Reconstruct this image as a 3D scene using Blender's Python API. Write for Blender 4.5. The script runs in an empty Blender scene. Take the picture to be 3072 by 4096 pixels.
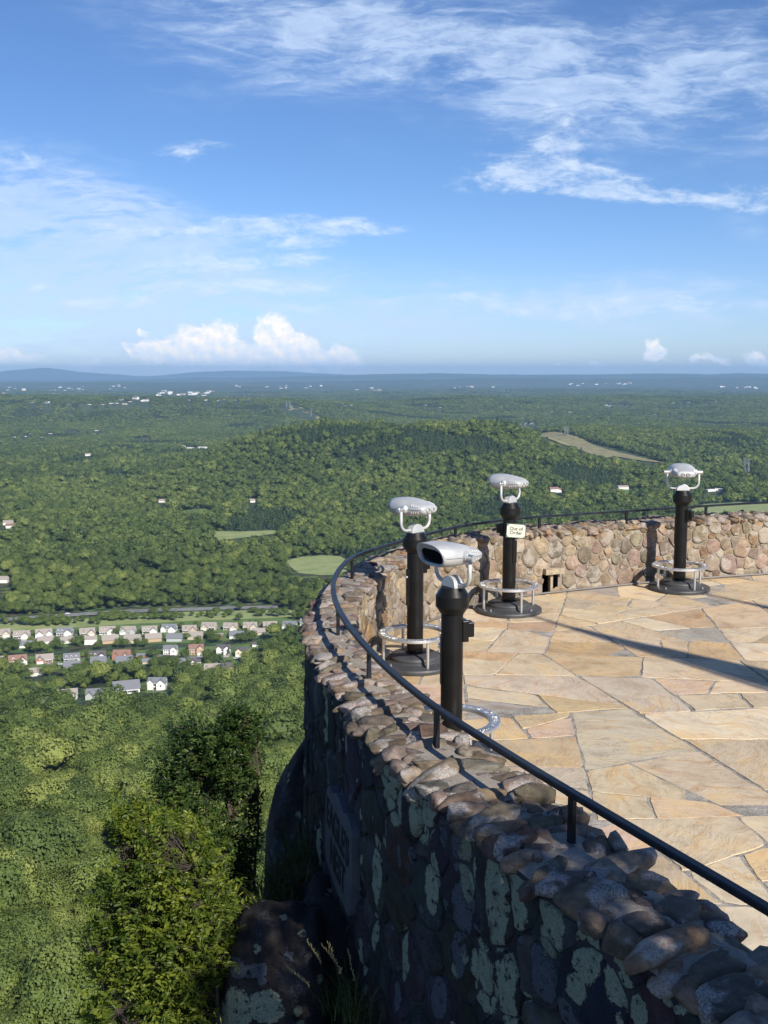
import bpy, bmesh, math, random
import numpy as np
from mathutils import Vector, Matrix, Euler

R = math.radians
rnd = random.Random(7)
rng = np.random.default_rng(11)
scene = bpy.context.scene
COL = scene.collection

# ------------------------------------------------------------------ camera
F_PX, CX, CY, EYE, CAM_H = 4143.0, 1536.0, 2048.0, 1490.0, 3.0
PITCH = math.atan((CY - EYE) / F_PX)
cam_data = bpy.data.cameras.new("camera")
cam = bpy.data.objects.new("camera", cam_data)
COL.objects.link(cam)
cam.location = (0, 0, CAM_H)
cam.rotation_euler = (R(90) - PITCH, 0, 0)
cam_data.sensor_fit = 'VERTICAL'
cam_data.sensor_height = 34.6
cam_data.lens = 34.6 * F_PX / 4096.0
cam_data.clip_start = 0.05
cam_data.clip_end = 150000.0
scene.camera = cam

# ------------------------------------------------------------------ light
SUN_AZ, SUN_EL = R(31.0), R(35.0)      # sun behind the camera, to its right
SUN_DIR = Vector((math.sin(SUN_AZ) * math.cos(SUN_EL), -math.cos(SUN_AZ) * math.cos(SUN_EL), math.sin(SUN_EL)))
sun_data = bpy.data.lights.new("sun", 'SUN')
sun = bpy.data.objects.new("sun", sun_data)
COL.objects.link(sun)
sun_data.energy = 4.2
sun_data.angle = R(0.5)
sun_data.color = (1.0, 0.93, 0.82)
sun.rotation_euler = SUN_DIR.to_track_quat('Z', 'Y').to_euler()
sun.location = (20, -30, 40)
SKY_STRENGTH = 0.10
scene.view_settings.view_transform = 'Standard'
scene.view_settings.look = 'None'
scene.view_settings.gamma = 1.0
scene.view_settings.exposure = 0.65
scene.render.film_transparent = False
cy = scene.cycles
cy.use_denoising = True
cy.max_bounces = 6
cy.diffuse_bounces = 3
cy.glossy_bounces = 3
cy.transmission_bounces = 4
cy.volume_bounces = 0
cy.transparent_max_bounces = 6
cy.caustics_reflective = False
cy.caustics_refractive = False


class G:
    """small helper to write node graphs"""
    def __init__(self, tree):
        self.t = tree

    def n(self, typ, ins=None, **props):
        nd = self.t.nodes.new(typ)
        for k, v in props.items():
            setattr(nd, k, v)
        for k, v in (ins or {}).items():
            s = nd.inputs[k]
            if isinstance(v, bpy.types.NodeSocket):
                self.t.links.new(v, s)
            else:
                if hasattr(s.default_value, '__len__') and hasattr(v, '__len__'):
                    v = tuple(v)
                    L = len(s.default_value)
                    v = v + (1.0,) * (L - len(v)) if len(v) < L else v[:L]
                s.default_value = v
        return nd

    def noise(self, vec, scale=5, detail=4, rough=0.55, dist=0.0):
        return self.n('ShaderNodeTexNoise', {'Vector': vec, 'Scale': scale, 'Detail': detail, 'Roughness': rough, 'Distortion': dist}).outputs[0]

    def ramp(self, fac, stops, interp='LINEAR'):
        nd = self.n('ShaderNodeValToRGB', {0: fac})
        cr = nd.color_ramp
        cr.interpolation = interp
        while len(cr.elements) < len(stops):
            cr.elements.new(0.5)
        for e, (p, c) in zip(cr.elements, stops):
            e.position = p
            e.color = (c, c, c, 1) if not hasattr(c, '__len__') else tuple(c) + (1,) * (4 - len(c))
        return nd.outputs[0]

    def mix(self, fac, a, b, blend='MIX'):
        return self.n('ShaderNodeMix', {0: fac, 6: a, 7: b}, data_type='RGBA', blend_type=blend).outputs[2]

    def math(self, op, a, b=0.0, clamp=False):
        return self.n('ShaderNodeMath', {0: a, 1: b}, operation=op, use_clamp=clamp).outputs[0]

    def vmath(self, op, a, b=(0, 0, 0)):
        return self.n('ShaderNodeVectorMath', {0: a, 1: b}, operation=op).outputs[0]

    def mapping(self, vec, loc=(0, 0, 0), rot=(0, 0, 0), scale=(1, 1, 1), kind='POINT'):
        return self.n('ShaderNodeMapping', {'Vector': vec, 'Location': loc, 'Rotation': rot, 'Scale': scale}, vector_type=kind).outputs[0]

    def bump(self, height, strength=0.5, dist=0.02):
        return self.n('ShaderNodeBump', {'Height': height, 'Strength': strength, 'Distance': dist}).outputs[0]


def material(name):
    m = bpy.data.materials.new(name)
    m.use_nodes = True
    nt = m.node_tree
    nt.nodes.clear()
    g = G(nt)
    out = nt.nodes.new('ShaderNodeOutputMaterial')
    return m, g, out


def principled(g, out, color, rough=0.6, metal=0.0, normal=None, **extra):
    ins = {'Base Color': color, 'Roughness': rough, 'Metallic': metal}
    if normal is not None:
        ins['Normal'] = normal
    ins.update(extra)
    p = g.n('ShaderNodeBsdfPrincipled', ins)
    g.t.links.new(p.outputs[0], out.inputs[0])
    return p


# ------------------------------------------------------------------ world: sky and clouds
def build_world():
    w = bpy.data.worlds.new("World")
    scene.world = w
    w.use_nodes = True
    nt = w.node_tree
    nt.nodes.clear()
    g = G(nt)
    out = nt.nodes.new('ShaderNodeOutputWorld')
    sky = nt.nodes.new('ShaderNodeTexSky')
    sky.sky_type = 'NISHITA'
    sky.sun_disc = False
    sky.sun_elevation = SUN_EL
    sky.sun_rotation = math.atan2(SUN_DIR.x, SUN_DIR.y)
    sky.altitude = 500
    sky.air_density = 1.0
    sky.dust_density = 0.3
    sky.ozone_density = 2.2
    tc = g.n('ShaderNodeTexCoord').outputs['Generated']
    sep = g.n('ShaderNodeSeparateXYZ', {0: tc})
    x, y, z = sep.outputs
    ay = g.math('MAXIMUM', g.math('ABSOLUTE', y), 0.02)
    u = g.math('DIVIDE', x, ay)
    v = g.math('DIVIDE', z, ay)
    uv = g.n('ShaderNodeCombineXYZ', {0: u, 1: v, 2: 0.0}).outputs[0]

    def px(X, Y):              # where a cloud stands in the sky, as tangents of azimuth and elevation
        a, b = (X - 829.5) / 2237.5, -(Y - 1106.0) / 2237.5
        c, s = math.cos(PITCH), math.sin(PITCH)
        dy = c + b * s
        return a / dy, (-s + b * c) / dy

    warp = g.n('ShaderNodeTexNoise', {'Vector': g.mapping(uv, scale=(5, 11, 1)), 'Scale': 1.0, 'Detail': 5.0, 'Roughness': 0.6}).outputs[1]
    wv = g.vmath('SUBTRACT', warp, (0.5, 0.5, 0.5))
    uvw = g.vmath('ADD', uv, g.vmath('MULTIPLY', wv, (0.10, 0.04, 0.0)))

    def blobs(vec, items):
        tot = None
        for (X, Y, rx, ry, rot, wgt) in items:
            cu, cv = px(X, Y)
            m = g.mapping(vec, loc=(cu, cv, 0), rot=(0, 0, R(rot)), scale=(rx / 2237.5, ry / 2237.5, 1), kind='TEXTURE')
            e = g.n('ShaderNodeTexGradient', {0: m}, gradient_type='SPHERICAL').outputs[1]
            e = g.math('MULTIPLY', e, wgt)
            tot = e if tot is None else g.math('ADD', tot, e)
        return tot

    thin = blobs(uvw, [
        (60, 470, 460, 200, -8, 1.5), (250, 560, 520, 130, 0, 1.35), (80, 640, 640, 120, 0, 1.3), (150, 430, 300, 90, -6, 0.8),
        (420, 640, 480, 70, 0, 0.5), (520, 40, 460, 190, -12, 0.9), (850, 70, 460, 210, -14, 0.9), (1180, 120, 420, 150, -10, 0.6),
        (1080, 150, 330, 110, -10, 0.5), (1430, 220, 470, 180, -6, 1.15), (1600, 90, 280, 170, 10, 0.8),
        (1330, 655, 640, 70, 1, 1.6), (1640, 500, 120, 70, -20, 0.5), (640, 700, 740, 100, 0, 1.4),
        (1450, 30, 260, 90, -30, 0.3), (360, 215, 160, 60, -10, 0.25), (740, 300, 150, 60, -15, 0.22), (300, 740, 640, 70, 0, 0.9), (1250, 720, 560, 46, 0, 0.6), (800, 600, 500, 40, 2, 0.5)])
    f1 = g.noise(g.mapping(uvw, rot=(0, 0, R(6)), scale=(6, 24, 1)), 1.3, 8, 0.62, 0.4)
    f2 = g.noise(g.mapping(uvw, loc=(3, 1, 0), rot=(0, 0, R(-8)), scale=(22, 70, 1)), 1.0, 5, 0.6, 0.3)
    tex = g.math('ADD', g.math('MULTIPLY', f1, 0.75), g.math('MULTIPLY', f2, 0.25))
    tex = g.n('ShaderNodeMapRange', {0: tex, 1: 0.36, 2: 0.64, 3: 0.10, 4: 1.3}).outputs[0]
    f3 = g.noise(g.mapping(uvw, loc=(7, 2, 0), rot=(0, 0, R(4)), scale=(16, 95, 1)), 1.0, 6, 0.68, 0.6)
    tex = g.math('MULTIPLY', tex, g.n('ShaderNodeMapRange', {0: f3, 1: 0.36, 2: 0.62, 3: 0.52, 4: 1.22}).outputs[0])
    thin_a = g.math('MULTIPLY', g.math('MULTIPLY', thin, tex), 0.92)
    thin_a = g.n('ShaderNodeMapRange', {0: thin_a, 1: 0.0, 2: 1.10, 3: 0.0, 4: 0.70}, interpolation_type='SMOOTHSTEP').outputs[0]

    trail = blobs(uv, [(497, 108, 172, 5.0, -15.2, 0.5)])
    thin_a = g.math('ADD', thin_a, g.math('MULTIPLY', trail, 0.45))

    # sharper streak clouds
    str_ = blobs(uvw, [
        (610, 488, 150, 40, -2, 1.0), (745, 484, 190, 30, -3, 0.9), (660, 526, 170, 20, 0, 0.75), (420, 495, 160, 40, 0, 0.6),
        (1190, 345, 200, 75, -14, 0.95), (1080, 385, 150, 45, 5, 0.8), (1300, 395, 230, 45, -6, 1.1), (1200, 275, 80, 65, -50, 0.85),
        (1450, 420, 320, 24, -5, 0.6), (1640, 415, 180, 38, 6, 0.6), (400, 325, 120, 26, 6, 0.65), (40, 345, 130, 34, 0, 0.45),
        (480, 575, 260, 34, 3, 0.85), (600, 570, 120, 26, 4, 0.6), (520, 628, 300, 24, 0, 0.9), (270, 650, 170, 14, 0, 0.7), (250, 520, 120, 50, 0, 0.5),
        (1000, 640, 330, 18, 3, 0.45), (1350, 665, 460, 30, 0, 0.7), (640, 668, 100, 10, 0, 0.6), (60, 620, 160, 14, 0, 0.5)])
    n3 = g.noise(g.mapping(uv, scale=(10, 30, 1)), 1.6, 9, 0.66, 0.3)
    n5 = g.noise(g.mapping(uvw, rot=(0, 0, R(12)), scale=(34, 90, 1)), 1.0, 7, 0.7, 0.5)
    nn = g.math('ADD', g.math('MULTIPLY', g.math('SUBTRACT', n3, 0.5), 2.6), g.math('MULTIPLY', g.math('SUBTRACT', n5, 0.5), 1.5))
    st = g.math('SUBTRACT', g.math('ADD', g.math('MINIMUM', g.math('MULTIPLY', str_, 0.85), 0.62), nn), 0.06)
    str_a = g.n('ShaderNodeMapRange', {0: st, 1: 0.0, 2: 0.95, 3: 0.0, 4: 0.72}, interpolation_type='SMOOTHSTEP').outputs[0]
    gate = g.n('ShaderNodeMapRange', {0: str_, 1: 0.02, 2: 0.30, 3: 0.0, 4: 1.0}).outputs[0]
    fine = g.n('ShaderNodeMapRange', {0: g.math('ADD', g.math('MULTIPLY', f2, 0.5), g.math('MULTIPLY', n5, 0.5)), 1: 0.34, 2: 0.62, 3: 0.62, 4: 1.12}).outputs[0]
    str_a = g.math('MULTIPLY', g.math('MULTIPLY', str_a, gate), fine)
    thin_a = g.math('MULTIPLY', thin_a, fine)

    # cumulus bank low on the horizon
    cw = g.n('ShaderNodeTexNoise', {'Vector': g.mapping(uv, scale=(60, 60, 1)), 'Scale': 1.0, 'Detail': 4.0, 'Roughness': 0.55}).outputs[1]
    uvc = g.vmath('ADD', uv, g.vmath('MULTIPLY', g.vmath('SUBTRACT', cw, (0.5, 0.5, 0.5)), (0.028, 0.024, 0)))
    cum = blobs(uvc, [
        (410, 752, 70, 66, 0, 1.25), (470, 738, 66, 62, 0, 1.3), (505, 768, 55, 42, 0, 1.1), (440, 774, 170, 40, 0, 0.95),
        (585, 722, 52, 62, 0, 1.35), (622, 745, 60, 55, 0, 1.3), (660, 760, 55, 46, 0, 1.1), (650, 780, 150, 34, 0, 0.95),
        (330, 762, 45, 36, 0, 1.1), (285, 752, 26, 26, 0, 0.9), (730, 772, 52, 34, 0, 1.05), (770, 784, 40, 20, 0, 0.9), (310, 722, 22, 14, 0, 0.7),
        (1408, 755, 24, 36, 0, 1.2), (1418, 772, 34, 22, 0, 1.0), (1510, 776, 36, 18, 0, 0.9), (1555, 780, 40, 14, 0, 0.8), (1635, 776, 44, 22, 0, 0.9),
        (15, 770, 36, 30, 0, 1.0), (60, 775, 44, 22, 0, 0.95), (190, 788, 60, 18, 0, 0.9), (1290, 788, 30, 10, 0, 0.6), (845, 790, 40, 14, 0, 0.55), (1200, 790, 26, 10, 0, 0.6)])
    cn = g.noise(g.mapping(uv, scale=(90, 90, 1)), 1.0, 7, 0.62)
    ct = g.math('ADD', cum, g.math('MULTIPLY', g.math('SUBTRACT', cn, 0.5), 1.35))
    cum_a = g.n('ShaderNodeMapRange', {0: ct, 1: 0.20, 2: 0.66, 3: 0.0, 4: 0.90}, interpolation_type='SMOOTHSTEP').outputs[0]
    gate2 = g.n('ShaderNodeMapRange', {0: cum, 1: 0.04, 2: 0.2, 3: 0.0, 4: 1.0}).outputs[0]
    cum_a = g.math('MULTIPLY', cum_a, gate2)
    # sunlit tops and bluer hollows painted into the cumulus colour, sun from the right
    cn2 = g.noise(g.mapping(uv, loc=(0.35, 0.45, 0), scale=(90, 90, 1)), 1.0, 7, 0.62)
    relief = g.math('ADD', g.math('MULTIPLY', g.math('SUBTRACT', cn2, cn), 1.6), 0.62, clamp=True)
    v_lo = px(829, 800)[1]
    hgt = g.n('ShaderNodeMapRange', {0: v, 1: v_lo, 2: v_lo + 0.03, 3: 0.0, 4: 1.0}).outputs[0]
    relief = g.math('MULTIPLY', relief, g.math('ADD', g.math('MULTIPLY', hgt, 0.6), 0.45), clamp=True)
    cum_c = g.mix(relief, (0.42, 0.56, 0.76, 1), (0.92, 0.81, 0.68, 1))

    # a clear-air gradient towards the horizon comes from the sky model itself; the hue is nudged to the photographed sky
    lowf = g.n('ShaderNodeMapRange', {0: z, 1: 0.0, 2: 0.22, 3: 0.0, 4: 1.0}, interpolation_type='SMOOTHSTEP').outputs[0]
    tint = g.mix(lowf, tuple(SKY_STRENGTH * q for q in SKY_LOW) + (1,), tuple(SKY_STRENGTH * q for q in SKY_TINT) + (1,))
    skyc = g.mix(1.0, sky.outputs[0], tint, 'MULTIPLY')
    c = g.mix(thin_a, skyc, (0.42, 0.52, 0.68, 1))
    c = g.mix(str_a, c, (0.52, 0.60, 0.71, 1))
    c = g.mix(cum_a, c, cum_c)
    above = g.n('ShaderNodeMapRange', {0: z, 1: -0.02, 2: 0.0, 3: 0.0, 4: 1.0}).outputs[0]
    c = g.mix(above, skyc, c)
    bg = g.n('ShaderNodeBackground', {'Color': c, 'Strength': 1.0})
    nt.links.new(bg.outputs[0], out.inputs[0])
    w.cycles.sampling_method = 'MANUAL'
    w.cycles.sample_map_resolution = 512


SKY_TINT = (0.44, 0.585, 0.80)
SKY_LOW = (0.54, 0.65, 0.92)
build_world()


# ------------------------------------------------------------------ object helpers
def link(o, parent=None):
    COL.objects.link(o)
    if parent is not None:
        o.parent = parent
    return o


def tag(o, label=None, cat=None, group=None, kind=None):
    if label: o['label'] = label
    if cat: o['category'] = cat
    if group: o['group'] = group
    if kind: o['kind'] = kind
    return o


def empty(name, loc=(0, 0, 0), rz=0.0):
    o = bpy.data.objects.new(name, None)
    o.empty_display_size = 0.2
    o.location = loc
    o.rotation_euler = (0, 0, rz)
    return link(o)


def copy_tree(o, parent=None):
    c = o.copy()
    link(c, parent)
    for ch in [k for k in bpy.data.objects if k.parent == o]:
        copy_tree(ch, c)
    return c


class MB:
    """collects shapes and links them as ONE mesh object"""
    def __init__(self):
        self.v, self.f, self.mi, self.sm = [], [], [], []
        self.col = []
        self.cur = (0.5, 0.5, 0.5, 1.0)

    def add(self, verts, faces, mi=0, smooth=False, cols=None):
        b = len(self.v)
        self.v.extend([tuple(p) for p in verts])
        self.f.extend([tuple(b + i for i in f) for f in faces])
        self.mi.extend([mi] * len(faces))
        self.sm.extend([smooth] * len(faces))
        self.col.extend(cols if cols is not None else [self.cur] * len(verts))

    def box(self, c, s, rz=0.0, mi=0, M=None):
        hx, hy, hz = s[0] / 2, s[1] / 2, s[2] / 2
        ca, sa = math.cos(rz), math.sin(rz)
        vs = []
        for z in (-hz, hz):
            for (x, y) in ((-hx, -hy), (hx, -hy), (hx, hy), (-hx, hy)):
                p = Vector((c[0] + x * ca - y * sa, c[1] + x * sa + y * ca, c[2] + z))
                vs.append(M @ p if M else p)
        self.add(vs, [(3, 2, 1, 0), (4, 5, 6, 7), (0, 1, 5, 4), (1, 2, 6, 5), (2, 3, 7, 6), (3, 0, 4, 7)], mi)

    def lathe(self, prof, n=32, c=(0, 0, 0), mi=0, smooth=True, M=None, sharp=24.0):
        """turned profile; edges sharper than `sharp` degrees stay crisp. A profile that closes on itself gets no caps."""
        closed = prof[0] == prof[-1]
        runs, cur = [], [prof[0]]
        for i in range(1, len(prof)):
            cur.append(prof[i])
            if i < len(prof) - 1:
                a = math.atan2(prof[i][1] - prof[i - 1][1], prof[i][0] - prof[i - 1][0])
                b = math.atan2(prof[i + 1][1] - prof[i][1], prof[i + 1][0] - prof[i][0])
                d = abs((b - a + math.pi) % (2 * math.pi) - math.pi)
                if math.degrees(d) > sharp:
                    runs.append(cur); cur = [prof[i]]
        runs.append(cur)
        first = last = None
        for run in runs:
            vs, fs = [], []
            for (r, z) in run:
                for k in range(n):
                    a = 2 * math.pi * k / n
                    p = Vector((c[0] + r * math.cos(a), c[1] + r * math.sin(a), c[2] + z))
                    vs.append(M @ p if M else p)
            for i in range(len(run) - 1):
                for k in range(n):
                    k2 = (k + 1) % n
                    fs.append((i * n + k, i * n + k2, (i + 1) * n + k2, (i + 1) * n + k))
            self.add(vs, fs, mi, smooth)
            if first is None: first = vs[:n]
            last = vs[-n:]
        if not closed:
            if prof[0][0] > 1e-5: self.add(first, [tuple(reversed(range(n)))], mi)
            if prof[-1][0] > 1e-5: self.add(last, [tuple(range(n))], mi)

    def tube(self, pts, r, n=10, mi=0, smooth=True, caps=True):
        pts = [Vector(p) for p in pts]
        rs = r if hasattr(r, '__len__') else [r] * len(pts)
        vs, fs = [], []
        up = Vector((0, 0, 1))
        t0 = (pts[1] - pts[0]).normalized()
        if abs(t0.dot(up)) > 0.95: up = Vector((1, 0, 0))
        a = t0.cross(up).normalized()
        for i, p in enumerate(pts):
            t = (pts[min(i + 1, len(pts) - 1)] - pts[max(i - 1, 0)]).normalized()
            a = (a - t * a.dot(t)).normalized()
            b = t.cross(a)
            for k in range(n):
                th = 2 * math.pi * k / n
                vs.append(p + (a * math.cos(th) + b * math.sin(th)) * rs[i])
        for i in range(len(pts) - 1):
            for k in range(n):
                k2 = (k + 1) % n
                fs.append((i * n + k, i * n + k2, (i + 1) * n + k2, (i + 1) * n + k))
        if caps:
            fs.append(tuple(reversed(range(n))))
            fs.append(tuple((len(pts) - 1) * n + k for k in range(n)))
        self.add(vs, fs, mi, smooth)

    def build(self, name, mats, parent=None, color=False, bevel=0.0):
        me = bpy.data.meshes.new(name)
        me.from_pydata(self.v, [], self.f)
        for m in (mats if isinstance(mats, (list, tuple)) else [mats]):
            me.materials.append(m)
        me.polygons.foreach_set('material_index', self.mi)
        me.polygons.foreach_set('use_smooth', self.sm)
        if color:
            at = me.color_attributes.new('Col', 'FLOAT_COLOR', 'POINT')
            at.data.foreach_set('color', np.array(self.col, dtype=np.float32).ravel())
        me.update()
        o = bpy.data.objects.new(name, me)
        link(o, parent)
        if bevel:
            bv = o.modifiers.new('bevel', 'BEVEL')
            bv.width = bevel; bv.segments = 2; bv.limit_method = 'ANGLE'; bv.angle_limit = R(35)
        return o


def np_mesh(name, verts, faces, mats, parent=None, smooth=False, attrs=None, mi=None):
    """verts (n,3), faces (m,k) numpy"""
    me = bpy.data.meshes.new(name)
    verts = np.asarray(verts, dtype=np.float32)
    faces = np.asarray(faces, dtype=np.int32)
    k = faces.shape[1]
    me.vertices.add(len(verts)); me.vertices.foreach_set('co', verts.ravel())
    me.loops.add(faces.size); me.loops.foreach_set('vertex_index', faces.ravel())
    me.polygons.add(len(faces))
    me.polygons.foreach_set('loop_start', np.arange(0, faces.size, k, dtype=np.int32))
    me.polygons.foreach_set('use_smooth', np.full(len(faces), smooth))
    for m in (mats if isinstance(mats, (list, tuple)) else [mats]):
        me.materials.append(m)
    if mi is not None: me.polygons.foreach_set('material_index', np.asarray(mi, dtype=np.int32))
    me.update(calc_edges=True)
    for nm, arr in (attrs or {}).items():
        arr = np.asarray(arr, dtype=np.float32)
        if arr.ndim == 1:
            a = me.attributes.new(nm, 'FLOAT', 'POINT'); a.data.foreach_set('value', arr)
        else:
            a = me.color_attributes.new(nm, 'FLOAT_COLOR', 'POINT'); a.data.foreach_set('color', arr.ravel())
    me.validate()
    o = bpy.data.objects.new(name, me)
    return link(o, parent)


def hash2(ix, iy, seed=0):
    h = (ix.astype(np.int64) * 374761393 + iy.astype(np.int64) * 668265263 + seed * 974634777) & 0x7fffffff
    h = ((h ^ (h >> 13)) * 1274126177) & 0x7fffffff
    return ((h ^ (h >> 16)) & 0xffff) / 65535.0


def vnoise(x, y, seed=0):
    x = np.asarray(x, float); y = np.asarray(y, float)
    ix, iy = np.floor(x), np.floor(y)
    fx, fy = x - ix, y - iy
    fx = fx * fx * (3 - 2 * fx); fy = fy * fy * (3 - 2 * fy)
    a, b = hash2(ix, iy, seed), hash2(ix + 1, iy, seed)
    c, d = hash2(ix, iy + 1, seed), hash2(ix + 1, iy + 1, seed)
    return (a * (1 - fx) + b * fx) * (1 - fy) + (c * (1 - fx) + d * fx) * fy


def fbm(x, y, seed=0, octv=4):
    t, a, s = 0.0, 0.5, 1.0
    for k in range(octv):
        t = t + a * (vnoise(np.asarray(x) * s, np.asarray(y) * s, seed + k * 17) - 0.5) * 2
        a *= 0.5; s *= 2.03
    return t


def ray_px(X, Y):
    """direction of view for a point of the photograph (in 1659-wide units), used to survey the far landscape"""
    a, b = (X * 1.8517 - CX) / F_PX, -(Y * 1.8517 - CY) / F_PX
    c, s = math.cos(PITCH), math.sin(PITCH)
    return np.array([a, c + b * s, -s + b * c])
HAZE_COLOR, HAZE_DENSITY = (0.40, 0.66, 1.0, 1.0), 3.6e-5
# ------------------------------------------------------------------ land
def hill(x, y, cx, cy_, lx, ly, h, rot=0.0, p=1.0):
    c, s = math.cos(R(rot)), math.sin(R(rot))
    dx, dy = x - cx, y - cy_
    a, b = (dx * c + dy * s) / lx, (-dx * s + dy * c) / ly
    return h * np.exp(-(a * a + b * b) ** p)


def ground(x, y, canopy=False):
    x = np.asarray(x, float); y = np.asarray(y, float)
    r = np.hypot(x, y)
    z = np.interp(r, [0, 30, 60, 150, 300, 450, 700, 880, 1100, 3000, 60000],
                  [-46, -78, -96, -113, -142, -170, -228, -256, -262, -262, -262])
    nearf = np.clip((r - 40) / 120, 0, 1) * np.clip((880 - r) / 150, 0, 1)
    z = z + 9 * fbm(x / 120, y / 120, 3, 3) * nearf
    farf = np.clip((r - 1250) / 900, 0, 1)
    amp = np.interp(r, [1250, 3000, 7000, 20000], [8, 26, 44, 50])
    sc = np.interp(r, [0, 4000, 12000, 40000], [520, 700, 1100, 2600])
    z = z + farf * amp * fbm(x / 620 + 3.1, y / 620 + 7.7, 5, 3) * np.clip(1.25 - r / 14000, 0.2, 1)
    z = z + farf * np.interp(r, [4000, 9000], [0, 1]) * (amp * 0.5 + 42 * np.clip((r - 7500) / 4000, 0, 1)) * fbm(x / 2300, y / 800, 9, 4)
    # the wooded hill in the middle, and its lower shoulders
    z = z + hill(x, y, 20, 2800, 400, 480, 92, 0, 1.2) + hill(x, y, -290, 2680, 240, 420, 44) + hill(x, y, 330, 2800, 200, 480, 44)
    z = z - 22 * np.exp(-((r - 4500) / 700) ** 2)
    # hill beyond the clearing, on the right
    z = z + hill(x, y, 1150, 3850, 600, 620, 64, 0, 1.2) + hill(x, y, 640, 3750, 200, 520, 36)
    z = z + hill(x, y, 450, 2950, 150, 420, 26) - hill(x, y, 395, 3000, 45, 700, 16)
    # long ridge on the left with houses along its crest
    z = z + hill(x, y, -1900, 6500, 1500, 900, 92, 4, 1.3) + hill(x, y, -500, 6350, 500, 800, 56) + hill(x, y, -3600, 6300, 1300, 900, 60)
    z = z + hill(x, y, 500, 7300, 700, 900, 64) + hill(x, y, 2300, 8200, 1700, 1100, 66, -6)
    # far wooded ridges
    z = z + hill(x, y, -7500, 20500, 6500, 1300, 96, 3, 1.5) * (1 + 0.22 * fbm(x / 1500, y / 3000, 21, 3))
    z = z + hill(x, y, 1800, 21500, 3600, 1200, 122, -2, 1.5) * (1 + 0.2 * fbm(x / 1100, y / 3000, 22, 3))
    z = z + hill(x, y, 9000, 22500, 5600, 1500, 148, -4, 1.5) * (1 + 0.25 * fbm(x / 1300, y / 3000, 23, 3))
    z = z + hill(x, y, 8500, 29500, 8600, 1700, 222, -3, 1.6) * (1 + 0.16 * fbm(x / 1500, y / 3000, 25, 4))
    z = z + hill(x, y, -2400, 30500, 5200, 1500, 120, 0, 1.5) * (1 + 0.16 * fbm(x / 1400, y / 3000, 27, 4))
    # blue mountains at the edge of sight, on the left
    z = z + hill(x, y, -13600, 42500, 1700, 1500, 400, -3, 0.9) * (1 + 0.12 * fbm(x / 900, y / 3000, 31, 4))
    z = z + hill(x, y, -15500, 42000, 1500, 1500, 190, 0, 1.0) + hill(x, y, -11200, 43000, 1100, 1200, 110)
    z = z + hill(x, y, -6800, 43500, 2900, 1400, 285, 0, 1.3) * (1 + 0.12 * fbm(x / 1000, y / 3000, 33, 4)) + hill(x, y, -2800, 44000, 2600, 1500, 210, 0, 1.2)
    return z


def survey(X, Y, rmin=120.0, rmax=46000.0, lift=0.0):
    """where the line of sight through (X, Y) of the photograph meets the land"""
    d = ray_px(X, Y)
    hr = math.hypot(d[0], d[1])
    rr = np.geomspace(rmin, rmax, 1500)
    t = rr / hr
    x, y, z = d[0] * t, d[1] * t, CAM_H + d[2] * t
    below = z < ground(x, y) + lift
    i = int(np.argmax(below)) if below.any() else len(rr) - 1
    return float(x[i]), float(y[i])


def gz(x, y):
    return float(ground(np.array([x]), np.array([y]))[0])


# --- cleared ground: meadows, lots, roads (plan polygons)
def plan(pts, rmin=120.0, rmax=46000.0):
    return [survey(X, Y, rmin, rmax) for X, Y in pts]


CLEAR = []           # polygons kept free of forest


def inside(poly, x, y):
    x = np.asarray(x); y = np.asarray(y)
    res = np.zeros(x.shape, bool)
    n = len(poly)
    for i in range(n):
        (x1, y1), (x2, y2) = poly[i], poly[(i + 1) % n]
        c = ((y1 > y) != (y2 > y)) & (x < (x2 - x1) * (y - y1) / (y2 - y1 + 1e-12) + x1)
        res ^= c
    return res


mt_forest_floor, g, out = material("forest_floor")
geo = g.n('ShaderNodeNewGeometry')
pos = geo.outputs['Position']
n1 = g.noise(g.mapping(pos, scale=(1 / 38., 1 / 38., 1 / 38.)), 1.0, 6, 0.7)
n2 = g.noise(g.mapping(pos, scale=(1 / 1100., 1 / 700., 1 / 900.)), 1.0, 7, 0.68)
vor = g.n('ShaderNodeTexVoronoi', {'Vector': g.mapping(pos, scale=(1 / 13., 1 / 13., 1 / 13.)), 'Scale': 1.0}, feature='F1')
c1 = g.ramp(n1, [(0.3, (0.034, 0.056, 0.022)), (0.55, (0.070, 0.108, 0.040)), (0.75, (0.110, 0.150, 0.056))])
c2 = g.ramp(n2, [(0.34, (0.60, 0.70, 0.68)), (0.56, (1.05, 1.0, 0.9)), (0.68, (1.5, 1.35, 1.05))])
cc = g.mix(1.0, c1, c2, 'MULTIPLY')
cc = g.mix(0.45, cc, g.mix(1.0, cc, vor.outputs[1], 'MULTIPLY'))
hgt = g.math('SUBTRACT', 1.0, vor.outputs[0])
principled(g, out, cc, 0.9, 0, g.bump(hgt, 1.0, 9.0))


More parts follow.
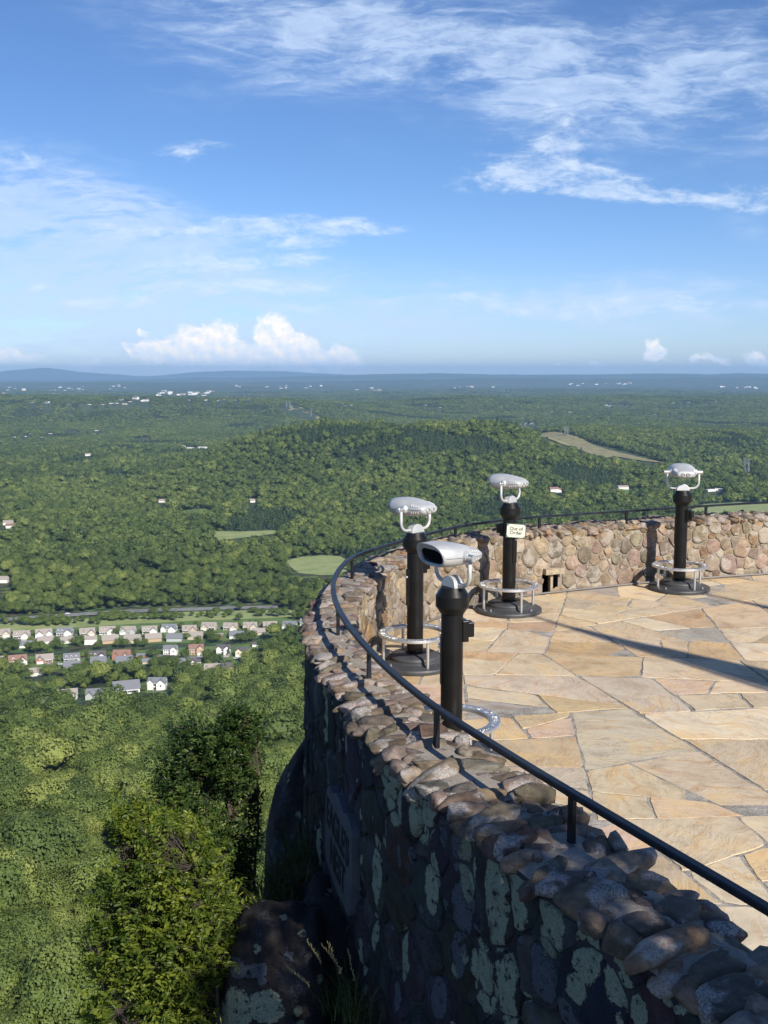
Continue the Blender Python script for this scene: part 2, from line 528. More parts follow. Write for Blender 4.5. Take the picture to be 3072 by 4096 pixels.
def build_terrain():
    na, nr = 420, 520
    th = np.linspace(R(-52), R(52), na)
    rr = np.concatenate([np.linspace(22, 150, 24)[:-1], np.geomspace(150, 47000, nr - 23)])
    T, RR = np.meshgrid(th, rr)
    x, y = RR * np.sin(T), RR * np.cos(T)
    z = ground(x, y)
    # far woods: crowns too small to stand alone roughen the surface
    far = np.clip((RR - 4200) / 1500, 0, 1) * np.clip((40000 - RR) / 16000, 0, 1)
    z = z + far * 9 * (hash2(np.arange(na)[None, :] + 0 * RR.astype(int), np.arange(nr)[:, None] + 0 * RR.astype(int), 5))
    v = np.stack([x, y, z], -1).reshape(-1, 3)
    i = np.arange(nr - 1)[:, None] * na + np.arange(na - 1)[None, :]
    f = np.stack([i, i + 1, i + na + 1, i + na], -1).reshape(-1, 4)
    f = f[:, ::-1]
    o = np_mesh('terrain', v, f, mt_forest_floor, smooth=True)
    tag(o, kind='structure')


build_terrain()


def grass_material(name, a, b, c):
    m, g, out = material(name)
    pos = g.n('ShaderNodeNewGeometry').outputs['Position']
    n1 = g.noise(g.mapping(pos, scale=(1 / 22., 1 / 22., 1 / 22.)), 1.0, 6, 0.65)
    n2 = g.noise(g.mapping(pos, scale=(1 / 2.2, 1 / 2.2, 1 / 2.2)), 1.0, 3, 0.6)
    col = g.ramp(g.math('ADD', g.math('MULTIPLY', n1, 0.75), g.math('MULTIPLY', n2, 0.25)), [(0.35, a), (0.5, b), (0.68, c)])
    principled(g, out, col, 0.9)
    return m


mt_meadow = grass_material("meadow_grass", (0.17, 0.215, 0.075), (0.24, 0.285, 0.105), (0.30, 0.33, 0.14))
mt_lawn = grass_material("lawn_grass", (0.065, 0.12, 0.028), (0.10, 0.165, 0.042), (0.15, 0.19, 0.065))
mt_scrub = grass_material("dry_scrub", (0.11, 0.13, 0.04), (0.22, 0.20, 0.09), (0.34, 0.26, 0.16))
mt_clay = grass_material("orange_clay", (0.42, 0.20, 0.09), (0.55, 0.27, 0.12), (0.6, 0.34, 0.18))
mt_asphalt = grass_material("asphalt", (0.13, 0.13, 0.13), (0.17, 0.17, 0.165), (0.21, 0.205, 0.20))
mt_concrete = grass_material("concrete_drive", (0.36, 0.34, 0.30), (0.42, 0.40, 0.36), (0.48, 0.46, 0.42))
mt_gravel = grass_material("gravel_track", (0.42, 0.36, 0.25), (0.5, 0.43, 0.31), (0.58, 0.5, 0.38))
mt_line = grass_material("road_paint", (0.75, 0.74, 0.7), (0.8, 0.8, 0.77), (0.84, 0.83, 0.8))


def field(name, pts, mat, lift=0.5, clear=True, rmin=120.0, is_plan=False, rmax=46000., grow=0):
    poly = pts if is_plan else plan(pts, rmin, rmax)
    if clear:
        CLEAR.append(poly)
        if not is_plan and name == 'meadow':     # trees on the viewer's side are kept low enough to leave the grass in view
            for k in (25, 50, 75):
                CLEAR.append([(x * (1 - k / math.hypot(x, y)), y * (1 - k / math.hypot(x, y))) for x, y in poly])
    cx = sum(p[0] for p in poly) / len(poly); cy_ = sum(p[1] for p in poly) / len(poly)
    dense = []
    for i in range(len(poly)):
        a, b = poly[i], poly[(i + 1) % len(poly)]
        L = math.hypot(b[0] - a[0], b[1] - a[1])
        k = max(1, min(12, int(L / 25)))
        for j in range(k):
            q = (a[0] + (b[0] - a[0]) * j / k, a[1] + (b[1] - a[1]) * j / k)
            dense.append(q)
    K, n = 10, len(dense)
    vs, fs = [], []
    for k in range(K + 1):
        s = 1 - k / K
        for (x, y) in dense:
            xx, yy = cx + (x - cx) * s, cy_ + (y - cy_) * s
            vs.append((xx, yy))
    vs = np.array(vs)
    z = ground(vs[:, 0], vs[:, 1]) + lift
    v3 = np.column_stack([vs, z])
    for k in range(K):
        for j in range(n):
            j2 = (j + 1) % n
            fs.append((k * n + j, k * n + j2, (k + 1) * n + j2, (k + 1) * n + j))
    o = np_mesh(name, v3, fs, mat, smooth=True)
    tag(o, kind='structure')
    # faces up
    me = o.data
    if me.polygons and sum(p.normal.z for p in me.polygons) < 0:
        me.flip_normals()
    return o


def strip(name, pts, width, mat, lift=0.9, clear=True, is_plan=False, clear_w=None):
    p = pts if is_plan else plan(pts)
    # resample with Catmull-Rom
    P = [np.array(q) for q in p]
    P = [2 * P[0] - P[1]] + P + [2 * P[-1] - P[-2]]
    cur = []
    for i in range(1, len(P) - 2):
        k = max(2, int(np.linalg.norm(P[i + 1] - P[i]) / 12))
        for j in range(k):
            t = j / k
            cur.append(0.5 * ((2 * P[i]) + (-P[i - 1] + P[i + 1]) * t + (2 * P[i - 1] - 5 * P[i] + 4 * P[i + 1] - P[i + 2]) * t * t
                              + (-P[i - 1] + 3 * P[i] - 3 * P[i + 1] + P[i + 2]) * t ** 3))
    cur.append(P[-2])
    cur = np.array(cur)
    d = np.gradient(cur, axis=0)
    d /= np.linalg.norm(d, axis=1)[:, None] + 1e-9
    nrm = np.column_stack([-d[:, 1], d[:, 0]])
    L, Rr = cur + nrm * width / 2, cur - nrm * width / 2
    zc = ground(cur[:, 0], cur[:, 1]) + lift
    v = np.concatenate([np.column_stack([L, zc]), np.column_stack([Rr, zc])])
    n = len(cur)
    i = np.arange(n - 1)
    f = np.stack([i + n, i + n + 1, i + 1, i], -1)
    o = np_mesh(name, v, f, mat)
    tag(o, kind='structure')
    if clear:
        cw = (clear_w or width + 6) / 2
        CLEAR.append([tuple(q) for q in (cur + nrm * cw)] + [tuple(q) for q in (cur - nrm * cw)[::-1]])
    return cur


# meadows seen from the wall
field('meadow', [(458, 1148), (520, 1149), (585, 1147), (622, 1150), (560, 1158), (500, 1166), (460, 1170)], mt_meadow)
field('meadow', [(612, 1214), (650, 1204), (700, 1200), (738, 1203), (760, 1222), (742, 1243), (690, 1243), (645, 1240)], mt_meadow)
field('meadow', [(1480, 1108), (1520, 1090), (1600, 1086), (1720, 1090), (1720, 1124), (1600, 1120), (1540, 1114)], mt_meadow)
field('meadow', [(1312, 1066), (1335, 1056), (1366, 1058), (1372, 1066), (1340, 1071)], mt_lawn)
field('meadow', [(285, 948), (320, 944), (335, 951), (300, 956)], mt_meadow)
field('meadow', [(1050, 842), (1085, 839), (1092, 846), (1060, 847)], mt_meadow)
field('meadow', [(380, 1106), (440, 1100), (470, 1106), (420, 1112)], mt_lawn)
# bare ground of the line cut over the hill, an older cut further left, a clay pit
field('cleared_slope', [(1162, 938), (1200, 934), (1255, 948), (1310, 972), (1375, 988), (1440, 1002), (1395, 998), (1330, 988), (1270, 980), (1215, 962), (1185, 950)], mt_scrub, lift=2.5, rmin=2300)
CLEAR.append(plan([(1162, 938), (1255, 948), (1440, 1002), (1440, 1016), (1330, 1004), (1215, 976), (1165, 956)], 2300))
field('cleared_slope', [(602, 876), (632, 874), (690, 900), (722, 918), (700, 920), (640, 896)], mt_scrub, lift=2.5, rmin=4500)
CLEAR.append(plan([(602, 876), (632, 874), (722, 918), (722, 928), (640, 906), (600, 886)], 4500))
field('clay_ground', [(352, 1080), (372, 1077), (376, 1086), (358, 1092)], mt_clay)
field('clay_ground', [(520, 1079), (560, 1078), (566, 1083), (530, 1084)], mt_scrub)

# the highway beyond the houses, and the grass beside it
field('verge', [(-60, 1372), (-60, 1352), (120, 1342), (250, 1332), (400, 1324), (560, 1320), (640, 1318), (640, 1334), (560, 1338), (420, 1342), (250, 1352), (120, 1360)], mt_meadow, lift=0.35)
HIGHWAY = strip('highway', [(-80, 1347), (60, 1338), (150, 1331), (250, 1325.5), (330, 1321), (420, 1317.5), (520, 1315), (600, 1314)], 15.0, mt_asphalt, 0.9, clear_w=32)
for off in (-6.6, 0.0, 6.6):
    dd = np.gradient(HIGHWAY, axis=0); dd /= np.linalg.norm(dd, axis=1)[:, None]
    q = HIGHWAY + np.column_stack([-dd[:, 1], dd[:, 0]]) * off
    strip('road_marking', [tuple(p) for p in q[::6]], 0.35, mt_line, 0.95, clear=False, is_plan=True)

# house lots: grass under the estate
field('estate_lawn', [(-80, 1392), (60, 1362), (250, 1340), (450, 1336), (600, 1334), (655, 1340), (655, 1362), (560, 1380), (420, 1390), (200, 1394), (60, 1406), (-80, 1420)], mt_lawn, lift=0.25)
field('estate_lawn', [(-60, 1436), (60, 1420), (250, 1408), (420, 1400), (545, 1392), (600, 1390), (592, 1402), (520, 1425), (500, 1448), (440, 1458), (300, 1436), (120, 1448), (-60, 1452)], mt_lawn, lift=0.25)
field('estate_lawn', [(56, 1478), (100, 1470), (158, 1470), (150, 1490), (110, 1496), (70, 1494)], mt_meadow, lift=0.25)
field('estate_lawn', [(180, 1490), (320, 1478), (385, 1476), (390, 1492), (350, 1500), (260, 1498), (225, 1520), (190, 1515)], mt_lawn, lift=0.25)
strip('estate_road', [(-60, 1394), (60, 1382), (180, 1371), (300, 1366), (420, 1362), (530, 1353), (600, 1346)], 7.5, mt_asphalt, 0.6)
strip('estate_road', [(-60, 1444), (60, 1432), (140, 1424), (260, 1421), (360, 1418), (430, 1424), (470, 1436), (505, 1446)], 7.0, mt_asphalt, 0.6)
strip('gravel_track', [(1318, 1066), (1330, 1058), (1350, 1054)], 6, mt_gravel, 0.9)
field('car_park', [(392, 966), (430, 968), (455, 971), (420, 975), (398, 972)], mt_concrete, lift=1.5)
# ------------------------------------------------------------------ houses of the estate in the valley
def plain(name, col, rough=0.7, metal=0.0, var=0.12, scale=3.0, **ex):
    m, g, out = material(name)
    tc = g.n('ShaderNodeTexCoord').outputs['Object']
    n = g.noise(tc, scale, 5, 0.6)
    lo = tuple(c * (1 - var) for c in col); hi = tuple(min(1, c * (1 + var)) for c in col)
    principled(g, out, g.ramp(n, [(0.3, lo), (0.7, hi)]), rough, metal, **ex)
    return m


WALLS = {'white': plain('siding_white', (0.74, 0.73, 0.70)), 'beige': plain('siding_beige', (0.50, 0.43, 0.33)),
         'grey': plain('siding_grey', (0.42, 0.45, 0.46)), 'cream': plain('siding_cream', (0.66, 0.60, 0.42)),
         'brick': plain('brick_red', (0.38, 0.17, 0.12)), 'tan': plain('brick_tan', (0.46, 0.33, 0.22)), 'sage': plain('siding_sage', (0.40, 0.44, 0.40))}
ROOFS = {'tan': plain('shingle_tan', (0.31, 0.275, 0.245), 0.85), 'slate': plain('shingle_slate', (0.17, 0.18, 0.20), 0.85),
         'brown': plain('shingle_brown', (0.25, 0.145, 0.11), 0.85), 'dark': plain('shingle_dark', (0.095, 0.09, 0.095), 0.85)}
WALL_WORD = {'white': 'white', 'beige': 'beige', 'grey': 'blue grey', 'cream': 'cream', 'brick': 'red brick', 'tan': 'tan brick', 'sage': 'sage green'}
ROOF_WORD = {'tan': 'tan', 'slate': 'slate', 'brown': 'brown', 'dark': 'dark'}
mt_win = plain('house_window_glass', (0.05, 0.06, 0.07), 0.15)
mt_trim = plain('house_trim_white', (0.78, 0.77, 0.74), 0.6)
mt_door = plain('house_door', (0.16, 0.07, 0.05), 0.6)


def gable(mb, x0, x1, y0, y1, z0, rise, axis='x', over=0.5, th=0.22):
    """a pitched roof slab pair over the rectangle"""
    if axis == 'x':
        ym = (y0 + y1) / 2
        sl = rise / (ym - y0)
        for s in (-1, 1):
            ye = (y0 - over) if s < 0 else (y1 + over)
            ze = z0 - sl * over
            a = [(x0 - over, ye, ze), (x1 + over, ye, ze), (x1 + over, ym, z0 + rise), (x0 - over, ym, z0 + rise)]
            b = [(p[0], p[1], p[2] + th) for p in a]
            mb.add(a + b, [(0, 1, 2, 3), (7, 6, 5, 4), (0, 4, 5, 1), (1, 5, 6, 2), (2, 6, 7, 3), (3, 7, 4, 0)])
    else:
        xm = (x0 + x1) / 2
        sl = rise / (xm - x0)
        for s in (-1, 1):
            xe = (x0 - over) if s < 0 else (x1 + over)
            ze = z0 - sl * over
            a = [(xe, y0 - over, ze), (xe, y1, ze), (xm, y1, z0 + rise), (xm, y0 - over, z0 + rise)]
            b = [(p[0], p[1], p[2] + th) for p in a]
            mb.add(a + b, [(0, 1, 2, 3), (7, 6, 5, 4), (0, 4, 5, 1), (1, 5, 6, 2), (2, 6, 7, 3), (3, 7, 4, 0)])


def walls(mb, x0, x1, y0, y1, z0, z1, rise, axis):
    vs = [(x0, y0, z0), (x1, y0, z0), (x1, y1, z0), (x0, y1, z0), (x0, y0, z1), (x1, y0, z1), (x1, y1, z1), (x0, y1, z1)]
    fs = [(0, 1, 5, 4), (1, 2, 6, 5), (2, 3, 7, 6), (3, 0, 4, 7)]
    if axis == 'x':
        ym = (y0 + y1) / 2
        vs += [(x0, ym, z1 + rise), (x1, ym, z1 + rise)]
        fs += [(7, 4, 8), (5, 6, 9)]
    else:
        xm = (x0 + x1) / 2
        vs += [(xm, y0, z1 + rise), (xm, y1, z1 + rise)]
        fs += [(4, 5, 8), (6, 7, 9)]
    mb.add(vs, fs)


def make_house(wall, roof, storeys=1, dormers=2, wing=1, w=13.5, d=9.5, back=False, garage=True, mirror=False):
    root = empty('house')
    H = 3.0 * storeys + 0.3
    rise = 3.3 if storeys == 1 else 2.8
    sx = -1 if mirror else 1

    def X(a, b):
        return (a, b) if sx > 0 else (-b, -a)
    W = MB(); walls(W, -w / 2, w / 2, -d / 2, d / 2, -1.5, H, rise, 'x')
    Rf = MB(); gable(Rf, -w / 2, w / 2, -d / 2, d / 2, H, rise, 'x')
    fr = -d / 2
    gx = None
    if wing:
        a, b = X(w / 2 - 6.4, w / 2 + 0.4)
        ww = MB(); walls(ww, a, b, fr - 2.6, 0, -1.5, H - 0.1, 2.7, 'y')
        W.add(ww.v, ww.f)
        gable(Rf, a, b, fr - 2.6, 0.2, H - 0.1, 2.7, 'y', 0.45)
        gx = (a + b) / 2
    if wing > 1:
        a, b = X(-w / 2 - 0.3, -w / 2 + 4.6)
        ww = MB(); walls(ww, a, b, fr - 1.4, 0, -1.5, H + 0.05, 2.4, 'y')
        W.add(ww.v, ww.f)
        gable(Rf, a, b, fr - 1.4, 0.2, H + 0.05, 2.4, 'y', 0.4)
    W.build('wall', WALLS[wall], root)
    Rf.build('roof', ROOFS[roof], root)
    free0, free1 = X(-w / 2 + (4.8 if wing > 1 else 0.6), w / 2 - (6.8 if wing else 0.6))
    for k in range(dormers):
        x = free0 + (free1 - free0) * (k + 0.5) / dormers
        D = MB(); walls(D, x - 0.85, x + 0.85, fr + 1.0, fr + 3.6, H + 0.3, H + 1.9, 0.9, 'y')
        do = D.build('dormer', WALLS[wall], root)
        D = MB(); gable(D, x - 0.85, x + 0.85, fr + 1.0, fr + 3.6, H + 1.9, 0.9, 'y', 0.2, 0.12)
        D.build('dormer_roof', ROOFS[roof], do)
        D = MB(); D.box((x, fr + 0.98, H + 1.25), (0.9, 0.06, 1.0)); D.build('pane', mt_win, do)

    def window(x, y, z, ww=1.1, hh=1.5):
        F = MB(); F.box((x, y, z), (ww + 0.3, 0.08, hh + 0.3)); fo = F.build('window', mt_trim, root)
        F = MB(); F.box((x, y - 0.05, z), (ww, 0.08, hh)); F.build('pane', mt_win, fo)
    for s in range(storeys):
        for k in range(3):
            x = free0 + (free1 - free0) * (k + 0.5) / 3
            if k == 1 and s == 0:
                Dm = MB(); Dm.box((x, fr - 0.03, 1.05), (1.1, 0.08, 2.1)); Dm.build('door', mt_door, root)
            else:
                window(x, fr - 0.02, 1.6 + 2.9 * s)
        for sg in (-1, 1):
            F = MB(); F.box((sg * (w / 2 + 0.02), 1.0, 1.6 + 2.9 * s), (0.08, 1.4, 1.6)); F.build('window', mt_win, root)
    if garage and gx is not None:
        Dm = MB(); Dm.box((gx, fr - 2.62, 1.15), (4.9, 0.08, 2.3)); Dm.build('garage_door', mt_trim, root)
        if storeys > 1: window(gx, fr - 2.62, 4.3)
        V = MB(); V.box((gx, fr - 2.62, H + 0.9), (0.9, 0.07, 0.9)); V.build('gable_vent', mt_trim, root)
    if not wing or storeys == 1:
        P = MB()
        P.box(((free0 + free1) / 2, fr - 1.0, 2.75), (free1 - free0, 2.0, 0.18))
        for k in range(3):
            P.box((free0 + 0.2 + (free1 - free0 - 0.4) * k / 2, fr - 1.85, 0.9), (0.2, 0.2, 3.5))
        P.build('porch', mt_trim, root)
    return root


PROTO = {}
Z = lambda x, y: (x / 2.363, 1269.1 + y / 2.363)
HOUSES = []          # (x zoom, y zoom foot, wall, roof, storeys, dormers, wing, scale, row)
for t in [(15, 256, 'beige', 'tan', 1, 1, 1, 1.0), (113, 264, 'white', 'tan', 1, 1, 1, 1.05), (225, 257, 'white', 'tan', 1, 0, 2, 1.05), (333, 250, 'white', 'slate', 1, 2, 1, 1.05),
          (447, 249, 'beige', 'tan', 1, 1, 1, 1.0), (550, 243, 'white', 'tan', 1, 2, 1, 1.05), (657, 242, 'grey', 'tan', 1, 0, 2, 1.0), (765, 238, 'white', 'tan', 1, 2, 1, 1.0),
          (865, 229, 'white', 'slate', 1, 1, 2, 1.0), (968, 234, 'tan', 'tan', 1, 1, 1, 0.95), (1070, 218, 'beige', 'tan', 1, 2, 1, 1.0), (1178, 220, 'beige', 'tan', 1, 1, 1, 0.95),
          (1278, 216, 'beige', 'tan', 1, 0, 2, 0.95), (1378, 213, 'beige', 'tan', 1, 1, 1, 0.95), (1480, 211, 'grey', 'slate', 1, 2, 1, 0.95), (1566, 194, 'white', 'slate', 1, 0, 1, 0.9)]:
    HOUSES.append(t + ('of the farthest row',))
for t in [(132, 312, 'white', 'slate', 1, 0, 0, 0.8), (232, 292, 'white', 'tan', 1, 0, 0, 1.0), (345, 292, 'white', 'tan', 1, 0, 1, 0.85), (465, 294, 'white', 'tan', 2, 0, 1, 0.8),
          (562, 290, 'tan', 'tan', 1, 0, 0, 1.05), (678, 284, 'beige', 'tan', 1, 0, 0, 1.05), (783, 279, 'tan', 'tan', 1, 0, 0, 1.05), (892, 281, 'grey', 'slate', 1, 0, 0, 1.0),
          (1000, 270, 'beige', 'tan', 1, 0, 0, 1.0), (1118, 262, 'brick', 'tan', 1, 0, 0, 0.6), (1210, 264, 'white', 'slate', 1, 0, 1, 0.95), (1320, 246, 'beige', 'tan', 1, 0, 0, 0.9)]:
    HOUSES.append(t + ('of the second row',))
for t in [(-4, 384, 'white', 'tan', 1, 0, 0, 0.6), (92, 394, 'white', 'brown', 1, 1, 1, 1.05), (230, 388, 'brick', 'tan', 1, 0, 1, 1.0), (368, 380, 'white', 'slate', 1, 3, 0, 0.95),
          (498, 370, 'white', 'dark', 1, 2, 1, 1.0), (625, 366, 'brick', 'brown', 1, 0, 2, 1.05), (720, 372, 'brick', 'slate', 2, 0, 0, 0.5), (872, 348, 'white', 'slate', 2, 0, 1, 0.85),
          (1002, 346, 'tan', 'brown', 2, 0, 1, 0.9), (1143, 347, 'white', 'dark', 2, 0, 2, 0.85), (1240, 358, 'cream', 'dark', 2, 0, 1, 0.8)]:
    HOUSES.append(t + ('of the middle row',))
for t in [(190, 455, 'white', 'tan', 1, 0, 0, 0.85), (370, 422, 'grey', 'slate', 1, 0, 0, 0.95), (505, 398, 'grey', 'slate', 1, 0, 0, 0.9), (635, 400, 'grey', 'slate', 1, 0, 0, 1.0),
          (750, 396, 'beige', 'slate', 1, 0, 0, 0.6), (912, 402, 'white', 'slate', 1, 0, 1, 0.8), (1000, 405, 'white', 'dark', 2, 0, 1, 0.6), (1088, 440, 'cream', 'tan', 1, 0, 2, 1.0), (1148, 424, 'tan', 'dark', 1, 0, 0, 0.8)]:
    HOUSES.append(t + ('of the fourth row',))
for t in [(345, 572, 'white', 'tan', 1, 0, 1, 1.0), (497, 572, 'sage', 'slate', 1, 1, 2, 1.05), (645, 545, 'white', 'slate', 1, 0, 0, 1.35), (805, 522, 'white', 'slate', 2, 0, 2, 0.95)]:
    HOUSES.append(t + ('of the nearest row',))
HOUSE_SPOTS = []
counts = {}
ORD = ['first', 'second', 'third', 'fourth', 'fifth', 'sixth', 'seventh', 'eighth', 'ninth', 'tenth', 'eleventh', 'twelfth', 'thirteenth', 'fourteenth', 'fifteenth', 'sixteenth']
for (hx, hy, wc, rc, st, do, wi, scl, row) in HOUSES:
    key = (wc, rc, st, do, wi)
    k = counts.get(row, 0); counts[row] = k + 1
    px_, py_ = survey(*Z(hx, hy))
    az = math.atan2(px_, py_)
    px_, py_ = px_ + 4 * math.sin(az), py_ + 4 * math.cos(az)
    if key not in PROTO:
        o = PROTO[key] = make_house(*key[:5], mirror=(k % 4 == 2))
    else:
        o = copy_tree(PROTO[key])
    o.location = (px_, py_, gz(px_, py_) + 0.35)
    back = row.startswith('of the second') or (row.startswith('of the fourth') and wi == 0)
    o.rotation_euler = (0, 0, -az + R(rnd.uniform(-14, 6)) + (math.pi if back else 0))
    o.scale = (scl * 1.08,) * 3
    tag(o, f"{WALL_WORD[wc]} {ROOF_WORD[rc]} roofed house, {ORD[k]} from the left {row} of houses", 'house', 'houses of the estate in the valley')
    HOUSE_SPOTS.append((px_, py_, row))
    # concrete drive from the garage towards the road
    if wi and not back:
        a = o.rotation_euler.z
        gx_ = 3.3 * scl * 1.22
        pts = []
        for (lx, ly) in ((gx_ - 2.6, -8.6), (gx_ + 2.6, -8.6), (gx_ + 2.6, -17), (gx_ - 2.6, -17)):
            pts.append((px_ + lx * math.cos(a) - ly * math.sin(a), py_ + lx * math.sin(a) + ly * math.cos(a)))
        field('driveway', pts, mt_concrete, lift=0.55, clear=False, is_plan=True)

# garden shed
sx_, sy_ = survey(*Z(1305, 306))
sh = empty('garden_shed', (sx_, sy_, gz(sx_, sy_) + 0.2))
m = MB(); walls(m, -3, 3, -2, 2, -1, 2.6, 1.4, 'x'); m.build('wall', WALLS['white'], sh)
m = MB(); gable(m, -3, 3, -2, 2, 2.6, 1.4, 'x', 0.3); m.build('roof', ROOFS['dark'], sh)
tag(sh, 'small white shed with dark roof alone on the right end of the lawn', 'shed')


# cars
def make_car(colr):
    paint = plain('car_paint', colr, 0.25, var=0.03)
    glass = mt_win
    tyre = plain('car_tyre', (0.03, 0.03, 0.03), 0.8)
    root = empty('parked_car')
    m = MB()
    prof = [(-2.2, 0.35), (-2.25, 0.75), (-1.3, 0.95), (-0.7, 1.0), (1.6, 1.0), (2.2, 0.9), (2.25, 0.4)]
    n = len(prof)
    vs = [(-0.88, x, z) for x, z in prof] + [(0.88, x, z) for x, z in prof]
    m.add(vs, [tuple(range(n)), tuple(reversed(range(n, 2 * n)))] + [(i + 1, i, i + n, i + 1 + n) for i in range(n - 1)] + [(0, n - 1, 2 * n - 1, n)])
    m.build('body', paint, root)
    m = MB()
    a = [(-0.8, -0.75, 1.0), (0.8, -0.75, 1.0), (0.8, 1.75, 1.0), (-0.8, 1.75, 1.0), (-0.65, -0.1, 1.45), (0.65, -0.1, 1.45), (0.65, 1.2, 1.45), (-0.65, 1.2, 1.45)]
    m.add(a, [(4, 5, 6, 7), (0, 1, 5, 4), (1, 2, 6, 5), (2, 3, 7, 6), (3, 0, 4, 7)])
    cab = m.build('cabin', glass, root)
    m = MB(); m.box((0, 0.55, 1.47), (1.34, 1.34, 0.05)); m.build('roof', paint, cab)
    for sx in (-0.8, 0.8):
        for sy in (-1.4, 1.4):
            w = MB()
            M = Matrix.Translation((sx, sy, 0.33)) @ Matrix.Rotation(R(90), 4, 'Y')
            w.lathe([(0.33, -0.11), (0.33, 0.11)], 14, M=M); w.build('wheel', tyre, root)
    return root


CARS = [(345, 141, (0.75, 0.75, 0.76), 100, 'white car driving on the highway beyond the houses', 'car'),
        (280, 150, (0.7, 0.7, 0.7), 100, 'pale car behind the roadside trees on the highway', 'car'),
        (836, 519, (0.08, 0.03, 0.03), 20, 'dark red car parked left of a pair by the brick fronted house', 'car'),
        (860, 519, (0.05, 0.02, 0.02), 30, 'dark car parked right of a pair by the brick fronted house', 'car'),
        (680, 240, (0.7, 0.7, 0.72), 5, 'white car on the drive of the blue grey house', 'car'),
        (487, 580, (0.75, 0.75, 0.74), 60, 'white car beside the sage green house', 'car'),
        (430, 399, (0.45, 0.06, 0.05), 90, 'bright red car on the road behind the hedge', 'car'),
        (305, 402, (0.7, 0.7, 0.7), 80, 'white car parked on the lower estate road', 'car'),
        (1205, 370, (0.75, 0.75, 0.75), 70, 'white car on the drive of the cream house', 'car')]
for (hx, hy, colr, rz, lab, cat) in CARS:
    o = make_car(colr)
    px_, py_ = survey(*Z(hx, hy))
    o.location = (px_, py_, gz(px_, py_) + 1.0)
    o.rotation_euler = (0, 0, R(rz)); o.scale = (1.15,) * 3
    tag(o, lab, cat, 'cars in the valley')

# two wooden utility poles near the nearest houses
mt_pole = plain('weathered_pole', (0.38, 0.34, 0.28), 0.8)
for (hx, hy, hh, lab) in [(753, 548, 11, 'pale utility pole left of the brick fronted house'), (783, 552, 7.5, 'short pale pole in front of the brick fronted house')]:
    px_, py_ = survey(*Z(hx, hy))
    m = MB(); m.tube([(0, 0, -0.5), (0, 0, hh)], [0.22, 0.16], 8); m.box((0, 0, hh - 0.8), (2.2, 0.16, 0.16))
    o = m.build('utility_pole', mt_pole); o.location = (px_, py_, gz(px_, py_))
    tag(o, lab, 'pole')


# ------------------------------------------------------------------ far buildings, pylons
def far_building(X, Y, w, d, h, wall, roof, lab, group, flat=False, rz=0):
    px_, py_ = survey(X, Y, 3700 if (640 < X < 1200 and Y < 945) else 120)
    root = empty('distant_building', (px_, py_, gz(px_, py_)), rz)
    m = MB()
    if flat:
        m.box((0, 0, h / 2 - 2), (w, d, h + 4)); m.build('wall', WALLS[wall], root)
        m = MB(); m.box((0, 0, h + 0.3), (w + 0.6, d + 0.6, 0.5)); m.build('roof', mt_trim, root)
    else:
        walls(m, -w / 2, w / 2, -d / 2, d / 2, -4, h, h * 0.6, 'x'); m.build('wall', WALLS[wall], root)
        m = MB(); gable(m, -w / 2, w / 2, -d / 2, d / 2, h, h * 0.6, 'x', 0.6); m.build('roof', ROOFS[roof], root)
    tag(root, lab, 'building', group)
    if px_ ** 2 + py_ ** 2 > 9000 ** 2: root.scale = (1.4, 1.4, 1.6)
    FAR_SPOTS.append((px_, py_, max(w, d)))


FAR_SPOTS = []
FB = [((700, 928), 70, 30, 9, 1, 'long white shed', 'at the foot of the far power line cut'), ((732, 931), 46, 24, 8, 1, 'white shed', 'at the foot of the far power line cut'),
      ((408, 971), 60, 22, 6, 1, 'long pale blue roofed hall', 'left of the middle hill'), ((440, 969), 40, 18, 6, 1, 'white hall', 'left of the middle hill'),
      ((395, 968), 18, 12, 7, 0, 'small white chapel', 'left of the middle hill'), ((1345, 1057), 24, 12, 5, 0, 'white farmhouse', 'beside the gravel track'),
      ((1196, 1062), 20, 12, 6, 2, 'house with red roof', 'among trees below the middle hill'), ((1206, 1063), 14, 10, 5, 2, 'small red roofed outbuilding', 'among trees below the middle hill'),
      ((1535, 1062), 22, 9, 4, 1, 'long white trailer', 'near the right edge below the hill'), ((1552, 1060), 16, 8, 4, 1, 'short white trailer', 'near the right edge below the hill'),
      ((28, 1141), 22, 12, 5, 2, 'white house with rust red roof', 'at the left edge in the woods'), ((18, 1134), 16, 10, 5, 0, 'small white house', 'at the left edge in the woods'),
      ((6, 1258), 14, 10, 5, 0, 'white house', 'cut by the left edge in the woods'), ((350, 1085), 12, 8, 4, 0, 'small white house', 'beside the orange clay patch'),
      ((545, 1086), 10, 8, 4, 0, 'small white shed', 'in the middle of the woods'), ((190, 985), 20, 12, 5, 0, 'white house', 'in the woods far left')]
for (XY, w, d, h, ty, a, b) in FB:
    far_building(XY[0], XY[1], w, d, h, 'white', 'brown' if ty == 2 else 'tan', a + ' ' + b, 'buildings scattered in the valley', flat=(ty == 1), rz=R(rnd.uniform(-30, 30)))
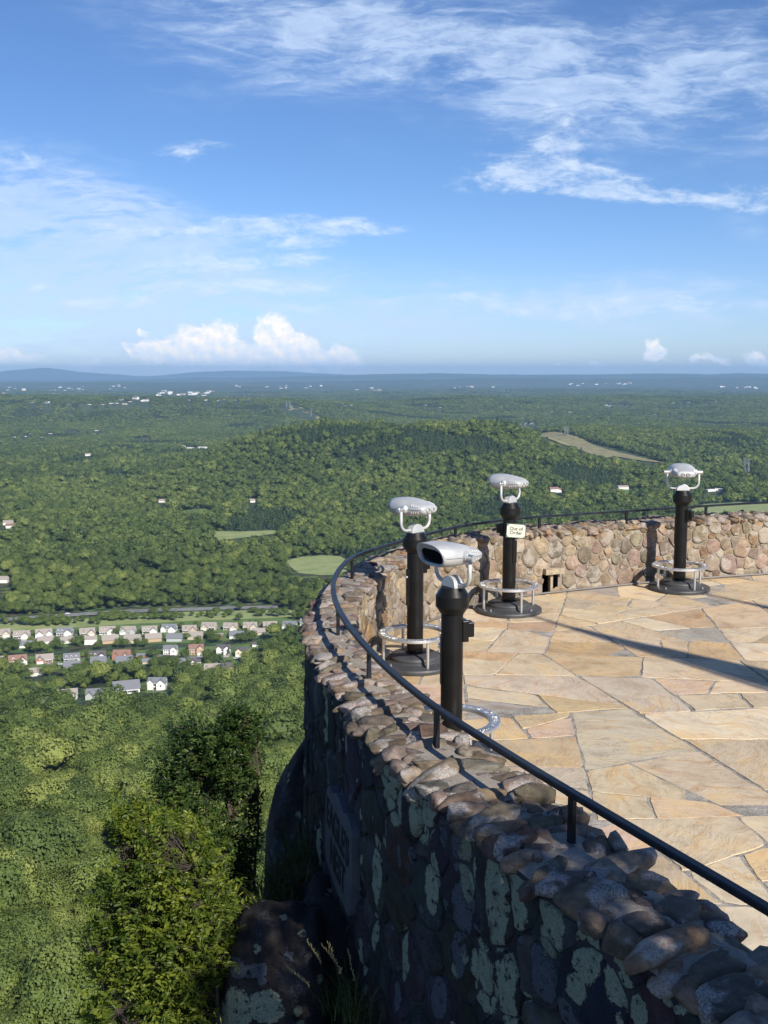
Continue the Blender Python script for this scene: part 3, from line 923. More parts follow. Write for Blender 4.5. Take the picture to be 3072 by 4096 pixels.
clusters = [  # (x, y, spread x, spread y, count, size, place)
    (185, 874, 120, 3.0, 16, 26, 'on the crest of the left ridge'), (290, 866, 30, 3.0, 6, 38, 'on the crest above the left ridge'), (470, 866, 70, 2.5, 7, 24, 'on the crest right of the tower block'),
    (160, 935, 60, 4.0, 9, 18, 'in the trees under the left ridge'), (90, 938, 60, 8.0, 6, 14, 'in the trees far left'), (740, 877, 20, 2.0, 3, 26, 'on the knoll behind the middle hill'),
    (1142, 912, 14, 16, 12, 16, 'in the gap behind the clearing'), (1230, 886, 50, 6, 6, 18, 'in the woods behind the gap'), (1330, 876, 26, 3, 8, 24, 'on the rise behind the gap'),
    (1500, 872, 60, 4, 8, 22, 'on the far rise at the right'), (1420, 900, 60, 6, 5, 18, 'in the woods of the right rise'), (960, 880, 60, 6, 3, 18, 'in the woods behind the middle hill'),
    (400, 851, 60, 5, 20, 46, 'in the distant town'), (90, 845, 90, 8, 14, 36, 'in the distant suburb at the left'), (210, 838, 60, 6, 8, 34, 'in the far plain left'),
    (660, 838, 60, 4, 8, 34, 'in the far plain centre'), (790, 842, 40, 4, 6, 34, 'in the far plain behind the middle hill'), (1300, 832, 70, 3, 10, 46, 'in the far plain right'),
    (1590, 838, 50, 3, 7, 44, 'in the far plain at the right edge'), (1030, 836, 60, 3, 5, 40, 'in the far plain near the pale field'), (540, 836, 50, 3, 5, 34, 'in the far plain beyond the town')]
for (X, Y, sx, sy, n, size, where) in clusters:
    for k in range(n):
        xx, yy = X + sx * rnd.uniform(-1, 1), Y + sy * rnd.uniform(-1, 1)
        s = size * rnd.uniform(0.5, 1.15)
        far_building(xx, yy, s, s * 0.55, s * rnd.uniform(0.2, 0.3), rnd.choice(['white', 'white', 'white', 'beige']), rnd.choice(['tan', 'tan', 'slate']),
                     f'small pale building {where}', f'pale buildings {where}', flat=rnd.random() < 0.45, rz=R(rnd.uniform(-40, 40)))
# tall white block in the distant town, seen over the ridge
far_building(368, 853, 34, 22, 24, 'white', 'tan', 'taller white block standing in the distant town', 'pale buildings in the distant town', flat=True)

mt_steel = plain('galvanised_lattice', (0.33, 0.34, 0.34), 0.5, 0.3)


def pylon(X, Y, h, lab, grp, arms=3, rmin=1000):
    px_, py_ = survey(X, Y, rmin)
    m = MB()
    b = h * 0.10
    tops = []
    for sx in (-1, 1):
        for sy in (-1, 1):
            m.tube([(sx * b, sy * b, -3), (sx * b * 0.35, sy * b * 0.35, h * 0.6), (sx * 0.3, sy * 0.3, h)], [0.5, 0.4, 0.25], 4, smooth=False)
    for k in range(8):
        z0, z1 = h * 0.6 * k / 8, h * 0.6 * (k + 1) / 8
        w0, w1 = b * (1 - 0.65 * k / 8), b * (1 - 0.65 * (k + 1) / 8)
        for (a, c) in (((-1, -1), (1, -1)), ((1, -1), (1, 1)), ((1, 1), (-1, 1)), ((-1, 1), (-1, -1))):
            m.tube([(a[0] * w0, a[1] * w0, z0), (c[0] * w1, c[1] * w1, z1)], 0.22, 4, smooth=False)
            m.tube([(c[0] * w0, c[1] * w0, z0), (a[0] * w1, a[1] * w1, z1)], 0.22, 4, smooth=False)
    for k in range(arms):
        z = h * (0.62 + 0.14 * k); L = h * (0.2 - 0.03 * k)
        m.tube([(-L, 0, z), (L, 0, z)], 0.35, 4, smooth=False)
        for s in (-1, 1):
            m.tube([(s * L, 0, z), (0, 0, z + h * 0.07)], 0.22, 4, smooth=False)
    o = m.build('power_pylon', mt_steel)
    o.location = (px_, py_, gz(px_, py_)); o.rotation_euler = (0, 0, R(rnd.uniform(-20, 20)))
    tag(o, lab, 'pylon', grp)
    FAR_SPOTS.append((px_, py_, 14))


for (X, Y, h, lab) in [(1220, 942, 34, 'left pylon of the pair on the bare cut over the hill'), (1226, 943, 34, 'right pylon of the pair on the bare cut over the hill'),
                       (1123, 930, 36, 'pylon in front of the white houses in the gap'), (1134, 932, 36, 'second pylon beside the white houses in the gap'),
                       (1608, 1018, 36, 'left lattice pylon on the wooded slope at right'), (1616, 1019, 36, 'right lattice pylon on the wooded slope at right'),
                       (619, 882, 46, 'left pylon on top of the far line cut'), (626, 882, 46, 'right pylon on top of the far line cut'), (672, 901, 44, 'pylon half way down the far line cut'),
                       (748, 926, 40, 'pylon right of the long white sheds'), (756, 926, 40, 'second pylon right of the long white sheds'), (784, 925, 40, 'pylon standing farther right of the white sheds')]:
    pylon(X, Y, h, lab, 'pylons of the power lines', rmin=3700 if 640 < X < 1190 and Y < 945 else 1000)
# ------------------------------------------------------------------ trees of the valley
def leaf_material(name, lo, mid, hi, transl=0.25, attr='INSTANCER', hue=0.03, nscale=0.35, gloss=0.25):
    m, g, out = material(name)
    t = g.n('ShaderNodeAttribute', attribute_type=attr, attribute_name='tint').outputs['Fac']
    pos = g.n('ShaderNodeTexCoord').outputs['Object']
    n = g.noise(pos, nscale, 3, 0.6)
    f = g.math('ADD', g.math('MULTIPLY', t, 0.72), g.math('MULTIPLY', n, 0.28))
    col = g.ramp(f, [(0.10, lo), (0.50, mid), (0.92, hi)])
    p = g.n('ShaderNodeBsdfPrincipled', {'Base Color': col, 'Roughness': 0.55, 'Specular IOR Level': gloss})
    tr = g.n('ShaderNodeBsdfTranslucent', {'Color': g.mix(1.0, col, (1.3, 1.35, 0.6, 1), 'MULTIPLY')})
    mx = g.n('ShaderNodeMixShader', {0: transl, 1: p.outputs[0], 2: tr.outputs[0]})
    g.t.links.new(mx.outputs[0], out.inputs[0])
    return m


mt_broad = leaf_material('broadleaf_foliage', (0.040, 0.068, 0.022), (0.116, 0.166, 0.040), (0.260, 0.300, 0.080))
mt_pine = leaf_material('pine_needles', (0.026, 0.050, 0.022), (0.048, 0.082, 0.032), (0.08, 0.12, 0.044), 0.1)
mt_bark = plain('forest_bark', (0.11, 0.09, 0.07), 0.9, scale=6)
mt_bleached = plain('bleached_dead_wood', (0.38, 0.35, 0.31), 0.85)


def rand_unit(n):
    v = rng.normal(size=(n, 3))
    return v / np.linalg.norm(v, axis=1)[:, None]


def cards(cent, nrm, size, aspect=1.0):
    """quads at cent facing nrm (bent along the middle), arrays"""
    n = len(cent)
    a = np.cross(nrm, rand_unit(n)); a /= np.linalg.norm(a, axis=1)[:, None] + 1e-9
    b = np.cross(nrm, a)
    s = np.asarray(size)[:, None]
    p0 = cent - a * s + nrm * s * 0.15; p1 = cent - b * s * aspect * 0.8
    p2 = cent + a * s + nrm * s * 0.15; p3 = cent + b * s * aspect * 0.8
    v = np.stack([p0, p1, p2, p3], 1).reshape(-1, 3)
    f = np.arange(n * 4).reshape(-1, 4)
    return v, f


def crown_mesh(name, nl, per, card, rx=5.0, rz=4.2, cz=8.5, conical=False, blocker=True, mat=None, seed=0):
    global rng
    keep = rng; rng = np.random.default_rng(100 + seed)
    V, Fc = [], []
    off = 0
    # lobes spread over the upper shell of an ellipsoid
    k = np.arange(nl) + 0.5
    ph = np.pi * (1 + 5 ** 0.5) * k + rng.uniform(-0.35, 0.35, nl)
    cz_ = 1 - 1.55 * k / nl
    lx = np.sqrt(np.clip(1 - cz_ ** 2, 0, 1))
    L = np.stack([lx * np.cos(ph), lx * np.sin(ph), cz_], 1)
    rad = rng.uniform(0.55, 1.0, nl)
    if conical:
        hgt = np.linspace(0, 1, nl)
        L = np.stack([np.cos(ph) * (1 - hgt) * 0.95, np.sin(ph) * (1 - hgt) * 0.95, hgt * 2.4 - 1.0], 1)
        rad = np.ones(nl)
    C = L * rad[:, None] * np.array([rx, rx, rz]) * rng.uniform(0.84, 1.16, 3)
    lr = rng.uniform(0.20, 0.46, nl) * rx * (0.75 if conical else 1.0)
    for i in range(nl):
        d = rand_unit(per)
        d[:, 2] = np.where(d[:, 2] < -0.35, -d[:, 2], d[:, 2])
        rr = lr[i] * rng.uniform(0.72, 1.08, per)
        cent = C[i] + d * rr[:, None] * np.array([1, 1, 0.8])
        # drop cards that fall deep inside the crown
        q = np.linalg.norm(cent / np.array([rx, rx, rz]), axis=1)
        kp = q > 0.62
        cent, d = cent[kp], d[kp]
        dc = cent / np.array([rx, rx, rz]); dc = dc / (np.linalg.norm(dc, axis=1)[:, None] + 1e-6)
        nrm = d * 0.62 + dc * 0.54 + rand_unit(len(d)) * 0.42
        nrm /= np.linalg.norm(nrm, axis=1)[:, None]
        v, f = cards(cent, nrm, card * rng.uniform(0.6, 1.35, len(cent)))
        V.append(v); Fc.append(f + off); off += len(v)
    V = np.concatenate(V) + np.array([0, 0, cz]); Fc = np.concatenate(Fc)
    if blocker:
        bm = bmesh.new(); bmesh.ops.create_icosphere(bm, subdivisions=2, radius=1.0)
        bv = np.array([v.co[:] for v in bm.verts]); bf = np.array([[v.index for v in f.verts] for f in bm.faces])
        bm.free()
        sc = np.array([rx, rx, rz]) * (0.66 if not conical else 0.3)
        bv = bv * sc * (1 + 0.12 * rng.normal(size=(len(bv), 1))) + np.array([0, 0, cz])
        bf4 = np.column_stack([bf, bf[:, 2]])
        V2, F2 = bv, bf
    me = bpy.data.meshes.new(name)
    faces = [tuple(x) for x in Fc]
    if blocker:
        faces += [tuple(x + len(V)) for x in F2]
        V = np.concatenate([V, V2])
    me.from_pydata([tuple(x) for x in V], [], faces)
    me.materials.append(mat or mt_broad)
    me.update()
    rng = keep
    return me


CROWN_NEAR = [crown_mesh('crown', 38, 120, 0.225, 4.9 + 0.3 * s, 4.3 + 0.3 * (s % 3), 9.0, seed=s) for s in range(5)]
CROWN_MID = [crown_mesh('crown', 26, 52, 0.37, 5.2, 4.4, 9.0, seed=20 + s) for s in range(4)]
CROWN_FAR = [crown_mesh('crown', 16, 20, 0.68, 5.4, 4.4, 9.0, seed=30 + s) for s in range(3)]
PINE_MID = crown_mesh('pine_crown', 26, 22, 0.5, 3.0, 4.6, 8.0, conical=True, mat=mt_pine, seed=40)
PINE_FAR = crown_mesh('pine_crown', 12, 10, 0.9, 3.0, 4.6, 8.0, conical=True, mat=mt_pine, seed=41)
mb = MB()
mb.tube([(0, 0, -4), (0.1, 0.05, 2), (-0.05, 0.1, 6), (0.1, 0, 10)], [0.42, 0.32, 0.24, 0.1], 8)
for k in range(5):
    a = k * 1.26
    mb.tube([(0, 0, 4 + k * 0.7), (1.4 * math.cos(a), 1.4 * math.sin(a), 6 + k * 0.7), (2.8 * math.cos(a), 2.8 * math.sin(a), 7.4 + k * 0.7)], [0.16, 0.11, 0.05], 6)
trunk_o = mb.build('trunk', mt_bark)
TRUNK = trunk_o.data
bpy.data.objects.remove(trunk_o)

# scatter
def scatter(r0, r1, step, half):
    m = int(r1 * math.sin(half) / step) + 1
    gx, gy = np.meshgrid(np.arange(-m, m + 1) * step, np.arange(0, r1 + step, step))
    x = gx + rng.uniform(-0.42, 0.42, gx.shape) * step
    y = gy + rng.uniform(-0.42, 0.42, gx.shape) * step
    x, y = x.ravel(), y.ravel()
    r = np.hypot(x, y); th = np.arctan2(x, y)
    k = (r >= r0) & (r < r1) & (np.abs(th) < half)
    return x[k], y[k]


xs, ys, ss, kd = [], [], [], []
for (r0, r1, step, s0) in ((95, 1000, 8.9, 0.93), (1000, 2000, 8.7, 0.89), (2000, 3600, 9.6, 0.98), (3600, 5600, 12.0, 1.2), (5600, 9500, 19.0, 1.75), (9500, 15000, 30.0, 2.6)):
    x, y = scatter(r0, r1, step, R(25))
    # behind the stone wall nothing of the near slope shows on the right
    keepm = ~((np.arctan2(x, y) > R(4)) & (np.hypot(x, y) < 700))
    x, y = x[keepm], y[keepm]
    xs.append(x); ys.append(y)
    ss.append(s0 * np.exp(rng.normal(0, 0.29, len(x))))
    kd.append(np.full(len(x), 0 if r0 < 400 else 1))
FX, FY, FS = np.concatenate(xs), np.concatenate(ys), np.concatenate(ss)
free = np.ones(len(FX), bool)
for poly in CLEAR:
    free &= ~inside(poly, FX, FY)
for (hx, hy, row) in HOUSE_SPOTS:
    r = math.hypot(hx, hy); ux, uy = hx / r, hy / r
    dx, dy = FX - hx, FY - hy
    al = dx * ux + dy * uy; ac = np.abs(dx * uy - dy * ux)
    front = 75 if row.startswith('of the nearest') else 46
    free &= ~((al > -front) & (al < 16) & (ac < 13.5))
for (hx, hy, w) in FAR_SPOTS:
    r = math.hypot(hx, hy); ux, uy = hx / r, hy / r
    dx, dy = FX - hx, FY - hy
    al = dx * ux + dy * uy; ac = np.abs(dx * uy - dy * ux)
    free &= ~((al > -(40 + 0.052 * r)) & (al < w * 0.6) & (ac < w * 0.6 + 4))
for poly in CLEAR[:6]:
    pass
FX, FY, FS = FX[free], FY[free], FS[free]
FR = np.hypot(FX, FY)
FZ = ground(FX, FY) + rng.normal(0, 1.3, len(FX))
patch = fbm(FX / 160, FY / 160, 71, 3)
pine = (fbm(FX / 240, FY / 240, 55, 3) > 0.33) & (FR > 900)
pine |= rng.random(len(FX)) < np.where(FR > 700, 0.05, 0.02)
TINT = np.clip(0.50 + 0.32 * patch + 0.06 * (FR < 450) + rng.normal(0, 0.165, len(FX)), 0.02, 0.98)
bright = rng.random(len(FX)) < 0.05
TINT = np.where(bright, np.clip(TINT + 0.38, 0, 1), TINT)
ROT = rng.uniform(0, 6.283, len(FX))
# smaller trees where the woods thin out beside cleared land are left to chance
order = np.argsort(FR)
NEAR_N = 175
# the ones that show largest: nearest, and inside the field of view
def seen(x, y):
    return (np.arctan2(x, y) > R(-21.5)) & (np.arctan2(x, y) < R(-2.0))
near_idx = [i for i in order if seen(FX[i], FY[i])][:NEAR_N]
is_near = np.zeros(len(FX), bool); is_near[near_idx] = True

KIND_WORDS = [('dark green', 'dark green round crowned trees on the slope below the wall'), ('mid green', 'mid green round crowned trees on the slope below the wall'),
              ('pale yellow green', 'pale yellow green trees on the slope below the wall')]


def add_tree(x, y, z, s, rz, tint, crown, label, group, name='broadleaf_tree', zs=1.0):
    t = empty(name, (x, y, z), rz)
    t.scale = (s, s, s * zs)
    c = bpy.data.objects.new('crown', crown); link(c, t); c['tint'] = float(tint)
    k = bpy.data.objects.new('trunk', TRUNK); link(k, t)
    tag(t, label, 'tree', group)
    return t


for n, i in enumerate(near_idx):
    t = float(TINT[i])
    w = KIND_WORDS[0 if t < 0.42 else (1 if t < 0.66 else 2)]
    add_tree(FX[i], FY[i], FZ[i] - 2, FS[i], ROT[i], t, CROWN_NEAR[n % 5], f'{w[0]} broadleaf tree in the unbroken forest below the stone wall', w[1])

# trees standing among the houses and along the highway
mt_yel = None
EST = [(55, 330, 46, .25), (290, 318, 34, .3), (395, 300, 34, .4), (180, 340, 26, .45), (215, 335, 24, .5), (150, 335, 24, .4), (245, 525, 36, .4), (250, 455, 38, .75), (130, 475, 34, .45), (330, 460, 30, .35),
       (405, 450, 40, .5), (450, 455, 40, .5), (510, 455, 46, .55), (640, 470, 44, .18), (690, 468, 40, .15), (600, 462, 32, .25), (790, 410, 32, .5), (780, 360, 30, .25), (870, 415, 42, .3), (945, 385, 26, .3), (945, 430, 34, .25),
       (1090, 385, 34, .2), (1055, 385, 26, .3), (1100, 285, 34, .4), (1075, 270, 26, .3), (1235, 285, 36, .3), (1290, 280, 26, .35), (1300, 392, 42, .98), (1260, 385, 26, .9), (560, 480, 26, .3), (430, 485, 24, .35), (285, 520, 26, .4), (880, 470, 40, .5),
       (820, 455, 36, .55), (735, 480, 34, .3), (455, 365, 18, .5), (600, 310, 20, .45), (640, 312, 22, .4), (700, 310, 20, .35), (740, 310, 20, .4), (500, 320, 20, .4), (1340, 335, 14, .2), (985, 320, 20, .4), (1010, 300, 22, .45),
       (785, 140, 30, .3), (850, 140, 24, .4), (1105, 150, 24, .45), (1165, 150, 30, .25), (1225, 120, 22, .3), (1295, 135, 28, .3), (1340, 150, 22, .3), (425, 178, 18, .35), (135, 200, 26, .45), (190, 195, 34, .5), (240, 195, 34, .45), (295, 195, 28, .5),
       (520, 175, 26, .5), (560, 172, 24, .45), (610, 168, 24, .5), (655, 168, 20, .5), (700, 168, 20, .5), (740, 165, 18, .5), (980, 150, 14, .4), (65, 195, 12, .3),
       (350, 185, 16, .5), (385, 190, 13, .4), (470, 180, 15, .5), (500, 178, 17, .4), (580, 176, 16, .55), (630, 172, 18, .5), (680, 172, 17, .4), (770, 170, 18, .5), (800, 168, 18, .45), (830, 166, 18, .55), (870, 164, 18, .5), (900, 162, 20, .5), (930, 160, 16, .45), (110, 195, 22, .5), (160, 200, 20, .4), (215, 190, 24, .55), (270, 188, 24, .4), (320, 190, 18, .5), (1030, 152, 14, .5), (1060, 150, 13, .4), (1390, 150, 22, .35), (1420, 155, 24, .45), (1455, 150, 22, .4), (1500, 165, 20, .4), (1540, 170, 24, .35)]
_er = random.Random(17)
EST += [(_er.uniform(0, 620), _er.uniform(166, 200) - 0.0, _er.uniform(13, 24), _er.uniform(.35, .65)) for _ in range(16)] + [(_er.uniform(480, 1400), _er.uniform(150, 176), _er.uniform(12, 22), _er.uniform(.35, .65)) for _ in range(14)]
for n, (hx, hy, r, tn) in enumerate(EST):
    x, y = survey(*Z(hx, hy))
    s = r * 0.2 / 5.2
    word = 'very dark green' if tn < 0.27 else ('dark green' if tn < 0.42 else ('bright yellow green' if tn > 0.7 else 'mid green'))
    where = 'beside the highway above the houses' if hy < 205 else ('between the upper house rows' if hy < 345 else 'among the lower house rows')
    add_tree(x, y, gz(x, y) - 2 * s, s, n * 1.3, tn, (CROWN_NEAR if r > 30 else CROWN_MID)[n % 4], f'{word} tree {where}', f'{word} trees {where}', zs=(1.0 if s < 1.05 else 0.66))
# bare dead tree at the edge of the estate
x, y = survey(*Z(1040, 462))
m = MB()
for k in range(26):
    a = rnd.uniform(0, 6.28); L = rnd.uniform(3, 8)
    b = Vector((rnd.uniform(-3, 3), rnd.uniform(-1, 1), 2)); d = Vector((math.cos(a) * 0.6, math.sin(a) * 0.6, 1.0))
    m.tube([b, b + d * L * 0.5 + Vector((0.3, 0, 0)), b + d * L], [0.18, 0.12, 0.04], 5)
m.tube([(0, 0, -2), (0, 0, 4)], [0.5, 0.4], 7)
o = m.build('dead_tree', mt_bleached); o.location = (x, y, gz(x, y)); tag(o, 'bleached dead tree with bare branches in front of the houses', 'tree')

# the rest of the woods: one mass, its crowns set out by geometry nodes
rest = ~is_near
# small yard trees between the houses belong to the mass
_yr = np.random.default_rng(77)
_yx, _yy = [], []
for (hx, hy, row) in HOUSE_SPOTS:
    r = math.hypot(hx, hy); ux, uy = hx / r, hy / r
    for sgn in (-1, 1):
        if _yr.random() < 0.75:
            a, b = sgn * _yr.uniform(10.5, 14), _yr.uniform(-8, 12)
            _yx.append(hx + uy * a + ux * b); _yy.append(hy - ux * a + uy * b)
    a, b = _yr.uniform(-9, 9), _yr.uniform(11, 16)
    _yx.append(hx + uy * a + ux * b); _yy.append(hy - ux * a + uy * b)
_yx, _yy = np.array(_yx), np.array(_yy); _k = len(_yx)
FX = np.append(FX, _yx); FY = np.append(FY, _yy); FR = np.hypot(FX, FY); FZ = np.append(FZ, ground(_yx, _yy) - 1.0)
FS = np.append(FS, _yr.uniform(0.35, 0.72, _k)); TINT = np.append(TINT, _yr.uniform(0.2, 0.65, _k)); ROT = np.append(ROT, _yr.uniform(0, 6, _k)); pine = np.append(pine, _yr.random(_k) < 0.15)
rest = np.append(rest, np.ones(_k, bool))
P3 = np.column_stack([FX[rest], FY[rest], FZ[rest] - 1.5])
r_ = FR[rest]
u_ = rng.random(rest.sum())
kind = np.where(r_ < 420, (u_ * 5).astype(int), np.where(r_ < 1500, 5 + (u_ * 4).astype(int), 9 + (u_ * 3).astype(int)))
kind = np.where(pine[rest] & (r_ >= 420), np.where(r_ < 1500, 12, 13), kind)
protos = CROWN_NEAR + CROWN_MID + CROWN_FAR + [PINE_MID, PINE_FAR]


def build_forest():
    me = bpy.data.meshes.new('forest')
    me.vertices.add(len(P3)); me.vertices.foreach_set('co', P3.astype(np.float32).ravel())
    for nm, arr in (('tint', TINT[rest]), ('sc', FS[rest]), ('rz', ROT[rest]), ('sz', np.where(FR[rest] > 3600, np.minimum(FS[rest], 1.2), FS[rest]))):
        a = me.attributes.new(nm, 'FLOAT', 'POINT'); a.data.foreach_set('value', arr.astype(np.float32))
    a = me.attributes.new('kind', 'INT', 'POINT'); a.data.foreach_set('value', kind.astype(np.int32))
    o = bpy.data.objects.new('forest', me); link(o)
    tag(o, 'dense green broadleaf forest filling the valley', 'forest', kind='stuff')
    ng = bpy.data.node_groups.new('forest_crowns', 'GeometryNodeTree')
    ng.interface.new_socket('Geometry', in_out='INPUT', socket_type='NodeSocketGeometry')
    ng.interface.new_socket('Geometry', in_out='OUTPUT', socket_type='NodeSocketGeometry')
    gi = ng.nodes.new('NodeGroupInput'); go = ng.nodes.new('NodeGroupOutput')
    g2i = ng.nodes.new('GeometryNodeGeometryToInstance')
    infos = []
    for pm in protos:
        po = bpy.data.objects.new('crown_shape', pm)
        oi = ng.nodes.new('GeometryNodeObjectInfo'); oi.inputs['Object'].default_value = po
        infos.append(oi)
    for oi in reversed(infos):
        ng.links.new(oi.outputs['Geometry'], g2i.inputs[0])

    def attr(nm, dt):
        n = ng.nodes.new('GeometryNodeInputNamedAttribute'); n.data_type = dt; n.inputs['Name'].default_value = nm
        return n.outputs['Attribute']
    iop = ng.nodes.new('GeometryNodeInstanceOnPoints')
    m2p = ng.nodes.new('GeometryNodeMeshToPoints')
    ng.links.new(gi.outputs[0], m2p.inputs[0])
    ng.links.new(m2p.outputs[0], iop.inputs['Points'])
    ng.links.new(g2i.outputs[0], iop.inputs['Instance'])
    iop.inputs['Pick Instance'].default_value = True
    ng.links.new(attr('kind', 'INT'), iop.inputs['Instance Index'])
    cx = ng.nodes.new('ShaderNodeCombineXYZ')
    ng.links.new(attr('rz', 'FLOAT'), cx.inputs[2])
    e2r = ng.nodes.new('FunctionNodeEulerToRotation')
    ng.links.new(cx.outputs[0], e2r.inputs[0])
    ng.links.new(e2r.outputs[0], iop.inputs['Rotation'])
    cs = ng.nodes.new('ShaderNodeCombineXYZ')
    s = attr('sc', 'FLOAT')
    for k in range(2): ng.links.new(s, cs.inputs[k])
    ng.links.new(attr('sz', 'FLOAT'), cs.inputs[2])
    ng.links.new(cs.outputs[0], iop.inputs['Scale'])
    ng.links.new(iop.outputs[0], go.inputs[0])
    md = o.modifiers.new('crowns', 'NODES'); md.node_group = ng
    print('forest crowns', len(P3), np.bincount(kind))


build_forest()

# ------------------------------------------------------------------ haze over the valley
m, g, out = material('haze_air')
vol = g.n('ShaderNodeVolumePrincipled', {'Color': HAZE_COLOR, 'Density': HAZE_DENSITY, 'Anisotropy': 0.0})
g.t.links.new(vol.outputs[0], out.inputs[1])
mb = MB()
_low = min(v.co.z for v in bpy.data.objects['terrain'].data.vertices) - 1.0
mb.box((0, 24400.0, (285.0 + _low) / 2), (96000.0, 49600.0, 285.0 - _low))
hz = mb.build('haze', m)
tag(hz, 'thin blue haze lying over the valley', 'haze', kind='stuff')
# ------------------------------------------------------------------ stone materials
def attr_col(g):
    return g.n('ShaderNodeAttribute', attribute_type='GEOMETRY', attribute_name='Col').outputs['Color']


def stone_material(name, tint_lo, tint_hi, speck, crust=None, bump=0.6, scale=9.0, rough=0.85):
    """weathered stone; the vertex colour carries each stone's own base hue, the alpha-like noise offset comes from it too"""
    m, g, out = material(name)
    base = attr_col(g)
    pos = g.n('ShaderNodeNewGeometry').outputs['Position']
    p = g.vmath('ADD', pos, g.vmath('MULTIPLY', base, (17.0, 23.0, 31.0)))
    n1 = g.noise(p, scale, 8, 0.65, 0.4)
    n2 = g.noise(g.mapping(p, rot=(0.3, 0.5, 0.2), scale=(1, 1, 3.5)), scale * 1.7, 6, 0.65)
    n3 = g.noise(p, scale * 9, 4, 0.7)
    n4 = g.noise(p, scale * 0.35, 3, 0.6)
    v = g.ramp(n1, [(0.32, tint_lo), (0.66, tint_hi)])
    c = g.mix(1.0, base, v, 'MULTIPLY')
    c = g.mix(g.ramp(n2, [(0.46, 0.0), (0.70, 0.65)]), c, g.mix(1.0, c, (0.55, 0.50, 0.46, 1), 'MULTIPLY'))
    c = g.mix(g.ramp(n3, [(0.60, 0.0), (0.74, 0.55)]), c, speck)
    if crust:
        k = g.math('MULTIPLY', g.ramp(n4, [(0.54, 0.0), (0.60, 1.0)]), g.ramp(n3, [(0.38, 0.1), (0.58, 1.0)]))
        c = g.mix(k, c, crust)
    h = g.math('ADD', g.math('MULTIPLY', n1, 1.0), g.math('ADD', g.math('MULTIPLY', n3, 0.25), g.math('MULTIPLY', n2, 0.5)))
    principled(g, out, c, rough, 0, g.bump(h, bump, 0.02), **{'Specular IOR Level': 0.3})
    return m


mt_wall_in = stone_material('wall_stone_tan', (0.60, 0.56, 0.50), (1.18, 1.15, 1.10), (0.34, 0.30, 0.26), crust=(0.40, 0.36, 0.31, 1), bump=0.8)  # warm tan stone of the inner face
def lichen_layer(g, p, spots, base, height):
    """crusts of lichen grown at given places: colour and height over a stone's own"""
    wn = g.n('ShaderNodeTexNoise', {'Vector': p, 'Scale': 9.0, 'Detail': 6.0, 'Roughness': 0.68}).outputs[1]
    pw = g.vmath('ADD', p, g.vmath('MULTIPLY', g.vmath('SUBTRACT', wn, (0.5, 0.5, 0.5)), (0.10, 0.10, 0.13)))
    res = {False: None, True: None}
    for (c, ang, ru, rv, pale) in spots:
        m = g.mapping(pw, loc=tuple(c), rot=(0, 0, ang), scale=(ru * 2.0, 0.18, rv * 1.7), kind='TEXTURE')
        e = g.n('ShaderNodeTexGradient', {0: m}, gradient_type='SPHERICAL').outputs[1]
        res[pale] = e if res[pale] is None else g.math('MAXIMUM', res[pale], e)
    grit = g.noise(p, 95, 5, 0.75)
    vo = g.n('ShaderNodeTexVoronoi', {'Vector': pw, 'Scale': 7.5}, feature='F1')
    vr = g.n('ShaderNodeSeparateColor', {0: vo.outputs[1]}).outputs
    for pale, ch, th in ((False, 0, 0.80), (True, 1, 0.84)):       # and small stray crusts everywhere
        gate = g.math('GREATER_THAN', vr[ch], th)
        e = g.math('MULTIPLY', gate, g.math('SUBTRACT', 0.62, g.math('MULTIPLY', vo.outputs[0], 1.3)))
        res[pale] = e if res[pale] is None else g.math('MAXIMUM', res[pale], e)
    mid = g.noise(p, 22, 4, 0.65)
    hole = g.ramp(mid, [(0.33, 0.0), (0.42, 1.0)])
    for pale, stops in ((True, [(0.3, (0.055, 0.062, 0.075)), (0.7, (0.16, 0.175, 0.20))]), (False, [(0.28, (0.15, 0.165, 0.11)), (0.5, (0.34, 0.37, 0.26)), (0.72, (0.50, 0.53, 0.40))])):
        if res[pale] is None: continue
        k = g.ramp(g.math('ADD', res[pale], g.math('MULTIPLY', g.math('SUBTRACT', grit, 0.5), 0.35)), [(0.27, 0.0), (0.33, 1.0)])
        k = g.math('MULTIPLY', k, hole)
        base = g.mix(k, base, g.ramp(grit, stops))
        height = g.math('ADD', height, g.math('MULTIPLY', k, g.math('ADD', g.math('MULTIPLY', grit, 0.8), 0.5)))
    return base, height


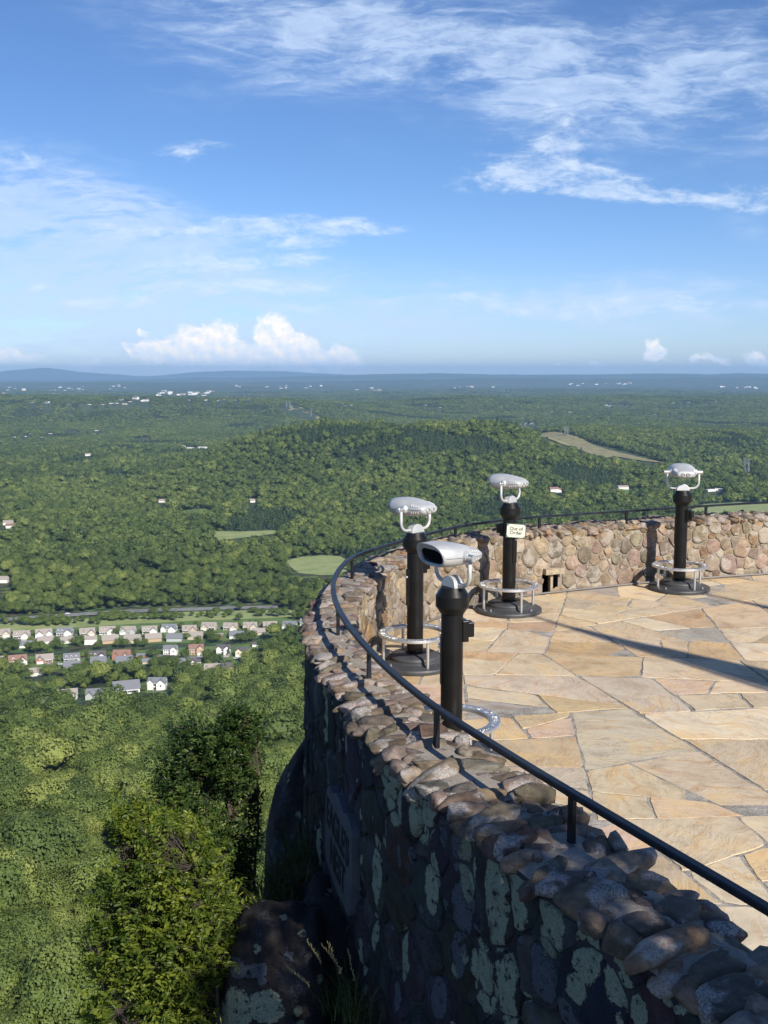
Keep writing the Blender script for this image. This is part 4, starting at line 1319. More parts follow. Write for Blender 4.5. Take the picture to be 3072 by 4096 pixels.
def outer_material(spots, name='wall_stone_weathered', lo=(0.45, 0.45, 0.47), hi=(1.25, 1.22, 1.2), scale=7.0):
    m, g, out = material(name)
    base = attr_col(g)
    pos = g.n('ShaderNodeNewGeometry').outputs['Position']
    p = g.vmath('ADD', pos, g.vmath('MULTIPLY', base, (17.0, 23.0, 31.0)))
    n1 = g.noise(p, scale, 8, 0.65, 0.4)
    n2 = g.noise(g.mapping(p, scale=(1, 1, 0.35)), scale * 2.2, 7, 0.7)
    n3 = g.noise(p, 80, 4, 0.7)
    n4 = g.noise(pos, 2.6, 6, 0.7)
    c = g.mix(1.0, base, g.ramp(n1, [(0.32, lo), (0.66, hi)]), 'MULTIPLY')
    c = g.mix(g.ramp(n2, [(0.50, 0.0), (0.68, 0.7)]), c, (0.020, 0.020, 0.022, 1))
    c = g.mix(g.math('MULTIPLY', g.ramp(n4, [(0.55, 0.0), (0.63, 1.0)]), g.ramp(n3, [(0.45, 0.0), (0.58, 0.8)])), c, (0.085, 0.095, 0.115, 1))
    h = g.math('ADD', g.math('MULTIPLY', n1, 1.0), g.math('ADD', g.math('MULTIPLY', n3, 0.3), g.math('MULTIPLY', n2, 0.7)))
    c, h = lichen_layer(g, pos, spots, c, h)
    principled(g, out, c, 0.9, 0, g.bump(h, 1.0, 0.022), **{'Specular IOR Level': 0.25})
    return m


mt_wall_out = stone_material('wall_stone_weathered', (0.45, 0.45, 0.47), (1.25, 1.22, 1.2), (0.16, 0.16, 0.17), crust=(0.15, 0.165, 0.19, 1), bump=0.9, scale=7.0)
mt_cap = stone_material('wall_cap_stone', (0.50, 0.46, 0.43), (1.25, 1.2, 1.14), (0.30, 0.27, 0.25), crust=(0.36, 0.33, 0.31, 1), bump=0.9, scale=10.0)


def mortar_material(name, a, b):
    m, g, out = material(name)
    pos = g.n('ShaderNodeNewGeometry').outputs['Position']
    n1 = g.noise(pos, 6, 8, 0.7); n2 = g.noise(pos, 70, 4, 0.7)
    n = g.math('ADD', g.math('MULTIPLY', n1, 0.6), g.math('MULTIPLY', n2, 0.4))
    principled(g, out, g.ramp(n, [(0.35, a), (0.65, b)]), 0.95, 0, g.bump(n, 0.8, 0.02))
    return m


mt_mortar = mortar_material('lime_mortar', (0.17, 0.145, 0.12), (0.36, 0.32, 0.265))
mt_mortar_dark = mortar_material('old_dark_mortar', (0.016, 0.016, 0.017), (0.045, 0.044, 0.045))
mt_joint = mortar_material('paving_joint', (0.07, 0.06, 0.05), (0.50, 0.46, 0.40))

# lichen: crusty grey green
mt_lichen, g, out = material('lichen_crust')
pos = g.n('ShaderNodeNewGeometry').outputs['Position']
n1 = g.noise(pos, 90, 6, 0.75); n2 = g.noise(pos, 14, 4, 0.6)
c = g.ramp(n1, [(0.30, (0.09, 0.12, 0.10)), (0.5, (0.24, 0.31, 0.25)), (0.7, (0.40, 0.47, 0.38))])
c = g.mix(g.ramp(n2, [(0.4, 0.0), (0.7, 0.7)]), c, (0.24, 0.27, 0.28, 1))
principled(g, out, c, 0.95, 0, g.bump(n1, 1.0, 0.02))
mt_lichen_pale, g, out = material('lichen_pale_grey')
pos = g.n('ShaderNodeNewGeometry').outputs['Position']
n1 = g.noise(pos, 110, 5, 0.7)
principled(g, out, g.ramp(n1, [(0.3, (0.14, 0.15, 0.17)), (0.7, (0.34, 0.36, 0.40))]), 0.95, 0, g.bump(n1, 0.7, 0.01))

# flagstones
mt_flag, g, out = material('flagstone')
base = attr_col(g)
pos = g.n('ShaderNodeNewGeometry').outputs['Position']
off = g.vmath('MULTIPLY', base, (41.0, 67.0, 53.0))
p = g.vmath('ADD', pos, off)
ang = g.n('ShaderNodeVectorRotate', {'Vector': p, 'Angle': g.math('MULTIPLY', g.n('ShaderNodeSeparateXYZ', {0: off}).outputs[0], 5.0)}, rotation_type='Z_AXIS').outputs[0]
warp = g.n('ShaderNodeTexNoise', {'Vector': p, 'Scale': 1.3, 'Detail': 3.0}).outputs[1]
wp = g.vmath('ADD', ang, g.vmath('MULTIPLY', g.vmath('SUBTRACT', warp, (0.5, 0.5, 0.5)), (0.7, 0.7, 0.0)))
n1 = g.noise(p, 2.2, 7, 0.62, 0.6)                                 # broad blotches
n2 = g.noise(g.mapping(wp, scale=(1.1, 9.0, 1)), 1.6, 6, 0.62, 0.5)  # sawn grain of the bed
n3 = g.noise(p, 60, 4, 0.7)                                        # grit
n4 = g.noise(g.mapping(wp, scale=(1.0, 3.2, 1)), 3.3, 8, 0.7, 1.2)     # scaling skin
col = g.mix(1.0, base, g.ramp(n1, [(0.30, (0.74, 0.70, 0.66)), (0.5, (1.0, 1.0, 1.0)), (0.70, (1.16, 1.10, 1.00))]), 'MULTIPLY')
col = g.mix(g.ramp(n2, [(0.50, 0.0), (0.70, 0.65)]), col, g.mix(1.0, col, (0.84, 0.58, 0.34, 1), 'MULTIPLY'))
col = g.mix(g.ramp(n1, [(0.53, 0.0), (0.70, 0.55)]), col, (0.60, 0.42, 0.19, 1))
edge = g.n('ShaderNodeMapRange', {0: g.math('ABSOLUTE', g.math('SUBTRACT', n4, 0.5)), 1: 0.0, 2: 0.016, 3: 0.75, 4: 0.0}).outputs[0]
msk = g.ramp(g.noise(p, 1.1, 3, 0.6), [(0.46, 0.0), (0.58, 1.0)])
col = g.mix(g.math('MULTIPLY', edge, msk), col, g.mix(1.0, col, (0.42, 0.38, 0.36, 1), 'MULTIPLY'))
dirt = g.math('MULTIPLY', g.ramp(g.noise(p, 4.5, 8, 0.75), [(0.51, 0.0), (0.66, 1.0)]), g.ramp(n3, [(0.42, 0.0), (0.62, 1.0)]))
col = g.mix(g.math('MULTIPLY', dirt, 0.72), col, (0.17, 0.145, 0.12, 1))
col = g.mix(g.ramp(n3, [(0.58, 0.0), (0.75, 0.28)]), col, (0.24, 0.20, 0.16, 1))
h = g.math('ADD', g.math('MULTIPLY', n4, 1.0), g.math('ADD', g.math('MULTIPLY', n3, 0.16), g.math('MULTIPLY', n2, 0.5)))
principled(g, out, col, 0.72, 0, g.bump(h, 0.45, 0.012), **{'Specular IOR Level': 0.35})

# ------------------------------------------------------------------ plan of the parapet
def catmull(pts, step):
    P = [np.array(q, float) for q in pts]
    P = [2 * P[0] - P[1]] + P + [2 * P[-1] - P[-2]]
    c = []
    for i in range(1, len(P) - 2):
        k = 24
        for j in range(k):
            t = j / k
            c.append(0.5 * ((2 * P[i]) + (-P[i - 1] + P[i + 1]) * t + (2 * P[i - 1] - 5 * P[i] + 4 * P[i + 1] - P[i + 2]) * t * t
                            + (-P[i - 1] + 3 * P[i] - 3 * P[i + 1] + P[i + 2]) * t ** 3))
    c.append(P[-2]); c = np.array(c)
    s = np.concatenate([[0], np.cumsum(np.linalg.norm(np.diff(c, axis=0), axis=1))])
    n = int(s[-1] / step) + 1
    q = np.linspace(0, s[-1], n)
    return np.column_stack([np.interp(q, s, c[:, 0]), np.interp(q, s, c[:, 1])])


INNER = catmull([(2.95, 0.9), (2.35, 2.0), (1.82, 3.0), (1.46, 3.8), (1.14, 4.55), (0.86, 5.2), (0.62, 5.75), (0.38, 6.3), (0.15, 7.0), (-0.04, 7.7), (-0.19, 8.3), (-0.27, 8.9), (-0.29, 9.5), (-0.25, 10.15), (-0.13, 10.8), (0.08, 11.45),
                 (0.40, 12.15), (0.85, 12.83), (1.36, 13.4), (1.95, 13.8), (2.6, 14.12), (3.3, 14.45), (4.0, 14.75), (4.66, 14.97), (5.77, 15.31), (7.2, 15.65), (9.0, 15.9), (11.5, 15.9), (14, 15.4)], 0.05)
OUTER = catmull([(2.42, 0.9), (1.92, 1.9), (1.45, 2.8), (1.08, 3.55), (0.74, 4.2), (0.46, 4.85), (0.20, 5.4), (-0.03, 6.0), (-0.27, 6.9), (-0.45, 7.65), (-0.60, 8.25), (-0.67, 8.85), (-0.69, 9.4), (-0.65, 10.15), (-0.54, 10.75), (-0.36, 11.4), (-0.08, 12.1),
                 (0.36, 12.95), (0.95, 13.65), (1.65, 14.2), (2.4, 14.6), (3.1, 14.92), (3.8, 15.22), (4.5, 15.48), (5.65, 15.82), (7.1, 16.15), (9.0, 16.4), (11.6, 16.4), (14.3, 15.85)], 0.05)


class Curve:
    def __init__(self, pts):
        self.p = pts
        self.s = np.concatenate([[0], np.cumsum(np.linalg.norm(np.diff(pts, axis=0), axis=1))])
        self.L = self.s[-1]
        d = np.gradient(pts, axis=0); d /= np.linalg.norm(d, axis=1)[:, None]
        self.d = d

    def at(self, s):
        return np.column_stack([np.interp(s, self.s, self.p[:, 0]), np.interp(s, self.s, self.p[:, 1])])

    def tan(self, s):
        t = np.column_stack([np.interp(s, self.s, self.d[:, 0]), np.interp(s, self.s, self.d[:, 1])])
        return t / np.linalg.norm(t, axis=1)[:, None]

    def near(self, x, y):
        return float(self.s[np.argmin((self.p[:, 0] - x) ** 2 + (self.p[:, 1] - y) ** 2)])


CI, CO = Curve(INNER), Curve(OUTER)
WALL_TOP = 0.74          # bed of the cap stones
def top_z(y):            # the far stretch stands a little higher
    return WALL_TOP + 0.07 * np.clip((np.asarray(y) - 10.0) / 3.0, 0, 1)


# ------------------------------------------------------------------ polygons: power cells and broken slabs
def clip_poly(poly, a, b, c):
    """keep a*x + b*y <= c"""
    res = []
    n = len(poly)
    for i in range(n):
        p, q = poly[i], poly[(i + 1) % n]
        fp, fq = a * p[0] + b * p[1] - c, a * q[0] + b * q[1] - c
        if fp <= 0: res.append(p)
        if (fp < 0 < fq) or (fq < 0 < fp):
            t = fp / (fp - fq)
            res.append((p[0] + (q[0] - p[0]) * t, p[1] + (q[1] - p[1]) * t))
    return res


def power_cells(seeds, w, dom):
    S = np.array(seeds); W = np.array(w)
    cells = []
    for i in range(len(S)):
        d2 = ((S - S[i]) ** 2).sum(1)
        nb = np.argsort(d2)[1:22]
        R0 = 1.2
        poly = [(S[i, 0] - R0, S[i, 1] - R0), (S[i, 0] + R0, S[i, 1] - R0), (S[i, 0] + R0, S[i, 1] + R0), (S[i, 0] - R0, S[i, 1] + R0)]
        for (a, b, c) in ((-1, 0, -dom[0]), (1, 0, dom[1]), (0, -1, -dom[2]), (0, 1, dom[3])):
            poly = clip_poly(poly, a, b, c)
            if not poly: break
        for j in nb:
            if not poly: break
            a, b = 2 * (S[j] - S[i])
            c = (S[j] ** 2).sum() - (S[i] ** 2).sum() - W[j] + W[i]
            poly = clip_poly(poly, a, b, c)
        cells.append(poly if len(poly) >= 3 else None)
    return cells


def dart_seeds(dom, rmin, rmax, rg, tries=4000, pack=0.80):
    """random seeds of mixed size, big ones first"""
    S, Rr = [], []
    for k in range(tries):
        r = rmin + (rmax - rmin) * (1 - k / tries) ** 1.6 * rg.uniform(0.5, 1)
        x, y = rg.uniform(dom[0], dom[1]), rg.uniform(dom[2], dom[3])
        ok = True
        for (qx, qy), q in zip(S, Rr):
            if abs(qx - x) < r + q and (qx - x) ** 2 + (qy - y) ** 2 < (pack * (r + q)) ** 2:
                ok = False; break
        if ok:
            S.append((x, y)); Rr.append(r)
    return S, Rr


def area_centroid(poly):
    A = cx = cy_ = 0
    for i in range(len(poly)):
        x1, y1 = poly[i]; x2, y2 = poly[(i + 1) % len(poly)]
        k = x1 * y2 - x2 * y1
        A += k; cx += (x1 + x2) * k; cy_ += (y1 + y2) * k
    A /= 2
    if abs(A) < 1e-9: return 0, poly[0]
    return A, (cx / (6 * A), cy_ / (6 * A))


def inset(poly, d):
    """shrink a convex polygon by distance d"""
    A, c = area_centroid(poly)
    if A < 0: poly = poly[::-1]
    q = list(poly)
    for i in range(len(poly)):
        (x1, y1), (x2, y2) = poly[i], poly[(i + 1) % len(poly)]
        L = math.hypot(x2 - x1, y2 - y1)
        if L < 1e-6: continue
        nx, ny = (y2 - y1) / L, -(x2 - x1) / L
        q = clip_poly(q, nx, ny, nx * x1 + ny * y1 - d)
        if len(q) < 3: return None
    return q


def resample(poly, n):
    P = np.array(poly + [poly[0]])
    s = np.concatenate([[0], np.cumsum(np.linalg.norm(np.diff(P, axis=0), axis=1))])
    q = np.linspace(0, s[-1], n, endpoint=False)
    return np.column_stack([np.interp(q, s, P[:, 0]), np.interp(q, s, P[:, 1])])


def chaikin(P, it=2, k=0.25):
    for _ in range(it):
        Q = np.roll(P, -1, axis=0)
        a = P * (1 - k) + Q * k; b = P * k + Q * (1 - k)
        P = np.stack([a, b], 1).reshape(-1, 2)
    return P


def pillow_stones(cells, mapf, bulge, colf, gap=0.012, n=20, rings=(0, .03, .09, .20, .42, .72), rg=None, rough=0.006, round_=0.2, skip=None, it=1, flat=4.5):
    """each cell becomes a rounded stone. mapf(u, v, h) -> xyz arrays"""
    V, F, Cc, off = [], [], [], 0
    for ci, poly in enumerate(cells):
        if poly is None: continue
        A, c = area_centroid(poly)
        if abs(A) < 0.0012: continue
        if skip and skip(c): continue
        q = inset(list(poly), gap * rg.uniform(0.6, 1.5))
        if q is None: continue
        A, c = area_centroid(q)
        if abs(A) < 0.0008: continue
        P = np.array(q)
        P = chaikin(P, it, round_)
        P = P + 0.06 * math.sqrt(abs(A)) * np.column_stack([fbm(P[:, 0] * 9, P[:, 1] * 9, 41, 2), fbm(P[:, 0] * 9, P[:, 1] * 9, 43, 2)])
        P = resample([tuple(x) for x in P], n)
        c = np.array(c)
        size = math.sqrt(abs(A))
        H = bulge * min(1.3, max(0.5, size / 0.22)) * rg.uniform(0.7, 1.3)
        tilt = rg.uniform(-0.10, 0.10, 2)
        seed = rg.uniform(0, 50, 2)
        vs, us, hs = [], [], []
        for t in rings:
            s = 1 - t
            h = H * (1 - s ** flat) ** 0.5 if t > 0 else -0.03
            pts = c + (P - c) * s
            hh = h + (pts - c) @ tilt * (t > 0)
            nz = fbm(pts[:, 0] * 14 + seed[0], pts[:, 1] * 14 + seed[1], 3, 3) * rough * 3 * (t > 0) + fbm(pts[:, 0] * 5 + seed[1], pts[:, 1] * 5 + seed[0], 4, 2) * H * 0.55 * (t > 0.1)
            us.append(pts); hs.append(hh + nz)
        for _ in range(3):                       # hammered planes
            gr = rg.normal(0, 0.10 * min(1.0, H / 0.03), 2); lim = H * rg.uniform(0.8, 1.15)
            hs = [hs[0]] + [np.maximum(np.minimum(q, lim + (pp - c) @ gr + (q - lim) * 0.12), q * 0.45) for q, pp in zip(hs[1:], us[1:])]
        us.append(c[None, :]); hs.append(np.array([float(hs[-1].mean()) + 0.3 * fbm(np.array([c[0] * 14 + seed[0]]), np.array([c[1] * 14 + seed[1]]), 3, 3)[0] * rough]))
        U = np.concatenate(us); Hh = np.concatenate(hs)
        xyz = mapf(U[:, 0], U[:, 1], Hh)
        V.append(xyz)
        col = colf(c, rg)
        Cc.append(np.tile(np.array(list(col) + [1.0]), (len(U), 1)))
        for r in range(len(rings) - 1):
            for k in range(n):
                k2 = (k + 1) % n
                F.append((off + r * n + k, off + r * n + k2, off + (r + 1) * n + k2, off + (r + 1) * n + k))
        last = off + (len(rings) - 1) * n
        for k in range(n):
            F.append((last + k, last + (k + 1) % n, off + len(rings) * n, off + len(rings) * n))
        off += len(U)
    return V, F, Cc


class Pieces:
    """gathers numpy pieces (with colours and material slots) into one mesh"""
    def __init__(self):
        self.V, self.F, self.C, self.M, self.off, self.sm = [], [], [], [], 0, []

    def add(self, V, F, C, mi, smooth=True):
        if isinstance(V, list):
            if not V: return
            V = np.concatenate(V); C = np.concatenate(C)
        V = np.asarray(V, float)
        for f in F:
            f = tuple(dict.fromkeys(f))
            self.F.append(tuple(i + self.off for i in f)); self.M.append(mi); self.sm.append(smooth)
        self.V.append(V); self.C.append(np.asarray(C, float)); self.off += len(V)

    def build(self, name, mats, parent=None):
        me = bpy.data.meshes.new(name)
        V = np.concatenate(self.V); C = np.concatenate(self.C)
        me.from_pydata(V.tolist(), [], self.F)
        for m in mats: me.materials.append(m)
        me.polygons.foreach_set('material_index', self.M)
        me.polygons.foreach_set('use_smooth', self.sm)
        a = me.color_attributes.new('Col', 'FLOAT_COLOR', 'POINT'); a.data.foreach_set('color', C.astype(np.float32).ravel())
        me.update()
        bm = bmesh.new(); bm.from_mesh(me)
        bmesh.ops.recalc_face_normals(bm, faces=bm.faces)
        bm.to_mesh(me); bm.free()
        return link(bpy.data.objects.new(name, me), parent)


# ------------------------------------------------------------------ terrace floor
FLAG_COLS = [(0.56, 0.46, 0.32), (0.60, 0.49, 0.335), (0.54, 0.425, 0.275), (0.58, 0.45, 0.27), (0.52, 0.445, 0.335), (0.58, 0.425, 0.31), (0.50, 0.36, 0.225), (0.42, 0.385, 0.33), (0.62, 0.53, 0.38), (0.52, 0.37, 0.22), (0.55, 0.405, 0.305)]


def split_slabs(poly, rg, out_list):
    A, c = area_centroid(poly)
    A = abs(A)
    P = np.array(poly)
    d = P - P.mean(0)
    ev, evec = np.linalg.eigh(d.T @ d)
    asp = math.sqrt(max(ev[1], 1e-9) / max(ev[0], 1e-9))
    if A < 0.10 or (asp < 2.3 and A < rg.choice([0.22, 0.5, 0.75, 1.0, 1.2])):
        out_list.append(poly); return
    ax = evec[:, 1]
    if asp < 1.35: ax = np.array([math.cos(a := rg.uniform(0, 3.14)), math.sin(a)])
    best = None
    for _ in range(7):
        a = rg.normal(0, 0.30)
        n = np.array([ax[0] * math.cos(a) - ax[1] * math.sin(a), ax[0] * math.sin(a) + ax[1] * math.cos(a)])
        q = np.array(c) + ax * rg.normal(0, 0.16) * math.sqrt(A)
        k = float(n @ q)
        t1, t2 = clip_poly(list(poly), n[0], n[1], k), clip_poly(list(poly), -n[0], -n[1], -k)
        if len(t1) < 3 or len(t2) < 3: continue
        sc = min(abs(area_centroid(t)[0]) / sum(math.dist(t[i], t[(i + 1) % len(t)]) for i in range(len(t))) ** 2 * (0.8 if len(t) == 3 else 1) for t in (t1, t2)) + rg.uniform(0, 0.012)
        if best is None or sc > best[0]: best = (sc, t1, t2)
    if best is None:
        out_list.append(poly); return
    p1, p2 = best[1:]
    for p in (p1, p2):
        if len(p) >= 3: split_slabs(p, rg, out_list)


def in_terrace(x, y, margin=0.0):
    pts = [tuple(p) for p in INNER[::6]] + [(16, 12), (16, -2.5), (3.2, -2.5)]
    return inside(pts, np.array([x]), np.array([y]))[0]


TERR = [tuple(p + np.array([0.0, 0.0])) for p in INNER[::5]] + [(16, 12), (16, -2.5), (3.2, -2.5)]


def build_floor():
    rg = np.random.default_rng(23)
    slabs = []
    split_slabs([(-1.2, -3.2), (13.5, -3.2), (16.5, 17.2), (-1.2, 16.8)], rg, slabs)
    bm_v, F, Cc = [], [], []
    P = Pieces()
    for poly in slabs:
        A, c = area_centroid(poly)
        q = inset(list(poly), abs(rg.normal(0.0075, 0.004)) + 0.002)
        if q is None: continue
        nin_ = [in_terrace(*p) for p in q]
        if not all(nin_):
            A1, c1 = area_centroid(q)
            if A1 < 0: q = q[::-1]
            t = TERR
            for i in range(len(q)):
                (x1, y1), (x2, y2) = q[i], q[(i + 1) % len(q)]
                L = math.hypot(x2 - x1, y2 - y1)
                if L < 1e-6: continue
                nx, ny = (y2 - y1) / L, -(x2 - x1) / L
                t = clip_poly(t, nx, ny, nx * x1 + ny * y1)
                if len(t) < 3: break
            if len(t) < 3 or abs(area_centroid(t)[0]) < 0.02: continue
            q = t
        # hand-broken edges
        A2, c2 = area_centroid(q)
        if A2 < 0: q = q[::-1]
        n = max(12, min(60, int(math.sqrt(abs(A2)) * 40)))
        E = []
        for i in range(len(q)):
            a, b = np.array(q[i]), np.array(q[(i + 1) % len(q)])
            L = np.linalg.norm(b - a)
            if L < 1e-4: continue
            k = max(1, int(L / 0.06))
            nn = np.array([(b - a)[1], -(b - a)[0]]) / L
            for j in range(k):
                t = j / k
                w = fbm(np.array([a[0] * 7 + t * L * 12]), np.array([a[1] * 7 + i * 3.3]), 8, 3)[0] * 0.014 + fbm(np.array([a[0] * 3 + t * L * 2.6]), np.array([a[1] * 5 + i * 7.7]), 18, 2)[0] * 0.030
                if j == 0: w = -0.03 * rg.random()
                E.append(a + (b - a) * t + nn * min(w, 0.006))
        E = np.array(E); n = len(E)
        c2 = np.array(c2)
        z0 = rg.normal(0, 0.0022)
        tl = rg.normal(0, 0.0025, 2)
        lay = []
        for (s, z) in ((0.0, -0.035), (0.0, -0.003), (0.003, 0.0)):
            dd = c2 - E; L = np.linalg.norm(dd, axis=1)[:, None]
            pt = E + dd / L * s
            lay.append(np.column_stack([pt, z + z0 + (pt - c2) @ tl]))
        V = np.concatenate(lay)
        fs = []
        for r in range(2):
            for k in range(n):
                k2 = (k + 1) % n
                fs.append((r * n + k, r * n + k2, (r + 1) * n + k2, (r + 1) * n + k))
        fs.append(tuple(2 * n + k for k in range(n)))
        base = np.array(FLAG_COLS[rg.choice(len(FLAG_COLS), p=[.15, .14, .13, .10, .13, .05, .04, .08, .12, .03, .03])]) * rg.uniform(0.86, 1.10)
        base = base + rg.normal(0, 0.006, 3)
        P.add(V, fs, np.tile(np.append(base, 1.0), (len(V), 1)), 0, smooth=False)
    o = P.build('terrace_paving', [mt_flag])
    tag(o, kind='structure')
    # the bed the slabs are laid in
    bed = [tuple(p) for p in INNER[::4]] + [(16.5, 15.0), (16.5, -3.2), (3.2, -3.2)]
    m = MB()
    m.add([(x, y, -0.0045) for x, y in bed], [tuple(range(len(bed)))])
    o = m.build('paving_bed', mt_joint)
    if o.data.polygons[0].normal.z < 0: o.data.flip_normals()
    tag(o, kind='structure')


build_floor()

# ------------------------------------------------------------------ parapet
WALL_IN_COLS = [(0.36, 0.295, 0.215), (0.42, 0.345, 0.25), (0.32, 0.27, 0.215), (0.46, 0.38, 0.27), (0.30, 0.26, 0.215), (0.37, 0.285, 0.205), (0.38, 0.29, 0.24), (0.44, 0.375, 0.29), (0.37, 0.255, 0.15)]
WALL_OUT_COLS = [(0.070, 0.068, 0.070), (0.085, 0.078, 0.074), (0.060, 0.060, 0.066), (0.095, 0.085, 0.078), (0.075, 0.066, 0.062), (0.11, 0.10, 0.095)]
CAP_COLS = [(0.215, 0.178, 0.145), (0.28, 0.24, 0.20), (0.18, 0.15, 0.125), (0.33, 0.28, 0.225), (0.235, 0.19, 0.155), (0.25, 0.185, 0.15), (0.165, 0.142, 0.125), (0.31, 0.235, 0.165)]
HOLE = (CI.near(2.30, 13.96), 0.115, 0.29)     # drain opening in the far wall: place, half width, height


def pick(cols, rg, lo=0.85, hi=1.15):
    return tuple(np.array(cols[rg.integers(len(cols))]) * rg.uniform(lo, hi) + rg.normal(0, 0.006, 3))


def build_wall():
    rg = np.random.default_rng(5)
    root = empty('stone_parapet', (0, 0, 0))
    # ---- core: inner face, top bed, outer face
    ns = 420
    si = np.linspace(0, CI.L, ns)
    pi_ = CI.at(si)
    # match outer points by nearest projection
    so = np.array([CO.near(x, y) for x, y in pi_])
    so = np.maximum.accumulate(so)
    po = CO.at(so)
    tz = top_z(pi_[:, 1])
    P = Pieces()
    # inner face with the drain opening pushed in
    hs, hw, hh = HOLE
    cols_, rows = ns, 3
    zrow = [np.full(ns, -0.1), np.full(ns, hh), tz]
    V = np.concatenate([np.column_stack([pi_, z]) for z in zrow])
    F = []
    hole_k = [k for k in range(ns - 1) if abs((si[k] + si[k + 1]) / 2 - hs) < hw]
    for r in range(2):
        for k in range(ns - 1):
            if r == 0 and k in hole_k: continue
            F.append((r * ns + k, r * ns + k + 1, (r + 1) * ns + k + 1, (r + 1) * ns + k))
    P.add(V, F, np.full((len(V), 4), 0.3), 1, False)
    # recess
    ti = CI.tan(si); nin = np.column_stack([ti[:, 1], -ti[:, 0]])     # towards the terrace
    k0, k1 = hole_k[0], hole_k[-1] + 1
    A_, B_ = pi_[k0], pi_[k1]
    dn = nin[(k0 + k1) // 2]
    A2, B2 = A_ - dn * 0.38, B_ - dn * 0.38
    V = [(*A_, -0.1), (*B_, -0.1), (*B_, hh), (*A_, hh), (*A2, -0.1), (*B2, -0.1), (*B2, hh), (*A2, hh)]
    P.add(np.array(V), [(4, 5, 6, 7), (0, 4, 7, 3), (1, 2, 6, 5), (3, 7, 6, 2), (0, 1, 5, 4)], np.full((8, 4), 0.1), 2, False)
    # top bed
    mid = (pi_ + po) / 2
    V = np.concatenate([np.column_stack([pi_, tz]), np.column_stack([pi_ * .75 + po * .25, tz + 0.05]), np.column_stack([pi_ * .25 + po * .75, tz + 0.05]), np.column_stack([po, tz])])
    P.add(V, [(r * ns + k, r * ns + k + 1, (r + 1) * ns + k + 1, (r + 1) * ns + k) for r in range(3) for k in range(ns - 1)], np.full((len(V), 4), 0.3), 1, False)
    # outer face down to the rock, with a slight batter
    nb = 7
    zs = [tz] + [np.full(ns, z) for z in (-0.4, -1.2, -2.2, -3.4, -4.6, -5.6)]
    to = CO.tan(so); nout = np.column_stack([-to[:, 1], to[:, 0]])
    V = np.concatenate([np.column_stack([po + nout * 0.02 * (0.74 - z)[:, None] * 0.6, z]) for z in zs])
    F = []
    for r in range(nb - 1):
        for k in range(ns - 1):
            F.append((r * ns + k, (r + 1) * ns + k, (r + 1) * ns + k + 1, r * ns + k + 1))
    P.add(V, F, np.full((len(V), 4), 0.05), 2, False)
    core = P.build('core', [mt_wall_in, mt_mortar, mt_mortar_dark], root)

    # ---- inner face stones (the far half faces the viewer)
    P = Pieces()
    u0, u1 = CI.near(-0.04, 7.7), CI.near(10.5, 15.9)
    dom = (u0, u1, -0.02, 0.84)
    S, Rr = dart_seeds(dom, 0.042, 0.165, rg, 11000, 0.70)
    cells = power_cells(S, np.array(Rr) ** 2, dom)
    def map_in(u, v, h):
        p = CI.at(u); t = CI.tan(u); n = np.column_stack([t[:, 1], -t[:, 0]])
        v = v * (top_z(p[:, 1]) + 0.03) / 0.83
        return np.column_stack([p + n * h[:, None], v])
    V, F, C = pillow_stones(cells, map_in, 0.034, lambda c, r: pick(WALL_IN_COLS, r, 0.55, 0.98), gap=0.005, n=22, rg=rg, round_=0.09, rough=0.012, flat=6.5,
                            skip=lambda c: abs(c[0] - hs) < hw + 0.02 and c[1] < hh + 0.02)
    P.add(V, F, C, 0)
    # lintel and stub in the drain opening
    b = MB()
    p = CI.at(np.array([hs]))[0]; t = CI.tan(np.array([hs]))[0]; n = np.array([t[1], -t[0]])
    ang = math.atan2(t[1], t[0])
    b.box((p[0] + n[0] * 0.02, p[1] + n[1] * 0.02, hh + 0.02), (0.30, 0.15, 0.08), ang)
    b.box((p[0] + n[0] * 0.0 - t[0] * 0.01, p[1] - t[1] * 0.01, hh / 2 - 0.02), (0.04, 0.06, hh + 0.02), ang)
    P.add(np.array(b.v), b.f, np.tile((0.42, 0.36, 0.27, 1.0), (len(b.v), 1)), 0, False)
    P.build('inner_stones', [mt_wall_in], root)

    # ---- outer face stones, weathered dark grey, toned darker again for the shade
    P = Pieces()
    u0, u1 = 0.0, CO.near(-0.35, 11.4)
    lowest = -4.4
    dom = (u0, u1, lowest, 0.72)
    S, Rr = dart_seeds(dom, 0.055, 0.27, rg, 14000, 0.76)
    Ss = np.array(S)
    cells = power_cells(S, np.array(Rr) ** 2, dom)
    def map_out(u, v, h):
        p = CO.at(u); t = CO.tan(u); n = np.column_stack([-t[:, 1], t[:, 0]])
        return np.column_stack([p + n * (h + 0.012 * (0.74 - v))[:, None], v])
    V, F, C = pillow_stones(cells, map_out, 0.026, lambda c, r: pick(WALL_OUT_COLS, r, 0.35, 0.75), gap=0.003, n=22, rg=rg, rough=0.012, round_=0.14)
    P.add(V, F, C, 0)
    spots = []
    for (X, Y, ru, rv, rot, pale) in LICHENS:
        q = on_outer(X, Y)
        if q is None: continue
        c = map_out(np.array([q[0]]), np.array([q[1]]), np.array([0.02]))[0]
        t = CO.tan(np.array([q[0]]))[0]
        spots.append((c, math.atan2(t[1], t[0]), ru, rv, pale))
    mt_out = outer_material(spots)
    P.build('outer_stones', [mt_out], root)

    # ---- cap: rounded field stones bedded across the top
    P = Pieces()
    bm = bmesh.new(); bmesh.ops.create_icosphere(bm, subdivisions=3, radius=1.0)
    sv = np.array([v.co[:] for v in bm.verts]); sf = [tuple(v.index for v in f.verts) for f in bm.faces]; bm.free()

